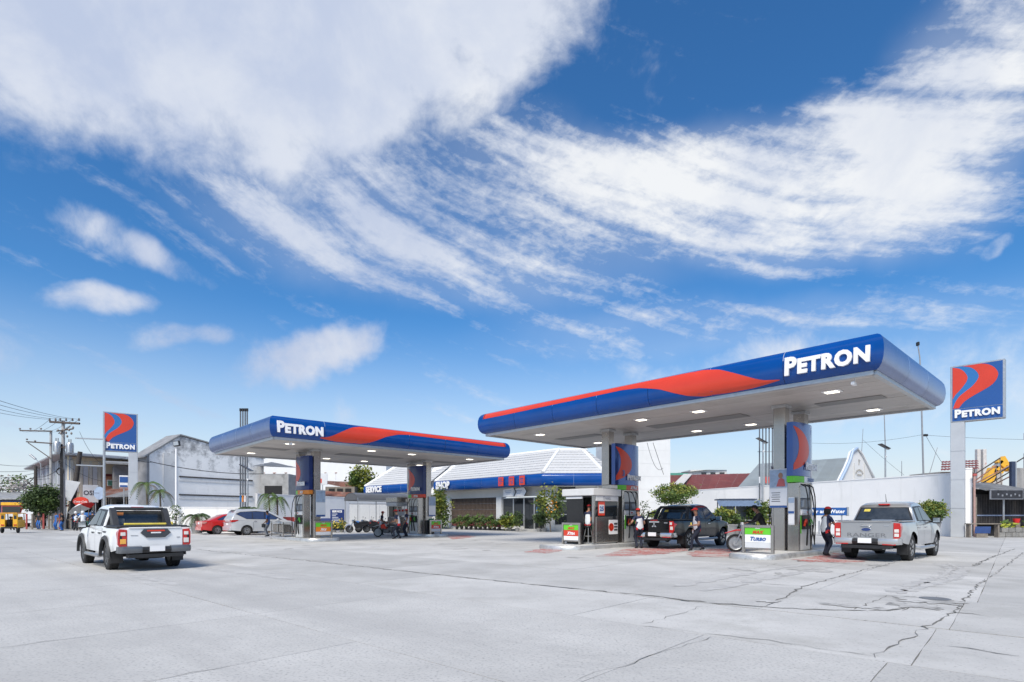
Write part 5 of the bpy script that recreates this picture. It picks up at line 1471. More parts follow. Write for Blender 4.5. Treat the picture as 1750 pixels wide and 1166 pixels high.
# ------------------------------------------------------------------ cars parked at the left
def car(name, label, cat, loc, ang, P, paint, rimmat, rear, rim_r=.21):
    t = thing(name, label, cat, loc, ang)
    body, W, zu = loft_body(t, P, paint)
    cab, yy = greenhouse(t, P, paint)
    for ax in (0, P['wb']):
        for s in (-1, 1): make_wheel(t, ax, s*(P['hw']-.11), P['wr'], .205, rim_r, 9, rimmat, s)
    x0 = P['x0']; hw = P['hw']
    rear(t, x0, hw, W, yy)
    for s in (-1, 1):
        m = MB(); m.cbox((P['mirror'][0], s*(hw+.08), P['mirror'][1]), (.13, .22, .15), .05); m.build('mirror', paint, t)
        for xx in P['handles']:
            m = MB(); m.cbox((xx, s*(W(xx, .9)+.01), P.get('hz', .92)), (.2, .03, .04), .012); m.build('door_handle', chrome, t)
        for xx in P['gaps']:
            m = MB(); k = 5; vs = []
            for j in range(k+1):
                z = .34+(.92-.34)*j/k; o = W(xx, z)+.0025; vs += [(xx, s*o, z), (xx+.012, s*o, z)]
            m.add(vs, [(2*j, 2*j+1, 2*j+3, 2*j+2) for j in range(k)]); m.build('door_gap', black, t)
        m = MB(); m.cbox((P['x1']-.22, s*(hw-.24), .74), (.24, .34, .14), .05); m.build('head_lamp', tailwhite, t)
    return t
silver2 = carpaint('paint_light_silver', (.60, .615, .64), .3, .3)
def rear_mpv(t, x0, hw, W, yy):
    a, b = (-.92, 1.06), (-.66, 1.66)
    m = MB(); m.quad(*[on_slope(a, b, y, f, .012) for y, f in ((-.70, .05), (.70, .05), (.58, .93), (-.58, .93))]); m.build('rear_window', glass, t)
    m = MB(); m.cbox((-.70, 0, 1.745), (.34, 1.14, .04), .015); sp_ = m.build('roof_spoiler', silver2, t)
    for s in (-1, 1):
        m = MB(); m.prism([(x0-.02, 1.05), (x0-.03, .90), (x0+.2, .92), (x0+.42, 1.0), (x0+.42, 1.05)], 'xz', s*(hw-.34), s*(hw-.004)); m.build('tail_lamp', tailred, t)
        m = MB(); m.cbox((x0-.03, s*.62, .42), (.03, .18, .05), .01); m.build('reflector', tailred, t)
        m = MB(); m.tube([(-.3, s*.56, 1.79), (1.35, s*.56, 1.80)], .02, 6); m.build('roof_rail', steel, t)
    m = MB(); m.cbox((x0-.02, 0, .90), (.03, .9, .06), .012); m.build('chrome_strip', chrome, t)
    m = MB(); m.box((x0-.02, 0, .76), (.02, .42, .15)); m.build('number_plate', white, t)
    m = MB(); m.cbox((x0-.03, 0, .46), (.12, 2*hw-.14, .26), .05); m.build('rear_bumper', silver2, t)
P_mpv = dict(x0=-.98, x1=3.62, wb=2.75, arch=.39, wr=.325, hw=.905, flare=.02,
             sill=[(-1, .36), (-.5, .30), (.5, .27), (2.3, .27), (3.2, .25), (3.62, .32)],
             top=[(-1, 1.06), (1.9, 1.02), (2.4, 1.02), (2.95, .97), (3.3, .88), (3.52, .74), (3.62, .55)],
             plan=[(-1, .93), (-.7, .99), (2.9, 1.0), (3.3, .93), (3.55, .80), (3.62, .7)], crown=.015,
             mirror=(2.05, 1.06), handles=(.55, 1.55), gaps=(.42, 1.25, 2.2), hz=.93)
P_mpv['cab'] = dict(belt=[(-1, 1.06), (2.8, 1.0)], yb=.89, lean=.30, roof=[(-.97, 1.05), (-.70, 1.62), (-.60, 1.72), (-.1, 1.78), (.7, 1.795), (1.2, 1.76), (1.6, 1.65), (2.75, 1.02)],
                    surround=[(-.70, 1.46), (-.38, 1.60), (.6, 1.66), (1.25, 1.62), (1.6, 1.50), (2.38, 1.06), (.0, 1.10)],
                    windows=[[(-.62, 1.45), (-.36, 1.57), (.36, 1.62), (.36, 1.12), (.02, 1.12)], [(.41, 1.62), (1.18, 1.60), (1.18, 1.10), (.41, 1.12)], [(1.24, 1.59), (1.6, 1.46), (2.25, 1.08), (1.24, 1.10)]], dark=False,
                    glass=mat('blue_tinted_glass', (.035, .06, .14), .06, var=.2, spec=.8))
car('people_carrier', 'light silver people carrier parked at the left behind the steel rack', 'car', (-18.75, 38.9, 0), R(43), P_mpv, silver2, mat('rim_bright', (.55, .55, .56), .25, .9), rear_mpv)
red_p = carpaint('paint_red', (.50, .012, .010))
def rear_sedan(t, x0, hw, W, yy):
    a, b = (-.42, 1.02), (.42, 1.40)
    m = MB(); m.quad(*[on_slope(a, b, y, f, .012) for y, f in ((-.66, .08), (.66, .08), (.54, .95), (-.54, .95))]); m.build('rear_window', glass, t)
    for s in (-1, 1):
        m = MB(); m.prism([(x0-.015, .92), (x0-.02, .78), (x0+.18, .78), (x0+.34, .90)], 'xz', s*(hw-.42), s*(hw-.012)); m.build('tail_lamp', mat('lamp_mixed', (.62, .25, .22), .15, var=.3, coat=.8), t)
    m = MB(); m.box((x0-.015, 0, .80), (.02, .4, .13)); m.build('number_plate', white, t)
    m = MB(); m.cbox((x0-.01, 0, .42), (.10, 2*hw-.16, .26), .05); m.build('rear_bumper', red_p, t)
P_sed = dict(x0=-.98, x1=3.4, wb=2.55, arch=.36, wr=.31, hw=.86, flare=.02,
             sill=[(-1, .36), (-.5, .28), (.5, .22), (2.2, .22), (3.1, .22), (3.4, .3)],
             top=[(-1, .94), (-.6, 1.0), (1.9, .96), (2.4, .93), (2.9, .86), (3.2, .76), (3.4, .55)],
             plan=[(-1, .9), (-.7, .97), (2.7, 1.0), (3.1, .93), (3.3, .82), (3.4, .7)], crown=.015,
             mirror=(1.75, 1.0), handles=(.45, 1.35), gaps=(.3, 1.05, 1.9), hz=.84)
P_sed['cab'] = dict(belt=[(-1, .98), (2.6, .93)], yb=.83, lean=.36, roof=[(-.50, .99), (.45, 1.41), (.9, 1.47), (1.3, 1.45), (1.6, 1.36), (2.35, .95)],
                    surround=[(-.02, 1.06), (.45, 1.31), (.9, 1.37), (1.5, 1.30), (2.05, 1.0), (.1, 1.01)],
                    windows=[[(.08, 1.06), (.48, 1.28), (.92, 1.33), (.92, 1.03), (.16, 1.03)], [(.97, 1.33), (1.48, 1.27), (1.92, 1.02), (.97, 1.03)]], dark=False, glass=MATS['blue_tinted_glass'])
car('saloon_car', 'red saloon car parked behind the silver people carrier', 'car', (-21.6, 40.5, 0), R(43), P_sed, red_p, MATS['rim_bright'], rear_sedan, .2)
# ------------------------------------------------------------------ people
# local frame: +X is where the person faces, Y to the left, origin between the feet
def ik(a, b, l1, l2, pole):
    a, b = Vector(a), Vector(b); d = b-a; L = min(d.length, (l1+l2)*.995)
    d = d.normalized(); b = a+d*L
    k = (l1*l1-l2*l2+L*L)/(2*L); h = math.sqrt(max(0, l1*l1-k*k))
    pole = Vector(pole); pole = (pole-d*pole.dot(d))
    pole = pole.normalized() if pole.length > 1e-4 else Vector((1, 0, 0))
    return a+d*k+pole*h, b
def person(label, loc, ang, hands, feet, pelvis=(0, 0, .87), lean=(.02, 0), head=(0, 0), kit='uniform', cap=redcloth, hair=None, scale=1., slim=1.08, sk=skin, visor=True, held=None, name='person', helmet=None, long=False):
    t = thing(name, label, 'person', loc, ang); t.scale = (scale,)*3
    pv = Vector(pelvis)
    ch = pv+Vector((lean[0]*.55, lean[1]*.55, .26)); nk = pv+Vector((lean[0], lean[1], .50))
    up = (nk-pv).normalized()
    hd0 = nk+up*.09+Vector((.015+head[0]*.3, head[1]*.3, 0)); hd = hd0+up*.10+Vector((.02+head[0], head[1], 0)); top = hd+up*.085+Vector((-.02, 0, 0))
    V_, E_, Rr, B = [], [], [], []                # vertices, edges, radii, bones (i, j, part)
    def nv(p, r): V_.append(Vector(p)); Rr.append(r); return len(V_)-1
    def ne(i, j, part): E_.append((i, j)); B.append((V_[i], V_[j], part))
    pe = nv(pv, (.135*slim, .105*slim)); c = nv(ch, (.150*slim, .105*slim)); n = nv(nk-up*.05, (.125*slim, .085*slim)); n2 = nv(nk+up*.03, (.055, .055))
    h0 = nv(hd0, (.062, .07)); h1 = nv(hd, (.078, .092)); h2 = nv(top, (.062, .075))
    ne(pe, c, 'torso'); ne(c, n, 'torso'); ne(n, n2, 'neck'); ne(n2, h0, 'neck'); ne(h0, h1, 'head'); ne(h1, h2, 'head')
    wr = []
    for s, hnd in zip((1, -1), hands):            # left then right
        sh = nk+Vector((0, s*.165*slim, -.07)); el, w = ik(sh, hnd[:3], .285, .245, hnd[3] if len(hnd) > 3 else (-1, s*.4, -.3))
        a = nv(sh, (.062, .06)); b = nv(el, (.043, .043)); d = nv(w, (.030, .030))
        ne(n, a, 'sleeve'); m_ = nv(sh.lerp(el, .55), (.052, .052)); ne(a, m_, 'sleeve'); ne(m_, b, 'forearm' if not long else 'sleeve'); ne(b, d, 'forearm' if not long else 'sleeve'); wr.append((el, w, s))
    for s, ft in zip((1, -1), feet):
        hp = pv+Vector((0, s*.085*slim, -.04)); an = Vector((ft[0], ft[1], ft[2] if len(ft) > 2 else .075)); kn, an = ik(hp, an, .42, .41, ft[3] if len(ft) > 3 else (1, s*.1, .1))
        a = nv(hp, (.098*slim, .098*slim)); b = nv(kn, (.064, .064)); d = nv(an, (.044, .044)); th = nv(hp.lerp(kn, .5), (.085*slim, .085*slim))
        dr = Vector((ft[4] if len(ft) > 4 else 1, s*.2, 0)).normalized()
        hl = nv(an+Vector((0, 0, -.035))-dr*.05, (.042, .036)); tb = nv(an+dr*.10+Vector((0, 0, -.042)), (.045, .03)); te = nv(an+dr*.165+Vector((0, 0, -.05)), (.034, .022))
        ne(pe, a, 'hip'); ne(a, th, 'leg'); ne(th, b, 'leg'); ne(b, d, 'leg'); ne(d, hl, 'shoe'); ne(hl, tb, 'shoe') if False else ne(d, tb, 'shoe'); ne(tb, te, 'shoe')
    me = bpy.data.meshes.new('body'); me.from_pydata(V_, E_, [])
    o = bpy.data.objects.new('body', me); COL.objects.link(o)
    o.modifiers.new('skin', 'SKIN'); sub = o.modifiers.new('sub', 'SUBSURF'); sub.levels = 1; sub.render_levels = 1
    for i, q in enumerate(me.skin_vertices[0].data): q.radius = Rr[i]; q.use_root = (i == 0)
    dg = _dg(); dg.update()
    ev = bpy.data.meshes.new_from_object(o.evaluated_get(dg)); bpy.data.objects.remove(o)
    m = MB(); m.v = [tuple(v.co) for v in ev.vertices]; m.f = [list(p.vertices) for p in ev.polygons]
    kits = {'uniform': (shirt_w, shirt_n, redcloth, trouser, sk, blackcloth), 'black': (blackcloth, blackcloth, blackcloth, trouser, sk, blackcloth), 'blue': (bluecloth, bluecloth, bluecloth, greycloth, sk, blackcloth),
            'bluejeans': (blackcloth, blackcloth, blackcloth, bluecloth, sk, blackcloth), 'white': (shirt_w, shirt_w, shirt_w, khaki, sk, blackcloth), 'rider': (greycloth, shirt_n, shirt_n, mat('pink_trousers', (.45, .22, .18), .8), sk, blackcloth), 'bluesuit': (bluecloth, bluecloth, bluecloth, bluecloth, sk, blackcloth)}[kit]
    def near(p):
        best = None
        for a, b, part in B:
            ab = b-a; u = max(0, min(1, (p-a).dot(ab)/max(1e-9, ab.length_squared))); d = (p-(a+ab*u)).length
            if best is None or d < best[0]: best = (d, part)
        return best[1]
    for f in m.f:
        p = Vector((0, 0, 0))
        for i in f: p += Vector(m.v[i])
        p /= len(f); part = near(p); hz = (p-pv).dot(up)
        if part in ('torso', 'hip', 'leg') and hz > -.09 and part != 'leg':
            q = 0 if abs(p.y-pv.y-(lean[1]*hz)) < .118*slim else 1
            if hz < -.02: q = 2
        elif part == 'sleeve': q = 1
        elif part in ('leg', 'hip'): q = 3
        elif part == 'torso': q = 0
        elif part == 'shoe': q = 5
        else: q = 4
        m.m.append(q)
    m.mi = 4
    for el, w, s in wr:                           # hands: palm, four fingers and a thumb
        d = (w-el).normalized(); sd = d.cross(Vector((0, 0, 1)));
        if sd.length < .2: sd = d.cross(Vector((1, 0, 0)))
        sd.normalize(); n_ = sd.cross(d)
        rot = Matrix((d, sd, n_)).transposed()
        m.cbox(w+d*.045, (.09, .075, .03), .012, rot=rot)
        for k, (off, ln) in enumerate(((-.028, .055), (-.0095, .068), (.0095, .072), (.028, .062))):
            p0 = w+d*.085+sd*off; p1 = p0+d*ln*.5-n_*.008; p2 = p1+d*ln*.42-n_*.026
            m.tube([p0, p1, p2], [.0095, .009, .007], 5)
        p0 = w+d*.03+sd*s*.03; m.tube([p0, p0+d*.03+sd*s*.025-n_*.01, p0+d*.062+sd*s*.03-n_*.022], [.011, .010, .008], 5)
    # nose, ears
    fx = Vector((1, 0, 0)); 
    m.add([hd+fx*.078+Vector((0, 0, .022)), hd+fx*.080+Vector((0, -.015, -.022)), hd+fx*.080+Vector((0, .015, -.022)), hd+fx*.106+Vector((0, 0, -.018))], [(0, 1, 3), (0, 3, 2), (1, 2, 3)])
    for s in (-1, 1): m.ball(hd+Vector((-.01, s*.083, -.005)), (.02, .010, .03), 7, 5)
    m.build('body', list(kits), t, smooth=60, fix=False)
    f = MB()
    for s in (-1, 1): f.ball(hd+Vector((.078, s*.030, .018)), (.009, .014, .008), 6, 4)
    f.cbox(hd+Vector((.074, 0, -.052)), (.012, .045, .010), .003); f.build('face_features', hairm, t)
    if helmet is None:
        m = MB(); n = 14
        def capf(u, v):
            a = 2*PI*u; e = PI/2*v*1.05
            lo = -.55 if hair == 'long' else -.25
            return hd+Vector((-.012+.098*math.cos(a)*math.cos(e*.95), .088*math.sin(a)*math.cos(e*.95), .03+.085*math.sin(e)))
        m.grid(capf, 16, 6); m.build('hair', hairm, t, smooth=60, fix=False)
        m = MB()
        if hair == 'long':
            for k in range(9):
                a = PI*(.40+1.2*k/8); q = hd+Vector((.085*math.cos(a)-.01, .085*math.sin(a), .05)); m.tube([q, q+Vector((-.012, 0, -.10)), q+Vector((-.004, 0, -.20))], [.028, .032, .018], 6)
        else:
            for k in range(9):
                a = PI*(.42+1.16*k/8); q = hd+Vector((.080*math.cos(a)-.01, .078*math.sin(a), .05)); m.tube([q, q+Vector((0, 0, -.07))], [.02, .016], 5)
        m.build('hair_back', hairm, t, smooth=60)
        if cap is not None:
            m = MB()
            def cf(u, v):
                a = 2*PI*u; e = PI/2*v
                return hd+Vector((-.008+.108*math.cos(a)*math.cos(e), .098*math.sin(a)*math.cos(e), .045+.085*math.sin(e)))
            m.grid(cf, 18, 6)
            if visor:
                vs = []
                for k in range(9):
                    a = -1.15+2.3*k/8; p = hd+Vector((-.008+.104*math.cos(a), .095*math.sin(a), .05)); q = hd+Vector((.07+.115*math.cos(a*.85), .080*math.sin(a), .030)); vs += [p, q, p+Vector((0, 0, .012)), q+Vector((0, 0, .010))]
                m.add(vs, [(4*i, 4*i+1, 4*i+5, 4*i+4) for i in range(8)]+[(4*i+2, 4*i+6, 4*i+7, 4*i+3) for i in range(8)]+[(4*i+1, 4*i+3, 4*i+7, 4*i+5) for i in range(8)])
            m.build('cap', cap, t, smooth=50, fix=False)
    else:
        m = MB(); m.ball(hd+Vector((-.01, 0, .02)), (.14, .125, .14), 14, 9); m.build('helmet', helmet, t, smooth=60)
        m = MB(); m.cbox(hd+Vector((.11, 0, .01)), (.05, .17, .08), .02); m.build('visor', dark, t)
    if held: held(t, wr)
    return t
STAND = [(.02, .10), (.0, -.10)]
p = person('woman attendant in red cap holding the nozzle at the grey pickup', G(1410, 950), R(12), [(.42, .16, 1.10), (.46, -.10, 1.06)], [(.04, .08), (-.04, -.09)], hair='long', lean=(.06, 0))
def nozzle_held(t, wr):
    m = MB(); w = wr[1][1]; m.tube([w+Vector((-.02, 0, .03)), w+Vector((.10, 0, .0)), w+Vector((.22, .02, .03))], [.03, .035, .018], 6); m.tube([w+Vector((-.02, 0, -.02)), w+Vector((-.12, -.02, -.3)), w+Vector((-.3, -.1, -.45)), w+Vector((-.6, -.2, -.2))], .02, 6); m.build('held_nozzle', black, t)
nozzle_held(p, [(None, Vector((.42, .16, 1.10)), 1), (None, Vector((.46, -.10, 1.06)), -1)])
def card(t, wr):
    m = MB(); m.cbox(wr[1][1]+Vector((.03, 0, -.10)), (.02, .05, .12), .004); m.build('held_cloth', white, t); m = MB(); m.cbox(wr[0][1]+Vector((.06, .0, .05)), (.05, .03, .10), .01); m.build('yellow_pad', ylabel, t)
person('attendant in red cap walking past the black pickup', G(1192, 941), R(195), [(.36, .22, .98), (-.10, -.42, .80, (-1, -.5, .1))], [(.30, .05, .075), (-.30, -.05, .09)], lean=(.05, 0), held=card, pelvis=(0, 0, .83), scale=1.02)
person('attendant in red cap seen from behind at the tail of the black pickup', G(1093, 937.5), R(100), [(.22, .34, 1.02), (.28, -.18, 1.0)], STAND, lean=(.05, .02))
t = thing('stool', 'tall black metal stool beside the black booth', 'stool', wa(5.42, 1.22, .21), ANG_A)
m = MB(); m.lathe([(0, .66), (.16, .66), (.17, .70), (.16, .73), (0, .73)], 16); m.build('seat', black, t)
for k in range(4):
    a = PI/4+k*PI/2; m = MB(); m.tube([(.10*math.cos(a), .10*math.sin(a), .66), (.21*math.cos(a), .21*math.sin(a), 0)], .014, 6); m.build('leg', steel, t)
m = MB(); m.tube([(.17*math.cos(2*PI*k/12), .17*math.sin(2*PI*k/12), .28) for k in range(12)], .010, 5, closed=True); m.build('foot_ring', steel, t)
person('attendant in red cap sitting on a stool inside the black booth', wa(5.42, 1.22, .21), R(60), [(.30, .18, 1.12), (.20, -.20, 1.02)], [(.30, .12, .32), (.30, -.12, .32)], pelvis=(-.02, 0, .83), lean=(.08, 0))
person('attendant in red cap and grey vest behind the parked motorcycle', G(652, 914.5), R(0), [(.25, .2, .92), (.22, -.2, .92)], STAND, lean=(.04, 0), kit='uniform', scale=.98)
person('attendant in red cap with legs apart standing in front of the motorcycle', G(681, 921), R(165), [(.32, .16, .95), (.34, -.14, 1.0)], [(.10, .24), (-.02, -.22)], pelvis=(0, 0, .83), lean=(.10, 0), scale=1.04)
person('attendant in red cap leaning by the pump right of the motorcycle', G(695, 917.5), R(172), [(.06, .24, .86), (.16, -.22, .92)], STAND, lean=(.0, 0), scale=1.05)
def bag(t, wr):
    m = MB(); m.cbox(wr[0][1]+Vector((.02, .02, -.16)), (.22, .12, .24), .04); m.build('black_bag', black, t)
person('bald man in blue shirt beside the silver people carrier', G(458, 917), R(185), [(.20, .16, .86), (.1, -.26, .8)], STAND, kit='blue', cap=None, held=bag, sk=skin_d)
# ------------------------------------------------------------------ motorcycles, local +X forward, origin under the middle
def motorcycle(name, label, loc, ang, paint, style='street', group=None, lean=0, seatm=black, detail=True):
    t = thing(name, label, 'motorcycle', loc, ang, group)
    t.rotation_euler = (lean, 0, ang)
    rf, rb_ = (.34, .31) if style == 'dirt' else (.30, .29)
    xf, xb = .66, -.64
    for x, r, nm in ((xf, rf, 'wheel'), (xb, rb_, 'wheel')):
        m = MB(); k = 26; tr = .046 if style == 'dirt' else .05
        vs = []; q = 8
        for i in range(k):
            a = 2*PI*i/k
            for j in range(q):
                b = 2*PI*j/q; rr = r-tr+tr*math.cos(b); vs.append((x+rr*math.cos(a), tr*1.1*math.sin(b), r+rr*math.sin(a)))
        m.add(vs, [(i*q+j, i*q+(j+1) % q, ((i+1) % k)*q+(j+1) % q, ((i+1) % k)*q+j) for i in range(k) for j in range(q)])
        w = m.build(nm, rubber, t, smooth=60)
        m = MB(); m.lathe([(r-tr*2+.006, -.022), (r-tr*2-.014, -.01), (r-tr*2-.014, .01), (r-tr*2+.006, .022), (r-tr*2+.006, -.022)], 26, (x, 0, r), 'y')
        for i in range(12):
            a = 2*PI*i/12; m.tube([(x, .03*(1 if i % 2 else -1), r), (x+(r-tr*2)*math.cos(a), 0, r+(r-tr*2)*math.sin(a))], .004, 4)
        m.lathe([(0, -.045), (.045, -.045), (.045, .045), (0, .045)], 12, (x, 0, r), 'y'); m.lathe([(.05, .05), (.11, .05), (.11, .056), (.05, .056)], 18, (x, 0, r), 'y')
        m.build('rim', steel if style == 'dirt' else mat('rim_dark', (.13, .135, .14), .3, .7), w, smooth=50)
    hz = 1.06 if style == 'dirt' else .98
    m = MB()
    m.tube([(.36, 0, hz-.12), (.30, 0, .78), (.05, 0, .36), (-.22, 0, .34), (-.30, 0, .62), (-.72, 0, .80)], .026, 7)
    m.tube([(.34, 0, .84), (-.30, 0, .66)], .024, 7)
    for s in (-1, 1): m.tube([(xb, s*.085, rb_), (-.18, s*.085, .36)], .022, 6); m.tube([(-.50, s*.10, .74), (xb+.06, s*.11, rb_+.02)], .022, 6)
    m.build('frame', black, t, smooth=50)
    m = MB(); m.cbox((.02, 0, .43), (.42, .24, .30), .05); m.cbox((-.28, 0, .58), (.36, .20, .24), .05); m.cbox((.10, 0, .60), (.16, .16, .16), .03)
    for k in range(4): m.box((.10, 0, .55+.035*k), (.19, .19, .012))
    m.build('engine', mat('engine_grey', (.16, .16, .165), .45, .6, var=.2), t)
    m = MB()
    for s in (-1, 1): m.tube([(xf, s*.09, rf), (.36, s*.09, hz-.02)], [.026, .022], 7)
    m.build('fork', steel, t, smooth=50)
    m = MB(); m.tube([(.20, .38, hz+.02), (.30, .20, hz+.03), (.35, .08, hz), (.35, -.08, hz), (.30, -.20, hz+.03), (.20, -.38, hz+.02)], .014, 6); hb = m.build('handlebar', black, t, smooth=50)
    for s in (-1, 1):
        m = MB(); m.tube([(.28, s*.24, hz+.04), (.26, s*.30, hz+.20)], .006, 4); m.cbox((.25, s*.32, hz+.22), (.02, .12, .07), .01); m.build('mirror', black, hb)
    # tank, seat, mudguards
    m = MB(); m.ball((.10, 0, .82), (.25, .13, .11), 12, 7); m.cbox((.24, 0, .74), (.20, .26, .20), .06); m.build('tank', paint, t, smooth=60)
    m = MB(); m.cbox((-.34, 0, .82), (.66, .22, .10), .045); m.cbox((-.56, 0, .85), (.24, .20, .08), .03); m.build('seat', seatm, t, smooth=50)
    m = MB()
    if style == 'dirt':
        m.prism([(.30, .80), (.62, .80), (1.04, .70), (1.06, .715), (.66, .86), (.32, .86)], 'xz', -.07, .07)
    else:
        n = 8; vs = []
        for i in range(n+1):
            a = R(20+i*130/n)
            for y in (-.055, .055): vs.append((xf+(rf+.03)*math.cos(a), y, rf+(rf+.03)*math.sin(a)))
            for y in (.055, -.055): vs.append((xf+(rf+.045)*math.cos(a), y, rf+(rf+.045)*math.sin(a)))
        m.add(vs, [(4*i+j, 4*i+(j+1) % 4, 4*i+4+(j+1) % 4, 4*i+4+j) for i in range(n) for j in range(4)])
    m.build('front_mudguard', paint, t)
    m = MB(); m.prism([(-.30, .70), (-.62, .76), (-.98, .66), (-1.0, .68), (-.66, .86), (-.30, .80)], 'xz', -.09, .09); m.build('tail_fairing', paint if style == 'dirt' else black, t)
    if style != 'dirt':
        m = MB(); m.prism([(.40, .95), (.30, .98), (-.02, .74), (-.62, .80), (-.74, .70), (-.34, .46), (-.05, .40), (.16, .34), (.30, .52), (.36, .80)], 'xz', -.13, .13); m.build('body_cowl', black, t)
    m = MB(); m.cbox((-.92, 0, .765), (.07, .14, .07), .02); m.build('tail_lamp', tailred, t)
    m = MB()
    if style == 'dirt': m.prism([(-.13, hz-.22), (.13, hz-.22), (.15, hz-.02), (.08, hz+.06), (-.08, hz+.06), (-.15, hz-.02)], 'yz', .40, .47); hl = m.build('headlamp_shroud', white, t); m = MB(); m.lathe([(0, .06), (.07, .055), (.08, .0)], 14, (.42, 0, hz-.10), 'x'); m.build('headlamp', chrome, hl)
    else: m.lathe([(0, .10), (.085, .08), (.10, .0), (.06, -.08)], 14, (.40, 0, hz-.06), 'x'); m.build('headlamp', chrome, t, smooth=50)
    m = MB(); m.tube([(.18, -.10, .50), (.16, -.15, .34), (-.25, -.16, .34), (-.40, -.17, .38), (-.85, -.18, .52)], [.02, .02, .025, .045, .045], 8); m.build('exhaust', steel, t, smooth=50)
    if style == 'dirt':
        m = MB(); m.prism([(-.05, .58), (.34, .62), (.40, .86), (.10, .92)], 'xz', -.16, -.13); m.prism([(-.05, .58), (.34, .62), (.40, .86), (.10, .92)], 'xz', .13, .16); m.build('side_shroud', red, t)
    return t
orange_red = mat('red_plastic', (.58, .035, .03), .3, coat=.5, var=.05)
bp = G(1256, 943.5)
ba = R(168); bdir = Vector((math.cos(ba), math.sin(ba), 0))
motorcycle('dirt_bike', 'red and white dirt bike with a rider in a black jacket', bp-bdir*.68, ba, orange_red, 'dirt')
person('man in black cap and black jacket sitting on the red dirt bike', bp-bdir*1.02, ba, [(.58, .30, 1.06), (.56, -.32, 1.05)], [(.12, .30), (.12, -.30)], pelvis=(-.02, 0, .88), lean=(.20, 0), head=(.03, 0), kit='black', cap=blackcloth, sk=skin_d, long=True, scale=1.05)
GM = 'motorcycles parked under the curved shelter'
p0 = G(612, 910.5); m0 = motorcycle('motorcycle', 'black motorcycle with blue tank leftmost under the curved shelter', p0, R(205), mat('bike_blue', (.05, .16, .42), .3, coat=.5), group=GM, lean=R(-6))
for (px, py, a, lab, mm) in [(627, 910, 212, 'black motorcycle second from the left under the curved shelter', black), (641, 909.5, 208, 'red rimmed black motorcycle beside the shelter post', red), (655, 909, 214, 'black motorcycle nearest the grey booth under the shelter', blackcloth)]:
    motorcycle('motorcycle', lab, G(px, py), R(a), mm, group=GM, lean=R(-6))
tri = motorcycle('motorcycle', 'slim motorcycle standing at the attendants with its front wheel to the left', G(661, 918.2), R(168), mat('bike_silver', (.42, .43, .44), .3, .5), style='dirt')
tri.scale = (.9, .9, .9)
motorcycle('motorcycle', 'white and red motorcycle parked far behind the near column', G(1326, 913.5), R(75), white, style='dirt')
person('dark clad person sitting low before the drink stall', G(1249, 909), R(200), [(.26, .14, .60), (.24, -.14, .58)], [(.40, .10), (.38, -.12)], pelvis=(0, 0, .46), lean=(.10, 0), kit='black', cap=blackcloth, visor=False)

# left street: riders and walkers
sr = [(158, 912, 55, 'rider in black shirt on a red motorcycle beside the white pickup', 'bluejeans', mat('helmet_dark', (.03, .04, .07), .25, coat=.6), red),
      (141, 911, 60, 'rider with white helmet on a pale motorcycle near the street pole', 'white', mat('helmet_white', (.7, .7, .7), .25, coat=.6), white),
      (129, 907, 62, 'rider with white helmet and red motorcycle farthest along the kerb', 'uniform', MATS['helmet_white'], red)]
for px, py, a, lab, kit, hm, mm in sr:
    q = G(px, py); motorcycle('motorcycle', lab.replace('rider in black shirt on a', 'street').replace('rider with white helmet on a', 'street').replace('rider with white helmet and', 'street'), q, R(a+75), mm, group='motorcycles in the left street')
    d = Vector((math.cos(R(a+75)), math.sin(R(a+75)), 0))
    person(lab, q-d*.3, R(a+75), [(.50, .28, 1.0), (.50, -.28, 1.0)], [(.18, .20, .34), (.18, -.20, .34)], pelvis=(0, 0, .88), lean=(.14, 0), kit=kit, helmet=hm, cap=None)
person('walker in blue clothes by the red fence posts of the street', G(97, 906), R(250), [(.1, .24, .82), (.1, -.24, .82)], STAND, kit='bluesuit', cap=None, sk=skin_d)
person('walker in dark top and blue jeans beside the main street pole', G(107, 907.5), R(200), [(.2, .2, .95), (.1, -.24, .82)], STAND, kit='bluejeans', cap=None, sk=skin_d)
person('walker in black with blue trousers left of the street pole tree', G(67, 905), R(270), [(.1, .24, .82), (.1, -.24, .82)], STAND, kit='bluejeans', cap=None, sk=skin_d)
# ------------------------------------------------------------------ plants
lr = random.Random(11)
def leaves(m, c, r, n, size, rngg=lr, flat=.0, clump=0, hollow=.35):
    """leaf-sized faces through a volume, gathered into clumps"""
    c = Vector(c)
    def rp():
        while True:
            p = Vector((rngg.uniform(-1, 1), rngg.uniform(-1, 1), rngg.uniform(-1, 1)))
            if hollow < p.length < 1: return p
    cl = [rp() for _ in range(clump)] if clump else None
    for _ in range(n):
        if cl:
            q = rngg.choice(cl); p = q+Vector((rngg.gauss(0, .17), rngg.gauss(0, .17), rngg.gauss(0, .15)))
        else: p = rp()
        p = c+Vector((p.x*r[0], p.y*r[1], p.z*r[2]))
        d = Vector((rngg.gauss(0, 1), rngg.gauss(0, 1), rngg.gauss(.25, .8))).normalized(); s = d.cross(Vector((rngg.gauss(0, 1), rngg.gauss(0, 1), rngg.gauss(0, 1)))).normalized()
        L = size*rngg.uniform(.6, 1.3); w = L*.28; nn = d.cross(s)*w*.3
        m.add([p, p+d*L*.45+s*w+nn, p+d*L, p+d*L*.45-s*w+nn], [(0, 1, 2, 3)])
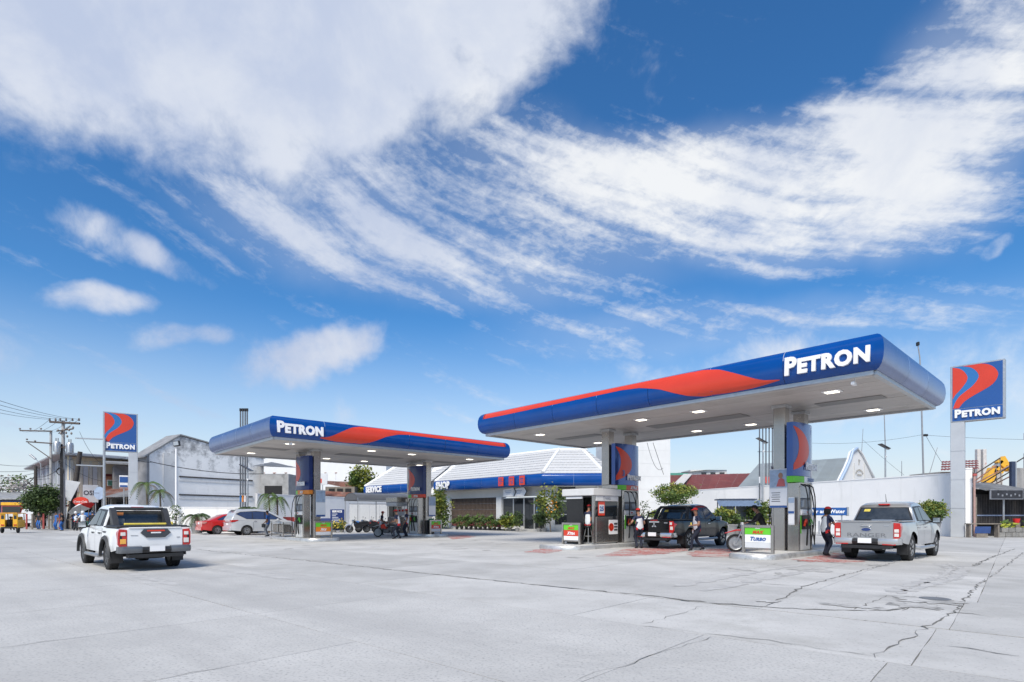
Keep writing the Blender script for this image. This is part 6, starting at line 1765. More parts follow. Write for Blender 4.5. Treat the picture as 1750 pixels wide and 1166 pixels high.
def limbs(m, base, top, r, n, spread, rngg=lr):
    m.tube([base, base.lerp(top, .5)+Vector((rngg.uniform(-.05, .05), rngg.uniform(-.05, .05), 0)), top], [r, r*.8, r*.5], 7)
    for k in range(n):
        a = 2*PI*k/n+rngg.uniform(-.4, .4); s = base.lerp(top, rngg.uniform(.6, 1.))
        e = top+Vector((spread[0]*math.cos(a)*rngg.uniform(.5, .9), spread[1]*math.sin(a)*rngg.uniform(.5, .9), spread[2]*rngg.uniform(-.1, .8)))
        m.tube([s, s.lerp(e, .5)+Vector((0, 0, .08)), e], [r*.45, r*.3, r*.12], 5)
def tree(name, label, cat, loc, th, cr, cz, n, size, lm, tr=.06, clump=26, group=None, lights=None, bare=False):
    t = thing(name, label, cat, loc, lr.uniform(0, 6), group)
    m = MB(); limbs(m, Vector((0, 0, 0)), Vector((0, 0, th)), tr, 7 if not bare else 16, cr); m.build('trunk', bark, t, smooth=50)
    m = MB(); leaves(m, (0, 0, cz), cr, n, size, clump=clump); m.build('crown', lm, t, fix=False)
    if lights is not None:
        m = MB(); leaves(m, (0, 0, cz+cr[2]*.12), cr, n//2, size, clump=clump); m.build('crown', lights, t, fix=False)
    return t
def pot(t, r, h, m_=None):
    m = MB(); m.lathe([(0, .0), (r*.62, 0), (r, h*.92), (r*1.06, h*.92), (r*1.06, h), (r*.9, h), (r*.88, h*.9), (0, h*.9)], 18); m.build('pot', m_ or terracotta, t, smooth=35)
def potted(name, label, loc, pr, ph, th, cr, cz, n, size, lm, light=None, group=None, pm=None, clump=18):
    t = thing(name, label, 'potted plant', loc, lr.uniform(0, 6), group); pot(t, pr, ph, pm)
    m = MB(); limbs(m, Vector((0, 0, ph*.85)), Vector((0, 0, th)), .035, 6, cr); m.build('stem', bark, t, smooth=50)
    m = MB(); leaves(m, (0, 0, cz), cr, n, size, clump=clump); m.build('foliage', lm, t, fix=False)
    if light is not None:
        m = MB(); leaves(m, (0, 0, cz+.05), cr, int(n*.6), size, clump=clump); m.build('light_leaves', light, t, fix=False)
    return t
def frond(L, droop, n=16, wl=.28, up=.9):
    """an arching rib with leaflets to both sides, along +X"""
    m = MB(); P = []
    for i in range(n+1):
        s = i/n; P.append(Vector((L*(s-.10*s*s), 0, L*(up*s-(up+droop)*s*s*.95))))
    m.tube([p for p in P], [.022*(1-.8*i/n) for i in range(n+1)], 4)
    for i in range(2, n+1):
        d = (P[i]-P[i-1]).normalized(); ll = wl*math.sin(PI*(.12+.80*i/n))+.04
        for s in (-1, 1):
            a = P[i]; tip = a+d*ll*.65+Vector((0, s*ll*.8, -ll*.55)); mid = a.lerp(tip, .5)+Vector((0, 0, ll*.10)); sd = d*.022
            m.add([a-sd, mid-sd*1.4, tip, mid+sd*1.4, a+sd], [(0, 1, 3, 4), (1, 2, 3)])
    return m
FR = {}
def palm(name, label, loc, th, L, nf, lm, droop=.6, up=.9, pot_=None, tr=.07, dry=None, wl=.28, cat='palm', lean=(0, 0)):
    t = thing(name, label, cat, loc, lr.uniform(0, 6))
    z = 0
    if pot_: pot(t, *pot_); z = pot_[1]*.9
    top = Vector((lean[0], lean[1], z+th))
    m = MB(); k = 8
    m.tube([Vector((0, 0, z)).lerp(top, i/k)+Vector((.04*math.sin(i), 0, 0)) for i in range(k+1)], [tr*(1.1-.35*i/k)*(1+.08*(i % 2)) for i in range(k+1)], 8); m.build('trunk', bark, t, smooth=50)
    key = (L, droop, up, wl)
    if key not in FR: FR[key] = [frond(L*q, droop*w, wl=wl, up=up*u).v and frond(L*q, droop*w, wl=wl, up=up*u) for q, w, u in ((1, 1, 1), (.85, .8, 1.3), (.95, 1.3, .7))]
    for i in range(nf):
        mb = FR[key][i % 3]
        me = mb.__dict__.setdefault('me', {})
        mm = dry if (dry is not None and i % 3 == 2) else lm
        if mm.name not in me: o = mb.build('frond', mm, t, fix=False); me[mm.name] = o.data
        else: o = link('frond', me[mm.name], t)
        o.location = top; o.rotation_euler = (lr.uniform(-.2, .2), lr.uniform(-.15, .15), 2*PI*i/nf+lr.uniform(-.25, .25))
    return t
def base(px, Y): return Vector(((px-CX)*Y/F, Y, 0))
palm('young_palm', 'young palm with drooping fronds just right of the left pylon post', base(251, 43.8), HT(830, 43.8), 1.55, 9, leaf, dry=leaf_dry)
palm('young_palm', 'smaller pale young palm before the stained gable wall', base(274, 43.9), HT(842, 43.9), 1.25, 8, leaf, dry=leaf_dry)
palm('young_palm', 'left one of the two slim palms behind the silver people carrier', base(460, 43.5), HT(848, 43.5), 1.3, 9, leaf, .9, .9)
palm('young_palm', 'right one of the two slim palms, taller and nearer the pump', base(474, 43.), HT(853, 43.), 1.2, 9, leaf, .95, .8)
palm('cycad', 'large grey green cycad in a pot behind the red saloon car', base(337, 42.2), .55, 1.6, 22, leaf_dark, .55, .75, pot_=(.5, .75), tr=.2, dry=leaf_dry, wl=.2, cat='cycad')
palm('cycad', 'cycad with upright dark leaves above the silver people carrier', base(423, 43.6), 1.0, 1.25, 20, leaf_dark, .35, 1.2, pot_=(.45, .7), tr=.15, dry=leaf, wl=.18, cat='cycad')
potted('flowering_shrub', 'sparse shrub with white blossom before the low left wall', base(300, 42.6), .4, .6, 1.3, (.75, .5, .75), 1.35, 260, .16, leaf, white)
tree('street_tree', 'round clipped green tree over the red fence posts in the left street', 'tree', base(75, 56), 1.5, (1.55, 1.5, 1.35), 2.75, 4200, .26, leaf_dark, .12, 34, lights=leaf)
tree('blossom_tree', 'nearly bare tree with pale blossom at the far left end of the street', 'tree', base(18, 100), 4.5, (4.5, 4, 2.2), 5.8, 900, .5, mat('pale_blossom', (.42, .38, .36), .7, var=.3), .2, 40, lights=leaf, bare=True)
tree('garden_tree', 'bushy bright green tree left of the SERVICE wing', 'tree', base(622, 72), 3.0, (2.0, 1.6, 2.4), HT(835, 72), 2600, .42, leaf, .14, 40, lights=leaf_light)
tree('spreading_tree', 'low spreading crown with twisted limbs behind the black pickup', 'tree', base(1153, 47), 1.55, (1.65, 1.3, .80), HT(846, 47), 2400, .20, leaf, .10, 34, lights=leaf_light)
potted('sapling', 'thin sapling against the white wall left of the black pickup', base(1100, 40), .3, .4, 1.6, (.45, .4, .75), 1.7, 130, .16, leaf_dark)
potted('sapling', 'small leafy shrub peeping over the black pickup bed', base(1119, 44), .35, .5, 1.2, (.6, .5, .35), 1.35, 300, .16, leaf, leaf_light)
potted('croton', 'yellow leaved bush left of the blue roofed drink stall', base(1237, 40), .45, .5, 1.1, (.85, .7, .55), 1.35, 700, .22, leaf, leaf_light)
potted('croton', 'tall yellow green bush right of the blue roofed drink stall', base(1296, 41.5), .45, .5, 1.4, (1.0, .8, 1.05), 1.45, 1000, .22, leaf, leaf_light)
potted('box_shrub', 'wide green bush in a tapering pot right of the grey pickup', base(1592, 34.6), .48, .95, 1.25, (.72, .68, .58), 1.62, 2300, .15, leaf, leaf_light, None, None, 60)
potted('shrub', 'dark green shrub below the counter of the drink stall', base(1258, 40.4), .35, .4, .8, (.7, .5, .55), .85, 500, .16, leaf_dark, leaf)
t = thing('planter', 'large grey concrete planter right of the black pickup nose', 'planter', base(1247, 37.6), 0); pot(t, .5, .75)
tree('shop_tree', 'tall shrub with yellow leaves at the left corner of the brown louvre', 'shrub', base(752, 55), 1.6, (1.3, 1.0, 1.75), 1.95, 1500, .26, leaf, .07, 34, lights=leaf_light)
tree('fruit_tree', 'slim tree with orange fruit beside the black booth', 'tree', base(941, 45.5), 1.9, (1.35, .9, 1.3), 2.3, 800, .24, leaf, .05, 26, lights=leaf_light)
ftree = [q for q in COL.objects if q.name == 'fruit_tree'][0]
m = MB(); m.ball((0, 0, 0), .075, 7, 5); f0 = m.build('fruit', mat('orange_fruit', (.75, .30, .02), .5), ftree, smooth=60)
for k in range(24):
    o = f0 if k == 0 else link('fruit', f0.data, ftree)
    o.location = (lr.uniform(-.9, .9), lr.uniform(-.7, .7), lr.uniform(1.5, 2.9))
GP2 = 'potted plants along the brown louvre of the shop'
pinkf = mat('pink_flower', (.40, .10, .12), .6, var=.4)
k0 = potted('potted_plant', 'pink flowered pot plant at the left end of the row before the louvre', base(781, 53.4), .17, .28, .5, (.42, .36, .42), .70, 320, .17, leaf, leaf_dark, GP2, black, 12)
m = MB(); leaves(m, (0, 0, .5), (.42, .36, .2), 50, .14); m.build('pink_flowers', pinkf, k0, fix=False)
for i, px in enumerate(range(789, 856, 8)):
    c = dup(k0, base(px, 53.0-i*.42), lr.uniform(0, 6), ['first', 'second', 'third', 'fourth', 'fifth', 'sixth', 'seventh', 'eighth', 'ninth'][i]+' pink flowered pot plant to the right of the first before the louvre', GP2); c.scale = (1, 1, lr.uniform(.8, 1.25))
potted('croton', 'bright yellow variegated plant before the shop window', base(871, 48.6), .22, .3, .6, (.75, .55, .6), .85, 420, .3, leaf_light, leaf)
for i, (px, lab) in enumerate([(884, 'dark leafed pot plant left of the shop door'), (921, 'leafy pot plant on the right of the shop door'), (931, 'low bushy pot plant at the shop corner column')]):
    potted('potted_plant', lab, base(px, 46.9-.3*i), .2, .3, .8, (.4, .4, .55), 1.05, 200, .2, leaf_dark, leaf)
for i, (px, lab) in enumerate([(560, 'low flowering plant left of the blue SERVICE board'), (571, 'low flowering plant before the blue SERVICE board'), (584, 'taller leafy plant at the right edge of the SERVICE board')]):
    potted('potted_plant', lab, base(px, 44.3), .2, .2, .35, (.45, .35, .26+.06*i), .45+.06*i, 200, .16, leaf, ylabel)

# ------------------------------------------------------------------ forecourt fittings at the left
t = thing('service_board', 'dark blue board lettered SERVICE with lines of small white print', 'sign board', base(576.5, 45.2), R(0))
m = MB(); m.cbox((0, 0, .98), (1.12, .10, 1.72), .02); bd = m.build('board', navy, t)
for s in (-1, 1): m = MB(); m.box((s*.45, .02, .06), (.06, .06, .13)); m.build('foot', steel, t)
text('lettering', 'SERVICE', .22, white, bd, (0, -.06, 1.60), ext=.004, off=.05, sx=.9)
for k in range(8):
    m = MB(); w = (.42, .3, .5, .62, .7, .66, .74, .5)[k]; m.box((-.40+w/2, -.056, 1.46-.135*k), (w, .008, .05)); m.build('print_line', mat('print_pale', (.55, .58, .65), .5), bd)
t = thing('fuse_cabinet', 'red metal cabinet against the white wall behind the people carrier', 'cabinet', base(495, 44.2), R(25)); m = MB(); m.cbox((0, 0, .62), (.95, .5, 1.22), .02); m.build('cabinet_body', mat('cabinet_red', (.36, .045, .04), .5), t); m = MB(); m.cbox((0, -.255, .62), (.85, .02, 1.08), .01); m.build('door', MATS['cabinet_red'], t)
t = thing('storage_box', 'low dark blue box with sloping lid left of the SERVICE board', 'box', base(556, 45.4), R(5)); m = MB(); m.prism([(-.5, 0), (-.5, .95), (-.25, 1.12), (.45, 1.12), (.5, 1.05), (.5, 0)], 'xz', -.3, .3); m.build('box_body', mat('box_blue', (.03, .05, .17), .5), t)
t = thing('bike_shelter', 'shelter with grey curved roof over the parked motorcycles', 'shelter', base(599, 46.6), UA)
pts = [(-1.15*math.cos(PI*k/10), 2.62+.60*math.sin(PI*k/10)) for k in range(11)]
shm = mat('shelter_sheet', (.11, .112, .118), .35, .1, var=.15)
for k in range(4):
    m = MB(); x0, x1 = k*1.5+.01, k*1.5+1.49; vs = [(x0, p[0], p[1]) for p in pts]+[(x1, p[0], p[1]) for p in pts]+[(x0, p[0], p[1]+.03) for p in pts]+[(x1, p[0], p[1]+.03) for p in pts]
    m.add(vs, [(i, i+1, 12+i, 11+i) for i in range(10)]+[(22+i, 33+i, 34+i, 23+i) for i in range(10)]); m.build('roof_sheet', shm, t, smooth=30)
m = MB(); m.quad(*[(.02, p[0], p[1]) for p in pts]); m.build('end_sheet', shm, t)
for x in (.08, 3.0, 5.9):
    m = MB(); m.tube([(x, p[0], p[1]-.03) for p in pts], .03, 6); m.build('arch_rib', steel, t)
    for y in (-1.12, 1.12):
        m = MB(); m.tube([(x, y, 0), (x, y, 2.62)], .035, 7); m.build('post', steel, t)
for y in (-1.15, 1.15): m = MB(); m.tube([(0, y, 2.6), (6, y, 2.6)], .03, 6); m.build('eave_rail', steel, t)
t = thing('sliding_gate', 'pale sheet gate behind the motorcycles under the shelter', 'gate', base(606, 52), R(20))
for k in range(5): m = MB(); m.cbox((k*.92, 0, 1.2), (.9, .06, 2.3), .015); m.build('gate_sheet', mat('gate_pale', (.55, .56, .57), .55, var=.06), t)
m = MB(); m.tube([(-.5, 0, 2.42), (4.4, 0, 2.42)], .05, 6); m.build('gate_rail', steel, t)
# drink stall and Air and Water sign near the right wall
t = thing('drink_stall', 'small blue grey stall with a sloping awning against the white wall', 'stall', base(1257, 42.2), R(-8))
stm = mat('stall_blue', (.055, .075, .12), .5, var=.15); stg = mat('stall_grey', (.16, .18, .21), .5, var=.15)
for x in (-1.15, 1.15):
    for y in (-.7, .7): m = MB(); m.cbox((x, y, 1.25), (.07, .07, 2.5), .01); m.build('post', stm, t)
m = MB(); m.span((-1.12, -.68, .06), (1.12, -.62, .95)); m.build('counter_front', stm, t)
m = MB(); m.cbox((0, -.7, 1.0), (2.4, .4, .06), .015); m.build('counter_top', steel, t)
for x0, x1 in ((-1.12, -.02), (.02, 1.12)): m = MB(); m.span((x0, -.05, 1.05), (x1, 0, 2.2)); m.build('back_panel', stg, t)
m = MB(); m.span((1.10, -.65, 1.05), (1.14, .65, 2.2)); m.build('side_panel', stg, t)
m = MB(); m.cbox((0, .05, 2.55), (2.7, 1.7, .10), .02); m.build('roof', stm, t)
m = MB(); vs = []
for i in range(27): x = -1.5+3.0*i/26; e = .02*(i % 2); vs += [(x, -.75, 2.46+e), (x-.0, -1.45, 2.02+e)]
m.add(vs, [(2*i, 2*i+1, 2*i+3, 2*i+2) for i in range(26)]); m.build('awning', mat('awning_blue', (.13, .18, .27), .5), t, fix=False)
t = thing('air_water_sign', 'blue sign lettered Air and Water on a white stand', 'sign', base(1414, 37.5), R(-10))
m = MB(); m.cbox((0, 0, 1.62), (2.35, .14, .52), .02); sb_ = m.build('panel', mat('sign_blue_flat', (.012, .085, .30), .4), t)
text('lettering', 'Air and Water', .33, white, sb_, (.0, -.08, 1.52), ext=.004, off=.03)
for s in (-1, 1): m = MB(); m.cbox((s*.9, .03, .68), (.08, .08, 1.36), .01); m.build('post', steel, t)
m = MB(); m.cbox((.1, .05, .55), (1.2, .35, .9), .03); m.build('cabinet', offw, t)
m = MB(); m.cbox((1.24, 0, 1.62), (.13, .2, .6), .02); m.build('end_cap', steel, t)
# vent pipes
def vents(label, pxs, Y, y0, y1, zb, lampx, lampy, bands):
    t = thing('vent_pipes', label, 'pipes', base(pxs[0], Y), 0)
    o = t.location
    for i, px in enumerate(pxs):
        x = (px-CX)*Y/F-o.x; m = MB(); m.tube([(x, 0, zb), (x, 0, HT(y0, Y))], .055, 8); pp = m.build('pipe', mat('pipe_dark', (.13, .14, .16), .5, .3), t)
        m = MB(); m.tube([(x, 0, HT(y0, Y)), (x, 0, HT(y0, Y)+.22)], .085, 8); m.build('pipe_cap', black, pp)
        m = MB(); m.tube([(x, 0, HT(y1, Y)), (x, 0, HT(y1-11, Y))], .06, 8); m.build('colour_band', bands[i % len(bands)], pp)
    m = MB(); xx = (pxs[-1]-CX)*Y/F-o.x
    for y in (y0+(y1-y0)*.42, y1-14): m.box((xx/2, .07, HT(y, Y)), (xx+.3, .03, .06))
    m.build('bracket', steel, t)
    return t
greenb = mat('band_green', (.05, .30, .16), .5)
vents('five tall dark vent pipes with coloured bands behind the right wall', (1298, 1303.5, 1309, 1314.5, 1320), 51.5, 733, 826, 0, 1302, 752, [white, greenb, red, red, greenb])
vents('four tall vent pipes rising above the left canopy', (411, 415, 419, 422.5), 44.6, 703, 858, 0, 423, 802, [bandblue, orange, white, red])
def solar_lamp(label, px, Y, ytop, ybot_z, yl, side, rz=0, pole=True, dxp=0):
    t = thing('solar_lamp', label, 'street lamp', base(px, Y), rz, 'solar street lamps')
    h = HT(yl, Y)
    if pole: m = MB(); m.tube([(0, 0, 0), (0, 0, h)], [.09, .07], 8); m.build('pole', steel, t)
    m = MB(); m.cbox((-.1*side, 0, h+.16), (1.0, .6, .07), .02, rot=Matrix.Rotation(R(28)*1, 3, 'Y')); m.build('solar_panel', mat('panel_dark', (.05, .05, .06), .3, var=.2), t)
    m = MB(); m.cbox((.15, 0, h-.05), (.42, .25, .1), .03, rot=Matrix.Rotation(R(20), 3, 'Y')); m.build('lamp_head', steel, t)
    m = MB(); m.tube([(0, 0, h-.9), (.05, -.10, h-.75)], .07, 6); m.build('sensor', white, t)
    return t
solar_lamp('solar street lamp on a pole behind the right wall near the chapel gable', 1513, 53, 0, 0, 766, 1)
solar_lamp('small solar lamp in front of the dark vent pipes', 1304, 50.6, 0, 0, 756, 1)
solar_lamp('small solar lamp beside the vent pipes of the left canopy', 423, 44.2, 0, 0, 803, 1)
def mast(name, label, pts, r, Y, cat='pole'):
    P = [AT(x, y, Y) for x, y in pts]; b = Vector((P[0].x, Y, 0)); t = thing(name, label, cat, b, 0)
    m = MB(); m.tube([Vector((0, 0, 0))]+[p-b for p in P], [r]+[r*(1-.5*i/len(P)) for i in range(len(P))], 7); m.build('shaft', mat('mast_grey', (.30, .31, .33), .5, .4), t); return t
q = mast('lamp_mast', 'tall thin lamp mast behind the right canopy end', [(1578, 810), (1575, 700), (1572, 612), (1569, 592)], .075, 50)
m = MB(); m.cbox(AT(1568.5, 588, 50)-q.location, (.18, .3, .34), .04); m.build('lamp_head', black, q)
m = MB(); pb = AT(1582, 744, 50)-q.location; m.cbox(pb, (.35, .2, .2), .04); m.build('bracket_lamp', black, q)
mast('aerial_mast', 'thin aerial pole behind the chapel gable', [(1472, 780), (1475, 733)], .03, 60)
mast('aerial_mast', 'slanting thin aerial pole right of the lamp mast', [(1589, 808), (1602, 765)], .03, 52)
mast('aerial_mast', 'short thin post behind the wall between lamp mast and solar lamp', [(1541, 815), (1541, 788)], .035, 58)
mast('aerial_mast', 'upper pole standing above the solar lamp', [(1513, 766), (1511, 704)], .05, 53.3)
t = thing('flood_light', 'flood light on a white pole before the stained gable wall', 'flood light', base(301, 43.6), 0)
m = MB(); m.tube([(0, 0, 0), (0, 0, HT(767, 43.6))], [.085, .07], 8); m.build('pole', white, t)
m = MB(); m.cbox((.08, -.05, HT(758.5, 43.6)), (.50, .22, .42), .04, rot=Matrix.Rotation(R(-8), 3, 'Y')); lh = m.build('lamp_head', black, t); m = MB(); m.box((.08, -.17, HT(758.5, 43.6)), (.38, .02, .30), rot=Matrix.Rotation(R(-8), 3, 'Y')); m.build('lamp_glass', steel, lh)
# wall clip: yellow lamp on the stained wall
# ------------------------------------------------------------------ left street
pale = mat('pale_plaster', (.66, .57, .42), .85, var=.12, scale=.8, stain=((.36, .37, .20), .45, .54, .74), vstreak=((.30, .26, .22), 1.4, .58, .85))
bluewall = mat('blue_grey_plaster', (.40, .43, .48), .85, var=.15, scale=.8, vstreak=((.22, .22, .24), 1.2, .55, .85))
brickor = mat('orange_plaster', (.44, .20, .12), .85, var=.2, scale=1.5, stain=((.30, .10, .08), 1., .5, .75))
CB = Vector((-47.6, 60, 0)); FD = Vector((.5, .866, 0)); SDn = Vector((-.72, .69, 0)).normalized()
t = thing('corner_building', 'two storey yellowish corner building with wide eave behind the street poles', 'building', CB, math.atan2(FD.y, FD.x))
FL = 9.
b = MB(); b.span((0, 0, 0), (FL, .3, 7.7)); b.build('front_wall', pale, t)
for x in (.15, 1.0, 1.9, 2.75): b = MB(); b.span((x, -.12, .5), (x+.24, .0, 7.3)); b.build('pilaster', mat('pale_pilaster', (.60, .56, .48), .85, var=.12), t)
for x in (.45, 1.32, 2.22): b = MB(); b.span((x, -.06, 3.9), (x+.46, .0, 6.7)); b.build('blind_window', mat('blind_pale', (.60, .60, .60), .7, var=.08), t)
b = MB(); b.span((3.4, -.10, 3.2), (8, 0.02, 5.75)); bp_ = b.build('orange_panel', brickor, t)
b = MB(); b.span((3.6, -.16, 4.65), (6.3, -.02, 5.35)); f = b.build('window_band', trimw, t)
for k in range(5): b = MB(); b.span((3.66+k*.53, -.19, 4.72), (4.12+k*.53, -.14, 5.28)); b.build('pane', mat('green_pane', (.10, .26, .20), .2, var=.3) if k % 2 == 0 else glass, f)
b = MB(); b.span((3.4, -.2, 5.76), (8, -.08, 6.0)); b.build('dark_lintel', mat('maroon', (.16, .03, .03), .7), t)
TS = Matrix.Rotation(math.atan2(SDn.y, SDn.x)-math.atan2(FD.y, FD.x), 4, 'Z')
b = MB(); b.T = TS; b.span((0, -.3, 0), (27, 0, 7.7)); b.build('side_wall', bluewall, t)
for k in range(6):
    b = MB(); b.T = TS; b.span((1.2+k*4.2, 0, 0), (1.9+k*4.2, .22, 7.6)); b.build('pilaster', mat('blue_pilaster', (.46, .49, .54), .85, var=.12), t)
    b = MB(); b.T = TS; b.span((2.6+k*4.2, .01, 3.6), (4.6+k*4.2, .06, 6.3)); f = b.build('window', framea, t)
    b = MB(); b.T = TS; b.span((2.75+k*4.2, .07, 3.75), (4.45+k*4.2, .09, 6.15)); b.build('pane', glass, f)
    b = MB(); b.T = TS; b.span((2.2+k*4.2, .01, .1), (5.1+k*4.2, .08, 2.8)); b.build('shop_opening', dark, t)
b = MB(); b.T = TS; b.prism([(0.25, 2.95), (1.6, 2.7), (1.6, 2.8), (.25, 3.1)], 'yz', 2, 24); b.build('street_awning', mat('awning_red', (.30, .07, .06), .7, var=.3), t)
b = MB()                                          # roof slab with wide eaves on both street sides
o_ = -1.5
c0 = (FD*0+SDn*0)
wpts = [CB-FD*0-SDn*0]
ea = offpoly([CB+SDn*27.5, CB, CB+FD*(FL+.5)], -1.1); inn = offpoly([CB+SDn*27.5, CB, CB+FD*(FL+.5)], 5.5)
TL = Matrix.Rotation(-math.atan2(FD.y, FD.x), 4, 'Z') @ Matrix.Translation(-CB)
for i in range(2):
    b = MB(); b.T = TL
    a0, a1, i0, i1 = ea[i], ea[i+1], inn[i], inn[i+1]
    vs = [up(a0, 7.72), up(a1, 7.72), up(i1, 7.72), up(i0, 7.72), up(a0, 8.0), up(a1, 8.0), up(i1, 8.7), up(i0, 8.7)]
    b.add(vs, [(0, 1, 2, 3), (4, 5, 6, 7), (0, 1, 5, 4), (1, 2, 6, 5), (3, 0, 4, 7)]); b.build('roof', oldzinc, t)
b = MB(); b.T = TL; b.tube([up(p, 7.86) for p in ea], .13, 6); b.build('eave_gutter', steel, t)
# low shops before it
def lean_to(label, px0, px1, Y, ye, yr, rm, wm=dark, dep=3.):
    x0, x1 = (px0-CX)*Y/F, (px1-CX)*Y/F; t = thing('street_shop', label, 'shop', ((x0+x1)/2, Y, 0), 0); w = (x1-x0)/2
    ze, zr_ = HT(ye, Y), HT(yr, Y+dep)
    ribbed(t, (-w-.3, -.6, ze), (w+.3, -.6, ze), (w+.3, dep, zr_), (-w-.3, dep, zr_), max(2, int(w*1.2)), rm)
    b = MB(); b.span((-w, dep-.2, 0), (w, dep, ze)); b.span((-w, 0, 0), (-w+.15, dep, ze-.1)); b.span((w-.15, 0, 0), (w, dep, ze-.1)); b.build('wall', wood, t)
    b = MB(); b.span((-w+.2, .6, .0), (w-.2, .7, ze-.5)); b.build('dark_front', wm, t)
    b = MB(); b.span((-w+.1, .1, .0), (w-.1, .35, .9)); b.build('counter', mat('counter_green', (.08, .24, .20), .6, var=.3), t)
    for x in (-w, w): b = MB(); b.tube([(x, -.5, 0), (x, -.5, ze)], .05, 6); b.build('post', wood, t)
    return t
lean_to('low shop with rusty sloping roof behind the satellite dish', 158, 192, 57, 848, 836, rust)
lean_to('low shop with grey sloping roof left of the left pylon', 188, 222, 55, 850, 838, oldzinc)
lean_to('dark market stall under a red awning beside the main pole', 118, 158, 58.5, 866, 856, mat('awning_red', (.30, .07, .06), .7))
t = thing('blue_shop_sign', 'small blue and white shop sign board left of the left pylon post', 'sign board', base(211.5, 54), R(30))
m = MB(); m.cbox((0, 0, HT(823, 54)), (.72, .12, 1.15), .02); sg = m.build('panel', white, t); m = MB(); m.box((0, -.07, HT(820, 54)), (.66, .02, .55)); m.build('blue_field', blue_sign, sg); m = MB(); m.box((0, -.07, HT(831, 54)), (.6, .02, .18)); m.build('blue_line', blue_sign, sg); m = MB(); m.tube([(0, .1, 0), (0, .1, HT(834, 54))], .05, 6); m.build('post', steel, t)
t = thing('shop_sign', 'tilted white board with dark letters OSN above the parasol', 'sign board', base(155, 56), R(40))
m = MB(); m.cbox((0, 0, HT(844, 56)), (1.25, .12, 1.75), .02); sg = m.build('panel', offw, t); text('lettering', 'OSN', .62, mat('dark_print', (.06, .06, .07), .5), sg, (0, -.08, HT(846, 56)), ext=.01, off=.02, sx=.9); m = MB(); m.tube([(.4, .12, 0), (.4, .12, HT(850, 56))], .06, 6); m.build('post', steel, t)
t = thing('drink_sign', 'red oval drink sign with white script over the parasol', 'sign board', base(138, 55), R(15))
m = MB(); m.lathe([(0, -.08), (.56, -.08), (.6, 0), (.56, .08), (0, .08)], 24, (0, 0, 0), 'y'); m.v = [(v[0]*1.15, v[1], v[2]*.72+HT(857, 55)) for v in m.v]; sg = m.build('panel', red, t, smooth=40)
text('lettering', 'Coca-Cola', .26, white, sg, (0, -.10, HT(859, 55)), ext=.01, off=.01, shear=.3); m = MB(); m.tube([(.0, .1, 0), (0, .1, HT(866, 55))], .05, 6); m.build('post', steel, t)
t = thing('satellite_dish', 'pale blue satellite dish over the low street shops', 'satellite dish', base(171, 55.5), R(-20))
m = MB(); m.lathe([(0, .18), (.4, .12), (.75, -.02), (.80, -.08)], 22, (0, 0, 0), 'y'); m.v = [(v[0], v[1], v[2]*.8+HT(843, 55.5)) for v in m.v]; m.build('dish', mat('dish_blue', (.35, .45, .60), .5), t, smooth=60)
m = MB(); m.tube([(0, .2, 0), (0, .2, HT(843, 55.5))], .05, 6); m.build('post', steel, t); m = MB(); m.tube([(0, .1, HT(843, 55.5)), (0, -.6, HT(843, 55.5))], .02, 5); m.build('feed_arm', black, t)
t = thing('parasol', 'white and red street parasol tilted beside the main pole', 'parasol', base(136, 54), 0)
m = MB(); m.tube([(0, 0, 0), (.1, 0, 2.2)], .025, 6); m.build('pole', steel, t)
for k in range(8):
    a0, a1 = 2*PI*k/8, 2*PI*(k+1)/8; tl = Matrix.Rotation(R(-32), 3, 'Y'); P = [tl @ Vector(p)+Vector((.1, 0, 2.15)) for p in ((0, 0, .35), (1.15*math.cos(a0), 1.15*math.sin(a0), -.15), (1.15*math.cos(a1), 1.15*math.sin(a1), -.15))]
    m = MB(); m.quad(*P); m.build('canopy_panel', redcloth if k in (0, 1, 7) else shirt_w, t)
t = thing('banner', 'leaning white banner board beside the leaning dark pole', 'banner', base(124, 57), R(25)); z = HT(838, 57)
m = MB(); m.prism([(-.75, z-1.1), (-.15, z-1.1), (.65, z+.85), (-.55, z+1.05)], 'xz', -.03, .03); m.build('board', offw, t); m = MB(); m.tube([(-.3, .06, 0), (-.2, .06, z)], .05, 6); m.build('post', wood, t)
# utility poles
conc = mat('pole_concrete', (.36, .36, .36), .85, var=.15, scale=3.)
iron = mat('pole_iron', (.07, .06, .055), .7, .3, var=.3)
def pole(label, px, Y, ytop, r, m_, arms, px2=None):
    b0 = base(px if px2 is None else px2, Y); t = thing('utility_pole', label, 'utility pole', b0, 0, 'utility poles in the left street')
    tp = AT(px, ytop, Y)-b0
    m = MB(); m.tube([(0, 0, 0), tp], [r*1.15, r*.8], 8); m.build('shaft', m_, t, smooth=50)
    for (xa, ya, xb, yb, rr) in arms:
        a, c = AT(xa, ya, Y-.25)-b0, AT(xb, yb, Y-.25)-b0; m = MB(); m.tube([a, c], rr, 5); m.build('crossarm', iron if m_ is not conc else mat('arm_brown', (.10, .08, .07), .8, var=.3), t)
    return t, b0
pm, b0 = pole('main utility pole with wide crossarm and two transformers', 108, 54, 719, .17, conc, [(85, 721, 136, 724, .11), (97, 737, 125, 733, .07), (100, 741, 120, 729, .05), (99, 768, 118, 760, .05), (97, 762, 121, 768, .05)])
for k, px in enumerate((85, 95, 103, 113, 124, 135)):
    p = AT(px, 718, 53.7)-b0; m = MB(); m.lathe([(0, -.1), (.05, -.1), (.10, 0), (.05, .06), (.09, .12), (0, .2)], 9, p); m.build('insulator', mat('insulator', (.18, .16, .15), .4), pm)
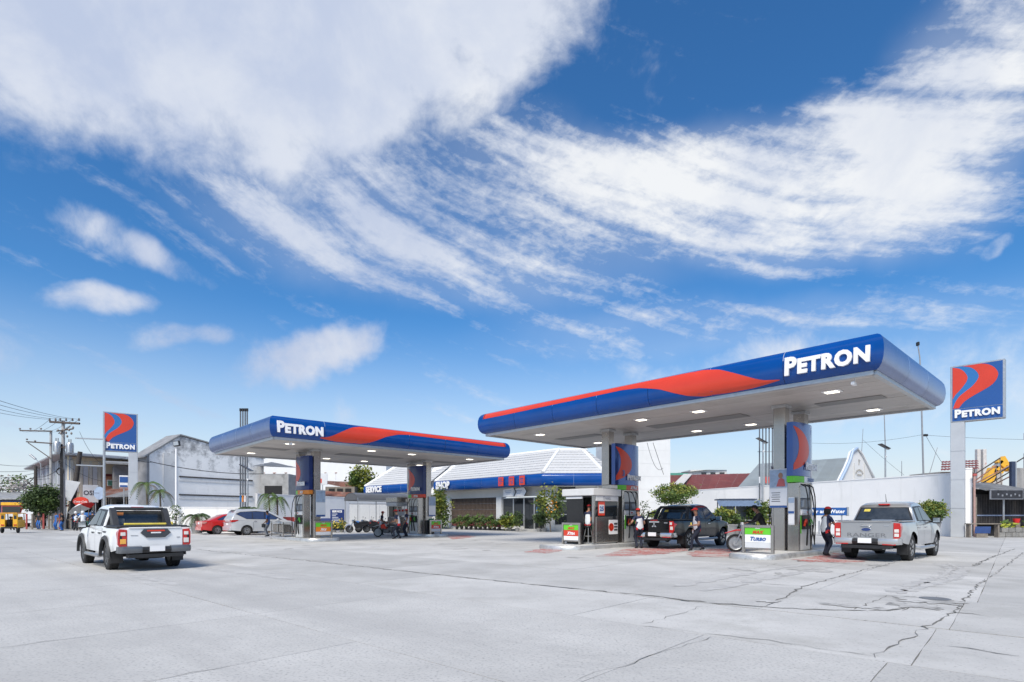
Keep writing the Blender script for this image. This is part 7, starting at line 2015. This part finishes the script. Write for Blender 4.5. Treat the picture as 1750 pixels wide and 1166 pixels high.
for k, (px, py) in enumerate(((99, 736), (104, 741), (113, 740), (118, 735), (122, 741), (125, 731), (115, 746), (110, 735))):
    p = AT(px, py, 53.6)-b0; m = MB(); m.lathe([(0, -.12), (.06, -.1), (.09, .02), (.05, .12), (0, .14)], 8, p); m.build('insulator', MATS['insulator'], pm)
for px, py in ((97.5, 764), (119.5, 766)):
    p = AT(px, py, 53.6)-b0; m = MB(); m.lathe([(0, -.55), (.27, -.52), (.29, .42), (.24, .5), (0, .52)], 14, p)
    for k in range(6): a = 2*PI*k/6; m.box(p+Vector((.3*math.cos(a), .3*math.sin(a), -.05)), (.03, .05, .75), rz=a)
    tf = m.build('transformer', steel, pm, smooth=40)
    m = MB(); m.tube([p+Vector((.1, 0, .5)), p+Vector((.1, 0, .85))], .04, 6); m.tube([p+Vector((-.1, 0, .5)), p+Vector((-.1, 0, .85))], .04, 6); m.build('bushing', MATS['insulator'], tf)
for k in range(3):
    z = HT((806, 850, 790)[k], 54); m = MB(); rr = (.34, .2, .12)[k]; m.tube([(rr*math.cos(2*PI*i/14)-.12, -.2, z+rr*math.sin(2*PI*i/14)) for i in range(14)], .05, 5, closed=True); m.build('cable_coil', cable, pm)
m = MB()
for k in range(4): m.tube([(.12-.08*k, -.18, 0.1), (.16-.09*k, -.2, 4.), (.05-.06*k, -.18, 8.2)], .035, 5)
m.build('riser_cable', cable, pm)
p2, b2 = pole('second street pole with long arms reaching left', 87, 60, 736, .15, conc, [(34, 736, 89, 737, .07), (45, 755, 89, 758, .07), (48, 757, 87, 784, .05)])
for px, py in ((34, 733), (52, 733), (70, 733), (46, 751), (60, 754)): p = AT(px, py, 59.7)-b2; m = MB(); m.ball(p, .10, 8, 5); m.build('insulator', MATS['insulator'], p2)
pole('short black pole at the left end of the corner building', 61, 62, 797, .20, iron, [])
pole('leaning dark pole beside the white banner', 137, 57.5, 772, .26, iron, [], px2=117)
t = thing('street_light', 'small street lamp on a slanting arm left of the corner building', 'street lamp', base(70, 66), 0); o = t.location.copy()
m = MB(); m.tube([(0, 0, 0), AT(70, 793, 66)-o, AT(60, 784, 66)-o], .05, 6); m.build('arm', steel, t); m = MB(); m.cbox(AT(56, 781, 66)-o, (.9, .3, .18), .05, rot=Matrix.Rotation(R(38), 3, 'Y')); m.build('lamp_head', steel, t)
t = thing('post_frame', 'grey post with two arms pointing left behind the left pylon sign', 'post', base(178, 49), 0); o = t.location.copy()
m = MB(); m.tube([(0, 0, 0), AT(178, 748, 49)-o], .10, 8); m.build('post', steel, t)
for y in (750, 796): m = MB(); m.tube([AT(178, y+1, 49)-o, AT(131 if y == 796 else 129, y-1, 49)-o], .06, 6); m.build('arm', steel, t)
# vehicles far down the street
t = thing('tricycle_taxi', 'yellow motor tricycle with open back at the far left', 'tricycle', G(22, 911), R(112)); yl = yellow
t.scale = (1, 1, 1)
m = MB(); m.cbox((0, 0, 1.52), (1.5, 1.08, .07), .03); m.build('roof', yl, t)
for s in (-1, 1):
    m = MB(); m.cbox((-.62, s*.38, .98), (.10, .30, 1.05), .04); m.cbox((0, s*.51, .72), (1.3, .06, .6), .02); sp2 = m.build('side_panel', yl, t)
    m = MB(); m.cbox((-.68, s*.38, 1.22), (.02, .17, .28), .02); m.build('window', glass, sp2)
    m = MB(); m.cbox((-.69, s*.38, .62), (.03, .18, .09), .02); m.build('tail_lamp', tailred, sp2)
    m = MB(); m.tube([(-.6, s*.5, 1.0), (-.58, s*.5, 1.5)], .03, 6); m.build('roof_post', black, t); m = MB(); m.tube([(.6, s*.5, .9), (.5, s*.5, 1.5)], .03, 6); m.build('roof_post', black, t)
    m = MB(); m.lathe([(.12, -.05), (.23, -.05), (.25, 0), (.23, .05), (.12, .05)], 18, (-.45, s*.48, .25), 'y'); m.build('wheel', rubber, t, smooth=40)
m = MB(); m.lathe([(.12, -.05), (.23, -.05), (.25, 0), (.23, .05), (.12, .05)], 18, (.9, 0, .25), 'y'); m.build('wheel', rubber, t, smooth=40)
m = MB(); m.cbox((-.05, 0, .42), (1.3, .9, .14), .03); m.build('floor_pan', black, t); m = MB(); m.cbox((.15, 0, .75), (.3, .8, .6), .06); m.build('seat', black, t); m = MB(); m.cbox((.72, 0, .85), (.2, .7, .8), .08); m.build('front_shield', yl, t)
person('tricycle driver in black sitting inside the yellow tricycle', G(17, 911)+Vector((0, .05, 0)), R(112), [(.4, .2, .9), (.4, -.2, .9)], [(.35, .1, .3), (.35, -.1, .3)], pelvis=(-.1, 0, .62), lean=(.06, 0), kit='black', cap=None, scale=.9)
t = thing('truck', 'truck with yellow top band and red front facing down the left street', 'truck', base(40, 70), R(-72))
m = MB(); m.cbox((0, 0, 1.75), (5.5, 2.1, 2.3), .12); bd = m.build('body', mat('truck_red', (.45, .05, .04), .4, coat=.4), t)
m = MB(); m.cbox((2.78, 0, 2.72), (.10, 2.06, .36), .03); m.build('top_band', yl, bd); m = MB(); m.cbox((2.78, 0, 2.05), (.06, 1.8, .72), .03); m.build('windscreen', glass, bd); m = MB(); m.cbox((2.80, 0, 1.1), (.10, 2.0, .8), .05); m.build('grille', mat('truck_white', (.62, .63, .64), .4, var=.2), bd)
for s in (-1, 1):
    m = MB(); m.lathe([(0, -.0), (.16, 0), (.17, .06), (0, .09)], 12, (2.84, s*.75, 1.1), 'x'); m.build('head_lamp', tailwhite, bd)
    for x in (-1.7, 1.7): m = MB(); m.lathe([(.2, -.13), (.43, -.13), (.45, 0), (.43, .13), (.2, .13), (0, .1)], 18, (x, s*.92, .45), 'y'); m.build('wheel', rubber, t, smooth=40)
t = thing('cargo_cover', 'pale grey covered load on a cart beside the truck', 'cart', base(56, 63), R(-70))
m = MB(); m.prism([(-1.2, .5), (1.2, .5), (1.1, 1.2), (.5, 2.0), (-.4, 2.1), (-1.1, 1.3)], 'xz', -.75, .75); m.build('tarpaulin', mat('tarp_pale', (.55, .57, .60), .7, var=.15, scale=2.), t, smooth=40)
for s in (-1, 1):
    for x in (-.8, .8): m = MB(); m.lathe([(.1, -.06), (.28, -.06), (.3, 0), (.28, .06), (.1, .06)], 14, (x, s*.7, .3), 'y'); m.build('wheel', rubber, t, smooth=40)
t = thing('saloon_car', 'red car far down the street at the left edge', 'car', base(10, 78), R(-60))
m = MB(); m.cbox((0, 0, .62), (4.2, 1.7, .6), .15); m.prism([(-1.3, .9), (-.8, 1.42), (.7, 1.42), (1.3, .9)], 'xz', -.7, .7); m.build('body', red_p, t, smooth=30); m = MB(); m.prism([(-1.1, .95), (-.72, 1.36), (.62, 1.36), (1.1, .95)], 'xz', -.712, .712); m.build('side_window', glass, t)
for s in (-1, 1):
    for x in (-1.3, 1.3): m = MB(); m.lathe([(.1, -.1), (.3, -.1), (.32, 0), (.3, .1), (.1, .1)], 16, (x, s*.78, .32), 'y'); m.build('wheel', rubber, t, smooth=40)
t = thing('market_hall', 'long low market hall with dark blue openings closing the left street', 'building', base(20, 92), R(10))
m = MB(); m.span((-14, 0, 0), (6.2, 6, 3.9)); m.build('wall', mat('hall_wall', (.25, .25, .26), .85, var=.25), t)
for k in range(7): m = MB(); m.span((-13.6+2.8*k, -.08, .4), (-11.2+2.8*k, 0, 3.0)); m.build('opening', mat('opening_blue', (.02, .04, .12), .5, var=.5, scale=2.), t)
m = MB(); m.prism([(-1.2, 3.9), (7, 5.2), (7, 5.35), (-1.2, 4.1)], 'yz', -14.5, 6.6); m.build('roof', oldzinc, t); m = MB(); m.span((-14.2, -.5, 3.1), (6.4, -.4, 3.7)); m.build('name_band', mat('band_blue', (.03, .07, .22), .5, var=.3), t)
t = thing('kerb_fence', 'short row of red and grey fence posts under the round street tree', 'fence', base(82, 55.2), R(35))
for k in range(9): m = MB(); m.cbox((-1.6+k*.42, 0, .75), (.14, .12, 1.5), .02); m.build('post', mat('post_red', (.40, .08, .07), .6) if k % 3 == 0 else wood, t)
m = MB(); m.box((0, .08, .9), (3.4, .05, .08)); m.build('rail', wood, t)
t = thing('blue_awning', 'blue tarpaulin awning behind the roof of the white pickup', 'awning', base(153, 56.5), 0)
m = MB(); m.quad((-1.5, -.6, HT(886, 56.5)), (1.5, -.6, HT(886, 56.5)), (1.5, .8, HT(876, 56.5)), (-1.5, .8, HT(876, 56.5))); m.build('sheet', bluecloth, t)
for s in (-1, 1): m = MB(); m.tube([(s*1.45, -.5, 0), (s*1.45, -.5, HT(886, 56.5))], .03, 5); m.build('post', steel, t)
# house between corner building and warehouse
t = thing('grey_house', 'dark grey house with open storeys between pylon and stained warehouse', 'house', base(242, 62), R(38))
m = MB(); m.span((-2.5, 0, 0), (1.9, 5, HT(797, 62))); m.build('wall', mat('grey_render', (.22, .22, .23), .85, var=.3, scale=1.2), t)
for z in (2.2, 3.4): m = MB(); m.span((-2.2, -.1, z), (1.7, 0, z+.14)); m.build('slab_edge', trimw, t)
m = MB(); m.span((-2.0, -.06, 3.6), (-.4, 0, 5.0)); m.build('pink_panel', mat('pink_panel', (.55, .33, .30), .7), t); m = MB(); m.prism([(-1.3, HT(797, 62)), (6, HT(784, 62)), (6, HT(782, 62)), (-1.3, HT(794, 62))], 'yz', -3.2, 2.4); m.build('roof', oldzinc, t)
# ------------------------------------------------------------------ right edge: stall, bench, digger
t = thing('snack_shed', 'dark slatted shed with corrugated roof at the right edge', 'shed', base(1700, 36.6), 0); Y = 36.6; o = t.location.copy()
def rx(px, Y_=36.6): return (px-CX)*Y_/F-o.x
ribbed(t, (rx(1664), -1.0, HT(838, 35.6)), (rx(1733), -1.0, HT(837, 35.6)), (rx(1726), 1.6, HT(826, 38.2)), (rx(1672), 1.6, HT(826, 38.2)), 6, oldzinc)
ribbed(t, (rx(1733)+.05, -.9, HT(843, 35.6)), (rx(1790), -.9, HT(846, 35.6)), (rx(1790), 1.6, HT(836, 38.2)), (rx(1733)+.05, 1.6, HT(833, 38.2)), 5, mat('dark_tarp_sheet', (.07, .075, .085), .6, var=.3))
sl = mat('shed_slat', (.045, .04, .04), .8, var=.4, tone=.3)
n = 44; x0, x1 = rx(1668), rx(1790)
for k in range(n): m = MB(); m.span((x0+(x1-x0)*k/n, .0, .75), (x0+(x1-x0)*(k+.72)/n, .05, 2.75)); m.build('slat', sl, t)
m = MB(); m.span((x0, .3, .0), (x1, .35, 3.1)); m.build('back_wall', dark, t)
m = MB(); m.span((x0, -.04, 1.32), (x1, -.005, 1.40)); m.build('blue_rail', mat('rail_blue', (.22, .27, .40), .5), t)
m = MB(); m.cbox((rx(1698), -.95, HT(845, 35.6)), (2.15, .08, .66), .02); sg = m.build('sign_frame', mat('frame_grey', (.20, .21, .24), .5), t); m = MB(); m.box((rx(1698), -1.0, HT(845, 35.6)), (1.98, .03, .50)); m.build('dark_banner', mat('banner_dark', (.025, .027, .035), .6, var=.6, scale=4.), sg)
for k in range(6): m = MB(); m.box((rx(1683+7*k), -1.02, HT(845+(k % 2)*2, 35.6)), (.10, .01, .12)); m.build('faded_print', MATS['frame_grey'], sg)
m = MB(); m.span((rx(1730), -.95, HT(853, 35.6)), (rx(1790), -.9, HT(845, 35.6))); m.build('valance', wood, t)
for px, mm in ((1715, steel), (1668, wood), (1760, wood)): m = MB(); m.tube([(rx(px, 35.9), -.7, 0), (rx(px, 35.9), -.7, HT(850, 35.9))], .05, 6); m.build('post', mm, t)
t = thing('pipe_post', 'pink painted pipe post standing left of the dark shed', 'post', base(1665.5, 35.2), 0); m = MB(); m.tube([(0, 0, 0), (-.02, 0, HT(812, 35.2))], .065, 8); m.build('shaft', mat('pipe_pink', (.42, .27, .24), .7, var=.2), t); m = MB(); m.cbox((0, 0, HT(812, 35.2)), (.22, .16, .16), .03); m.build('cap', mat('cap_red', (.4, .08, .07), .6), t)
t = thing('block_wall', 'low rough concrete block wall before the dark shed', 'low wall', base(1705, 34.9), 0); t['kind'] = 'thing'
for r_ in range(2):
    for k in range(7): m = MB(); m.cbox((.2+k*.42+(.2 if r_ else 0), 0, .16+r_*.30), (.40, .2, .28), .015); m.build('block', mat('rough_block', (.24, .235, .225), .9, var=.3, scale=5., bump=.4, tone=.15), t)
t = thing('bench', 'rough wooden bench with a blue sign board leaning below it', 'bench', base(1680, 34.5), 0)
m = MB(); m.cbox((0, 0, .84), (2.0, .4, .06), .01); m.build('seat', wood, t)
for x in (-.9, .85): m = MB(); m.cbox((x, 0, .41), (.09, .3, .82), .01); m.build('leg', wood, t)
t = thing('blue_board', 'plain blue board leaning under the rough bench', 'board', base(1679.5, 34.2), 0); m = MB(); m.cbox((0, 0, .47), (.95, .04, .42), .01, rot=Matrix.Rotation(R(8), 3, 'X')); m.build('board_sheet', mat('board_blue', (.03, .07, .22), .5, var=.2), t); m = MB(); m.cbox((0, .05, .13), (.7, .05, .26), .01); m.build('stand', wood, t)
t = thing('fruit_bunches', 'heap of green yellow banana bunches on the low wall at the right edge', 'fruit', base(1733, 34.9)+Vector((0, 0, .62)), 0)
bn = mat('banana_green', (.40, .42, .06), .5, var=.3); 
for k in range(16):
    m = MB(); c = Vector((lr.uniform(-.85, .8), lr.uniform(-.08, .1), lr.uniform(.02, .42))); d = Vector((lr.uniform(-1, 1), lr.uniform(-.6, .2), lr.uniform(-.5, .3))).normalized()
    for j in range(5): q = c+Vector((lr.uniform(-.09, .09), lr.uniform(-.05, .05), lr.uniform(-.05, .05))); m.tube([q-d*.15, q+Vector((0, 0, -.04)), q+d*.15], [.02, .038, .015], 6)
    m.build('bunch', bn if k % 3 else leaf, t, smooth=60)
t = thing('red_bucket', 'small red bucket among the banana bunches', 'bucket', base(1737, 35.1)+Vector((0, 0, .9)), 0); m = MB(); m.lathe([(0, 0), (.14, 0), (.19, .26), (.17, .26), (.13, .02), (0, .02)], 14); m.build('bucket_body', redcloth, t); m = MB(); m.box((0, 0, -.2), (.3, .2, .4)); m.build('stand', wood, t)
t = thing('digger', 'yellow digger arm rising behind the dark shed', 'excavator', base(1708, 45), 0); o = t.location.copy()
def dA(px, py): return AT(px, py, 45)-o
def beam(p, q, w0, w1, nm, mm): 
    m = MB(); d = (q-p).normalized(); n_ = Vector((-d.z, 0, d.x)); m.prism([(v.x, v.z) for v in (p+n_*w0, q+n_*w1, q-n_*w1, p-n_*w0)], 'xz', -.2, .2); return m.build(nm, mm, t)
beam(dA(1686, 826), dA(1697, 802), .32, .30, 'lower_boom', yl); beam(dA(1697, 802), dA(1712, 806), .30, .18, 'boom', yl); beam(dA(1708, 785), dA(1722, 802), .38, .22, 'dipper_arm', yl); beam(dA(1699, 800), dA(1710, 788), .10, .10, 'ram', steel)
m = MB(); m.prism([(v.x, v.z) for v in (dA(1716, 796), dA(1725, 800), dA(1725, 806), dA(1718, 804))], 'xz', -.35, .35); m.build('bucket', mat('digger_yellow', (.62, .36, .03), .5, var=.2), t)
m = MB(); m.cbox((-.3, 0, 1.7), (2.6, 2., 1.6), .1); m.build('cabin', yl, t)
for s in (-1, 1): m = MB(); m.cbox((-.3, s*.9, .45), (3.2, .5, .9), .25); m.build('track', rubber, t)
GPR = 'slanting rusty poles over the dark shed'
for i, (x0_, y0_, x1_, y1_, lab) in enumerate([(1664, 812, 1709, 783, 'slanting pole reaching the top of the digger arm'), (1668, 826, 1735, 791, 'long rusty pole rising over the shed roof'), (1676, 828, 1750, 782, 'long red brown pole rising to the right picture edge'), (1666, 822, 1702, 796, 'short rusty pole near the pink post'), (1690, 828, 1730, 804, 'lowest slanting pole over the shed roof'), (1696, 830, 1731, 812, 'thin pale pole close to the shed roof')]):
    Yp = 38.5+.3*i; p, q = AT(x0_, y0_, Yp), AT(x1_, y1_, Yp+.4); t = thing('slanting_pole', lab, 'pole', p, 0, GPR); m = MB(); m.tube([Vector((0, 0, 0)), q-p], .045, 6); m.build('shaft', rust if i % 2 else iron, t); m = MB(); m.tube([q-p-Vector((0, 0, 0)), Vector((q.x-p.x, .1, -p.z))], .03, 5); m.build('prop', wood, t)
t = thing('panel_post', 'dark blue panel standing upright at the right end of the shed roof', 'panel', base(1731, 39), 0); m = MB(); m.span((-.18, -.1, 0), (.10, .1, HT(789, 39))); m.build('sheet', mat('panel_navy', (.03, .045, .09), .5), t); m = MB(); m.span((.11, -.08, 0), (.2, .08, HT(789, 39))); m.build('edge', steel, t)
t = thing('sheet_fence', 'tall dull grey sheet fence at the right picture edge', 'fence', base(1737, 40), 0); t['kind'] = 'thing'
for k in range(6): m = MB(); m.span((k*.55, 0, 0), (k*.55+.54, .05, HT(800 if k == 0 else 775, 40))); m.build('sheet', mat('sheet_rust', (.40, .39, .38), .7, .2, var=.2, scale=1.5, tone=.1, stain=((.34, .20, .12), 1.2, .54, .75)), t)
t = thing('unfinished_house', 'unfinished house columns with red marks behind the digger', 'building', base(1678, 52), 0); o = t.location.copy()
for px in (1671, 1681): m = MB(); m.cbox((rx(px, 52)+0*o.x if False else (px-CX)*52/F-o.x, 0, HT(768, 52)/2), (.32, .32, HT(768, 52)), .02); m.build('column', mat('column_pale', (.58, .55, .53), .8, var=.15, stain=((.45, .18, .14), 1.4, .58, .7)), t)
m = MB(); m.span((-.6, .3, 0), (2.2, 2.5, HT(800, 52))); m.build('wall', mat('block_wall', (.44, .41, .38), .85, var=.2, scale=3.), t)
m = MB(); m.span((.6, .25, HT(820, 52)), (1.6, .31, HT(806, 52))); m.build('window', dark, t)
t = thing('red_flag', 'bit of dark red sign at the upper right picture edge', 'sign', base(1752, 36), 0); m = MB(); m.cbox((.1, 0, HT(746, 36)), (.35, .06, .42), .01); m.build('panel', mat('maroon_sign', (.18, .02, .03), .5), t); m = MB(); m.tube([(.3, .05, 0), (.3, .05, HT(740, 36))], .05, 6); m.build('post', steel, t)
# ------------------------------------------------------------------ wires
def wire(a, c, sag=.4, r=.016, lab=None, grp='overhead wires'):
    a, c = Vector(a), Vector(c); t = thing('overhead_wire', lab or 'thin dark overhead wire strung between the street poles', 'wire', a, 0, grp); n = 14
    m = MB(); m.tube([(c-a)*(i/n)+Vector((0, 0, -4*sag*(i/n)*(1-i/n))) for i in range(n+1)], r, 4); m.build('strand', cable, t)
    return t
for k, px in enumerate((85, 103, 124, 135)):
    wire(AT(px, 717, 53.7), AT(-330+30*k, 610-6*k, 22), .5, lab=['first', 'second', 'third', 'fourth'][k]+' wire from the left on the main pole crossarm, running out of the picture')
    wire(AT(px, 717, 53.7), AT(34+14*k, 735, 118), .8, lab=['first', 'second', 'third', 'fourth'][k]+' wire from the left on the main pole crossarm, running down the street')
for k, (ya, yb, Yb) in enumerate([(800, 797, 30), (808, 812, 28), (818, 806, 34), (815, 830, 32), (826, 838, 30), (795, 770, 26)]):
    wire(AT(62 if k % 2 else 86, ya, 60), AT(-120, yb, Yb), .35, .02, ['second highest', 'third highest', 'fourth highest', 'second lowest', 'lowest', 'highest'][k]+' of the thin wires leaving the short black pole to the left')
wire(AT(108, 783, 54), AT(215, 782, 52.5), .35, .02, 'wire from the main pole to the left pylon post'); wire(AT(108, 790, 54), AT(200, 823, 56), .6, .02, 'slack wire from the main pole down to the blue shop sign'); wire(AT(108, 770, 54), AT(178, 780, 49), .3, .02, 'wire from the main pole transformers to the two armed post'); wire(AT(62, 815, 62), AT(108, 795, 54), .4, .03, 'thicker wire between the short black pole and the main pole'); wire(AT(30, 830, 75), AT(61, 812, 62), .5, .05, 'thickest cable rising from the left to the short black pole')
wire(AT(136, 738, 54), AT(178, 796, 49), .5, .015, 'thin wire falling from the right end of the main crossarm')
t = wire(AT(256, 789, 52.6), AT(450, 810, 58), .35, .045, 'thick dark cable slung across the stained gable wall', 'cables')
wire(AT(230, 785, 52), AT(262, 790, 52.6), .1, .03, 'short cable between the left pylon and the stained gable', 'cables')
wire(AT(1116, 757, 50), AT(1134, 811, 57), .0, .025, 'cable dropping along the corner of the tall white block', 'cables')
wire(AT(1106, 757, 50), AT(1133, 800, 57), 1.0, .02, 'slack cable hanging beside the tall white block', 'cables')
wire(AT(1582, 744, 50), AT(2000, 748, 46), .3, .014, 'wire running right from the tall lamp mast', 'cables'); wire(AT(1582, 744, 50), AT(1616, 800, 50), .1, .014, 'stay wire falling right of the tall lamp mast', 'cables')
wire(AT(1380, 757, 55), AT(1582, 742, 50), .35, .014, 'long wire between the canopy and the tall lamp mast', 'cables')
wire(AT(1475, 752, 60), AT(1545, 812, 60), .1, .012, 'stay wire of the thin aerial behind the chapel', 'cables')
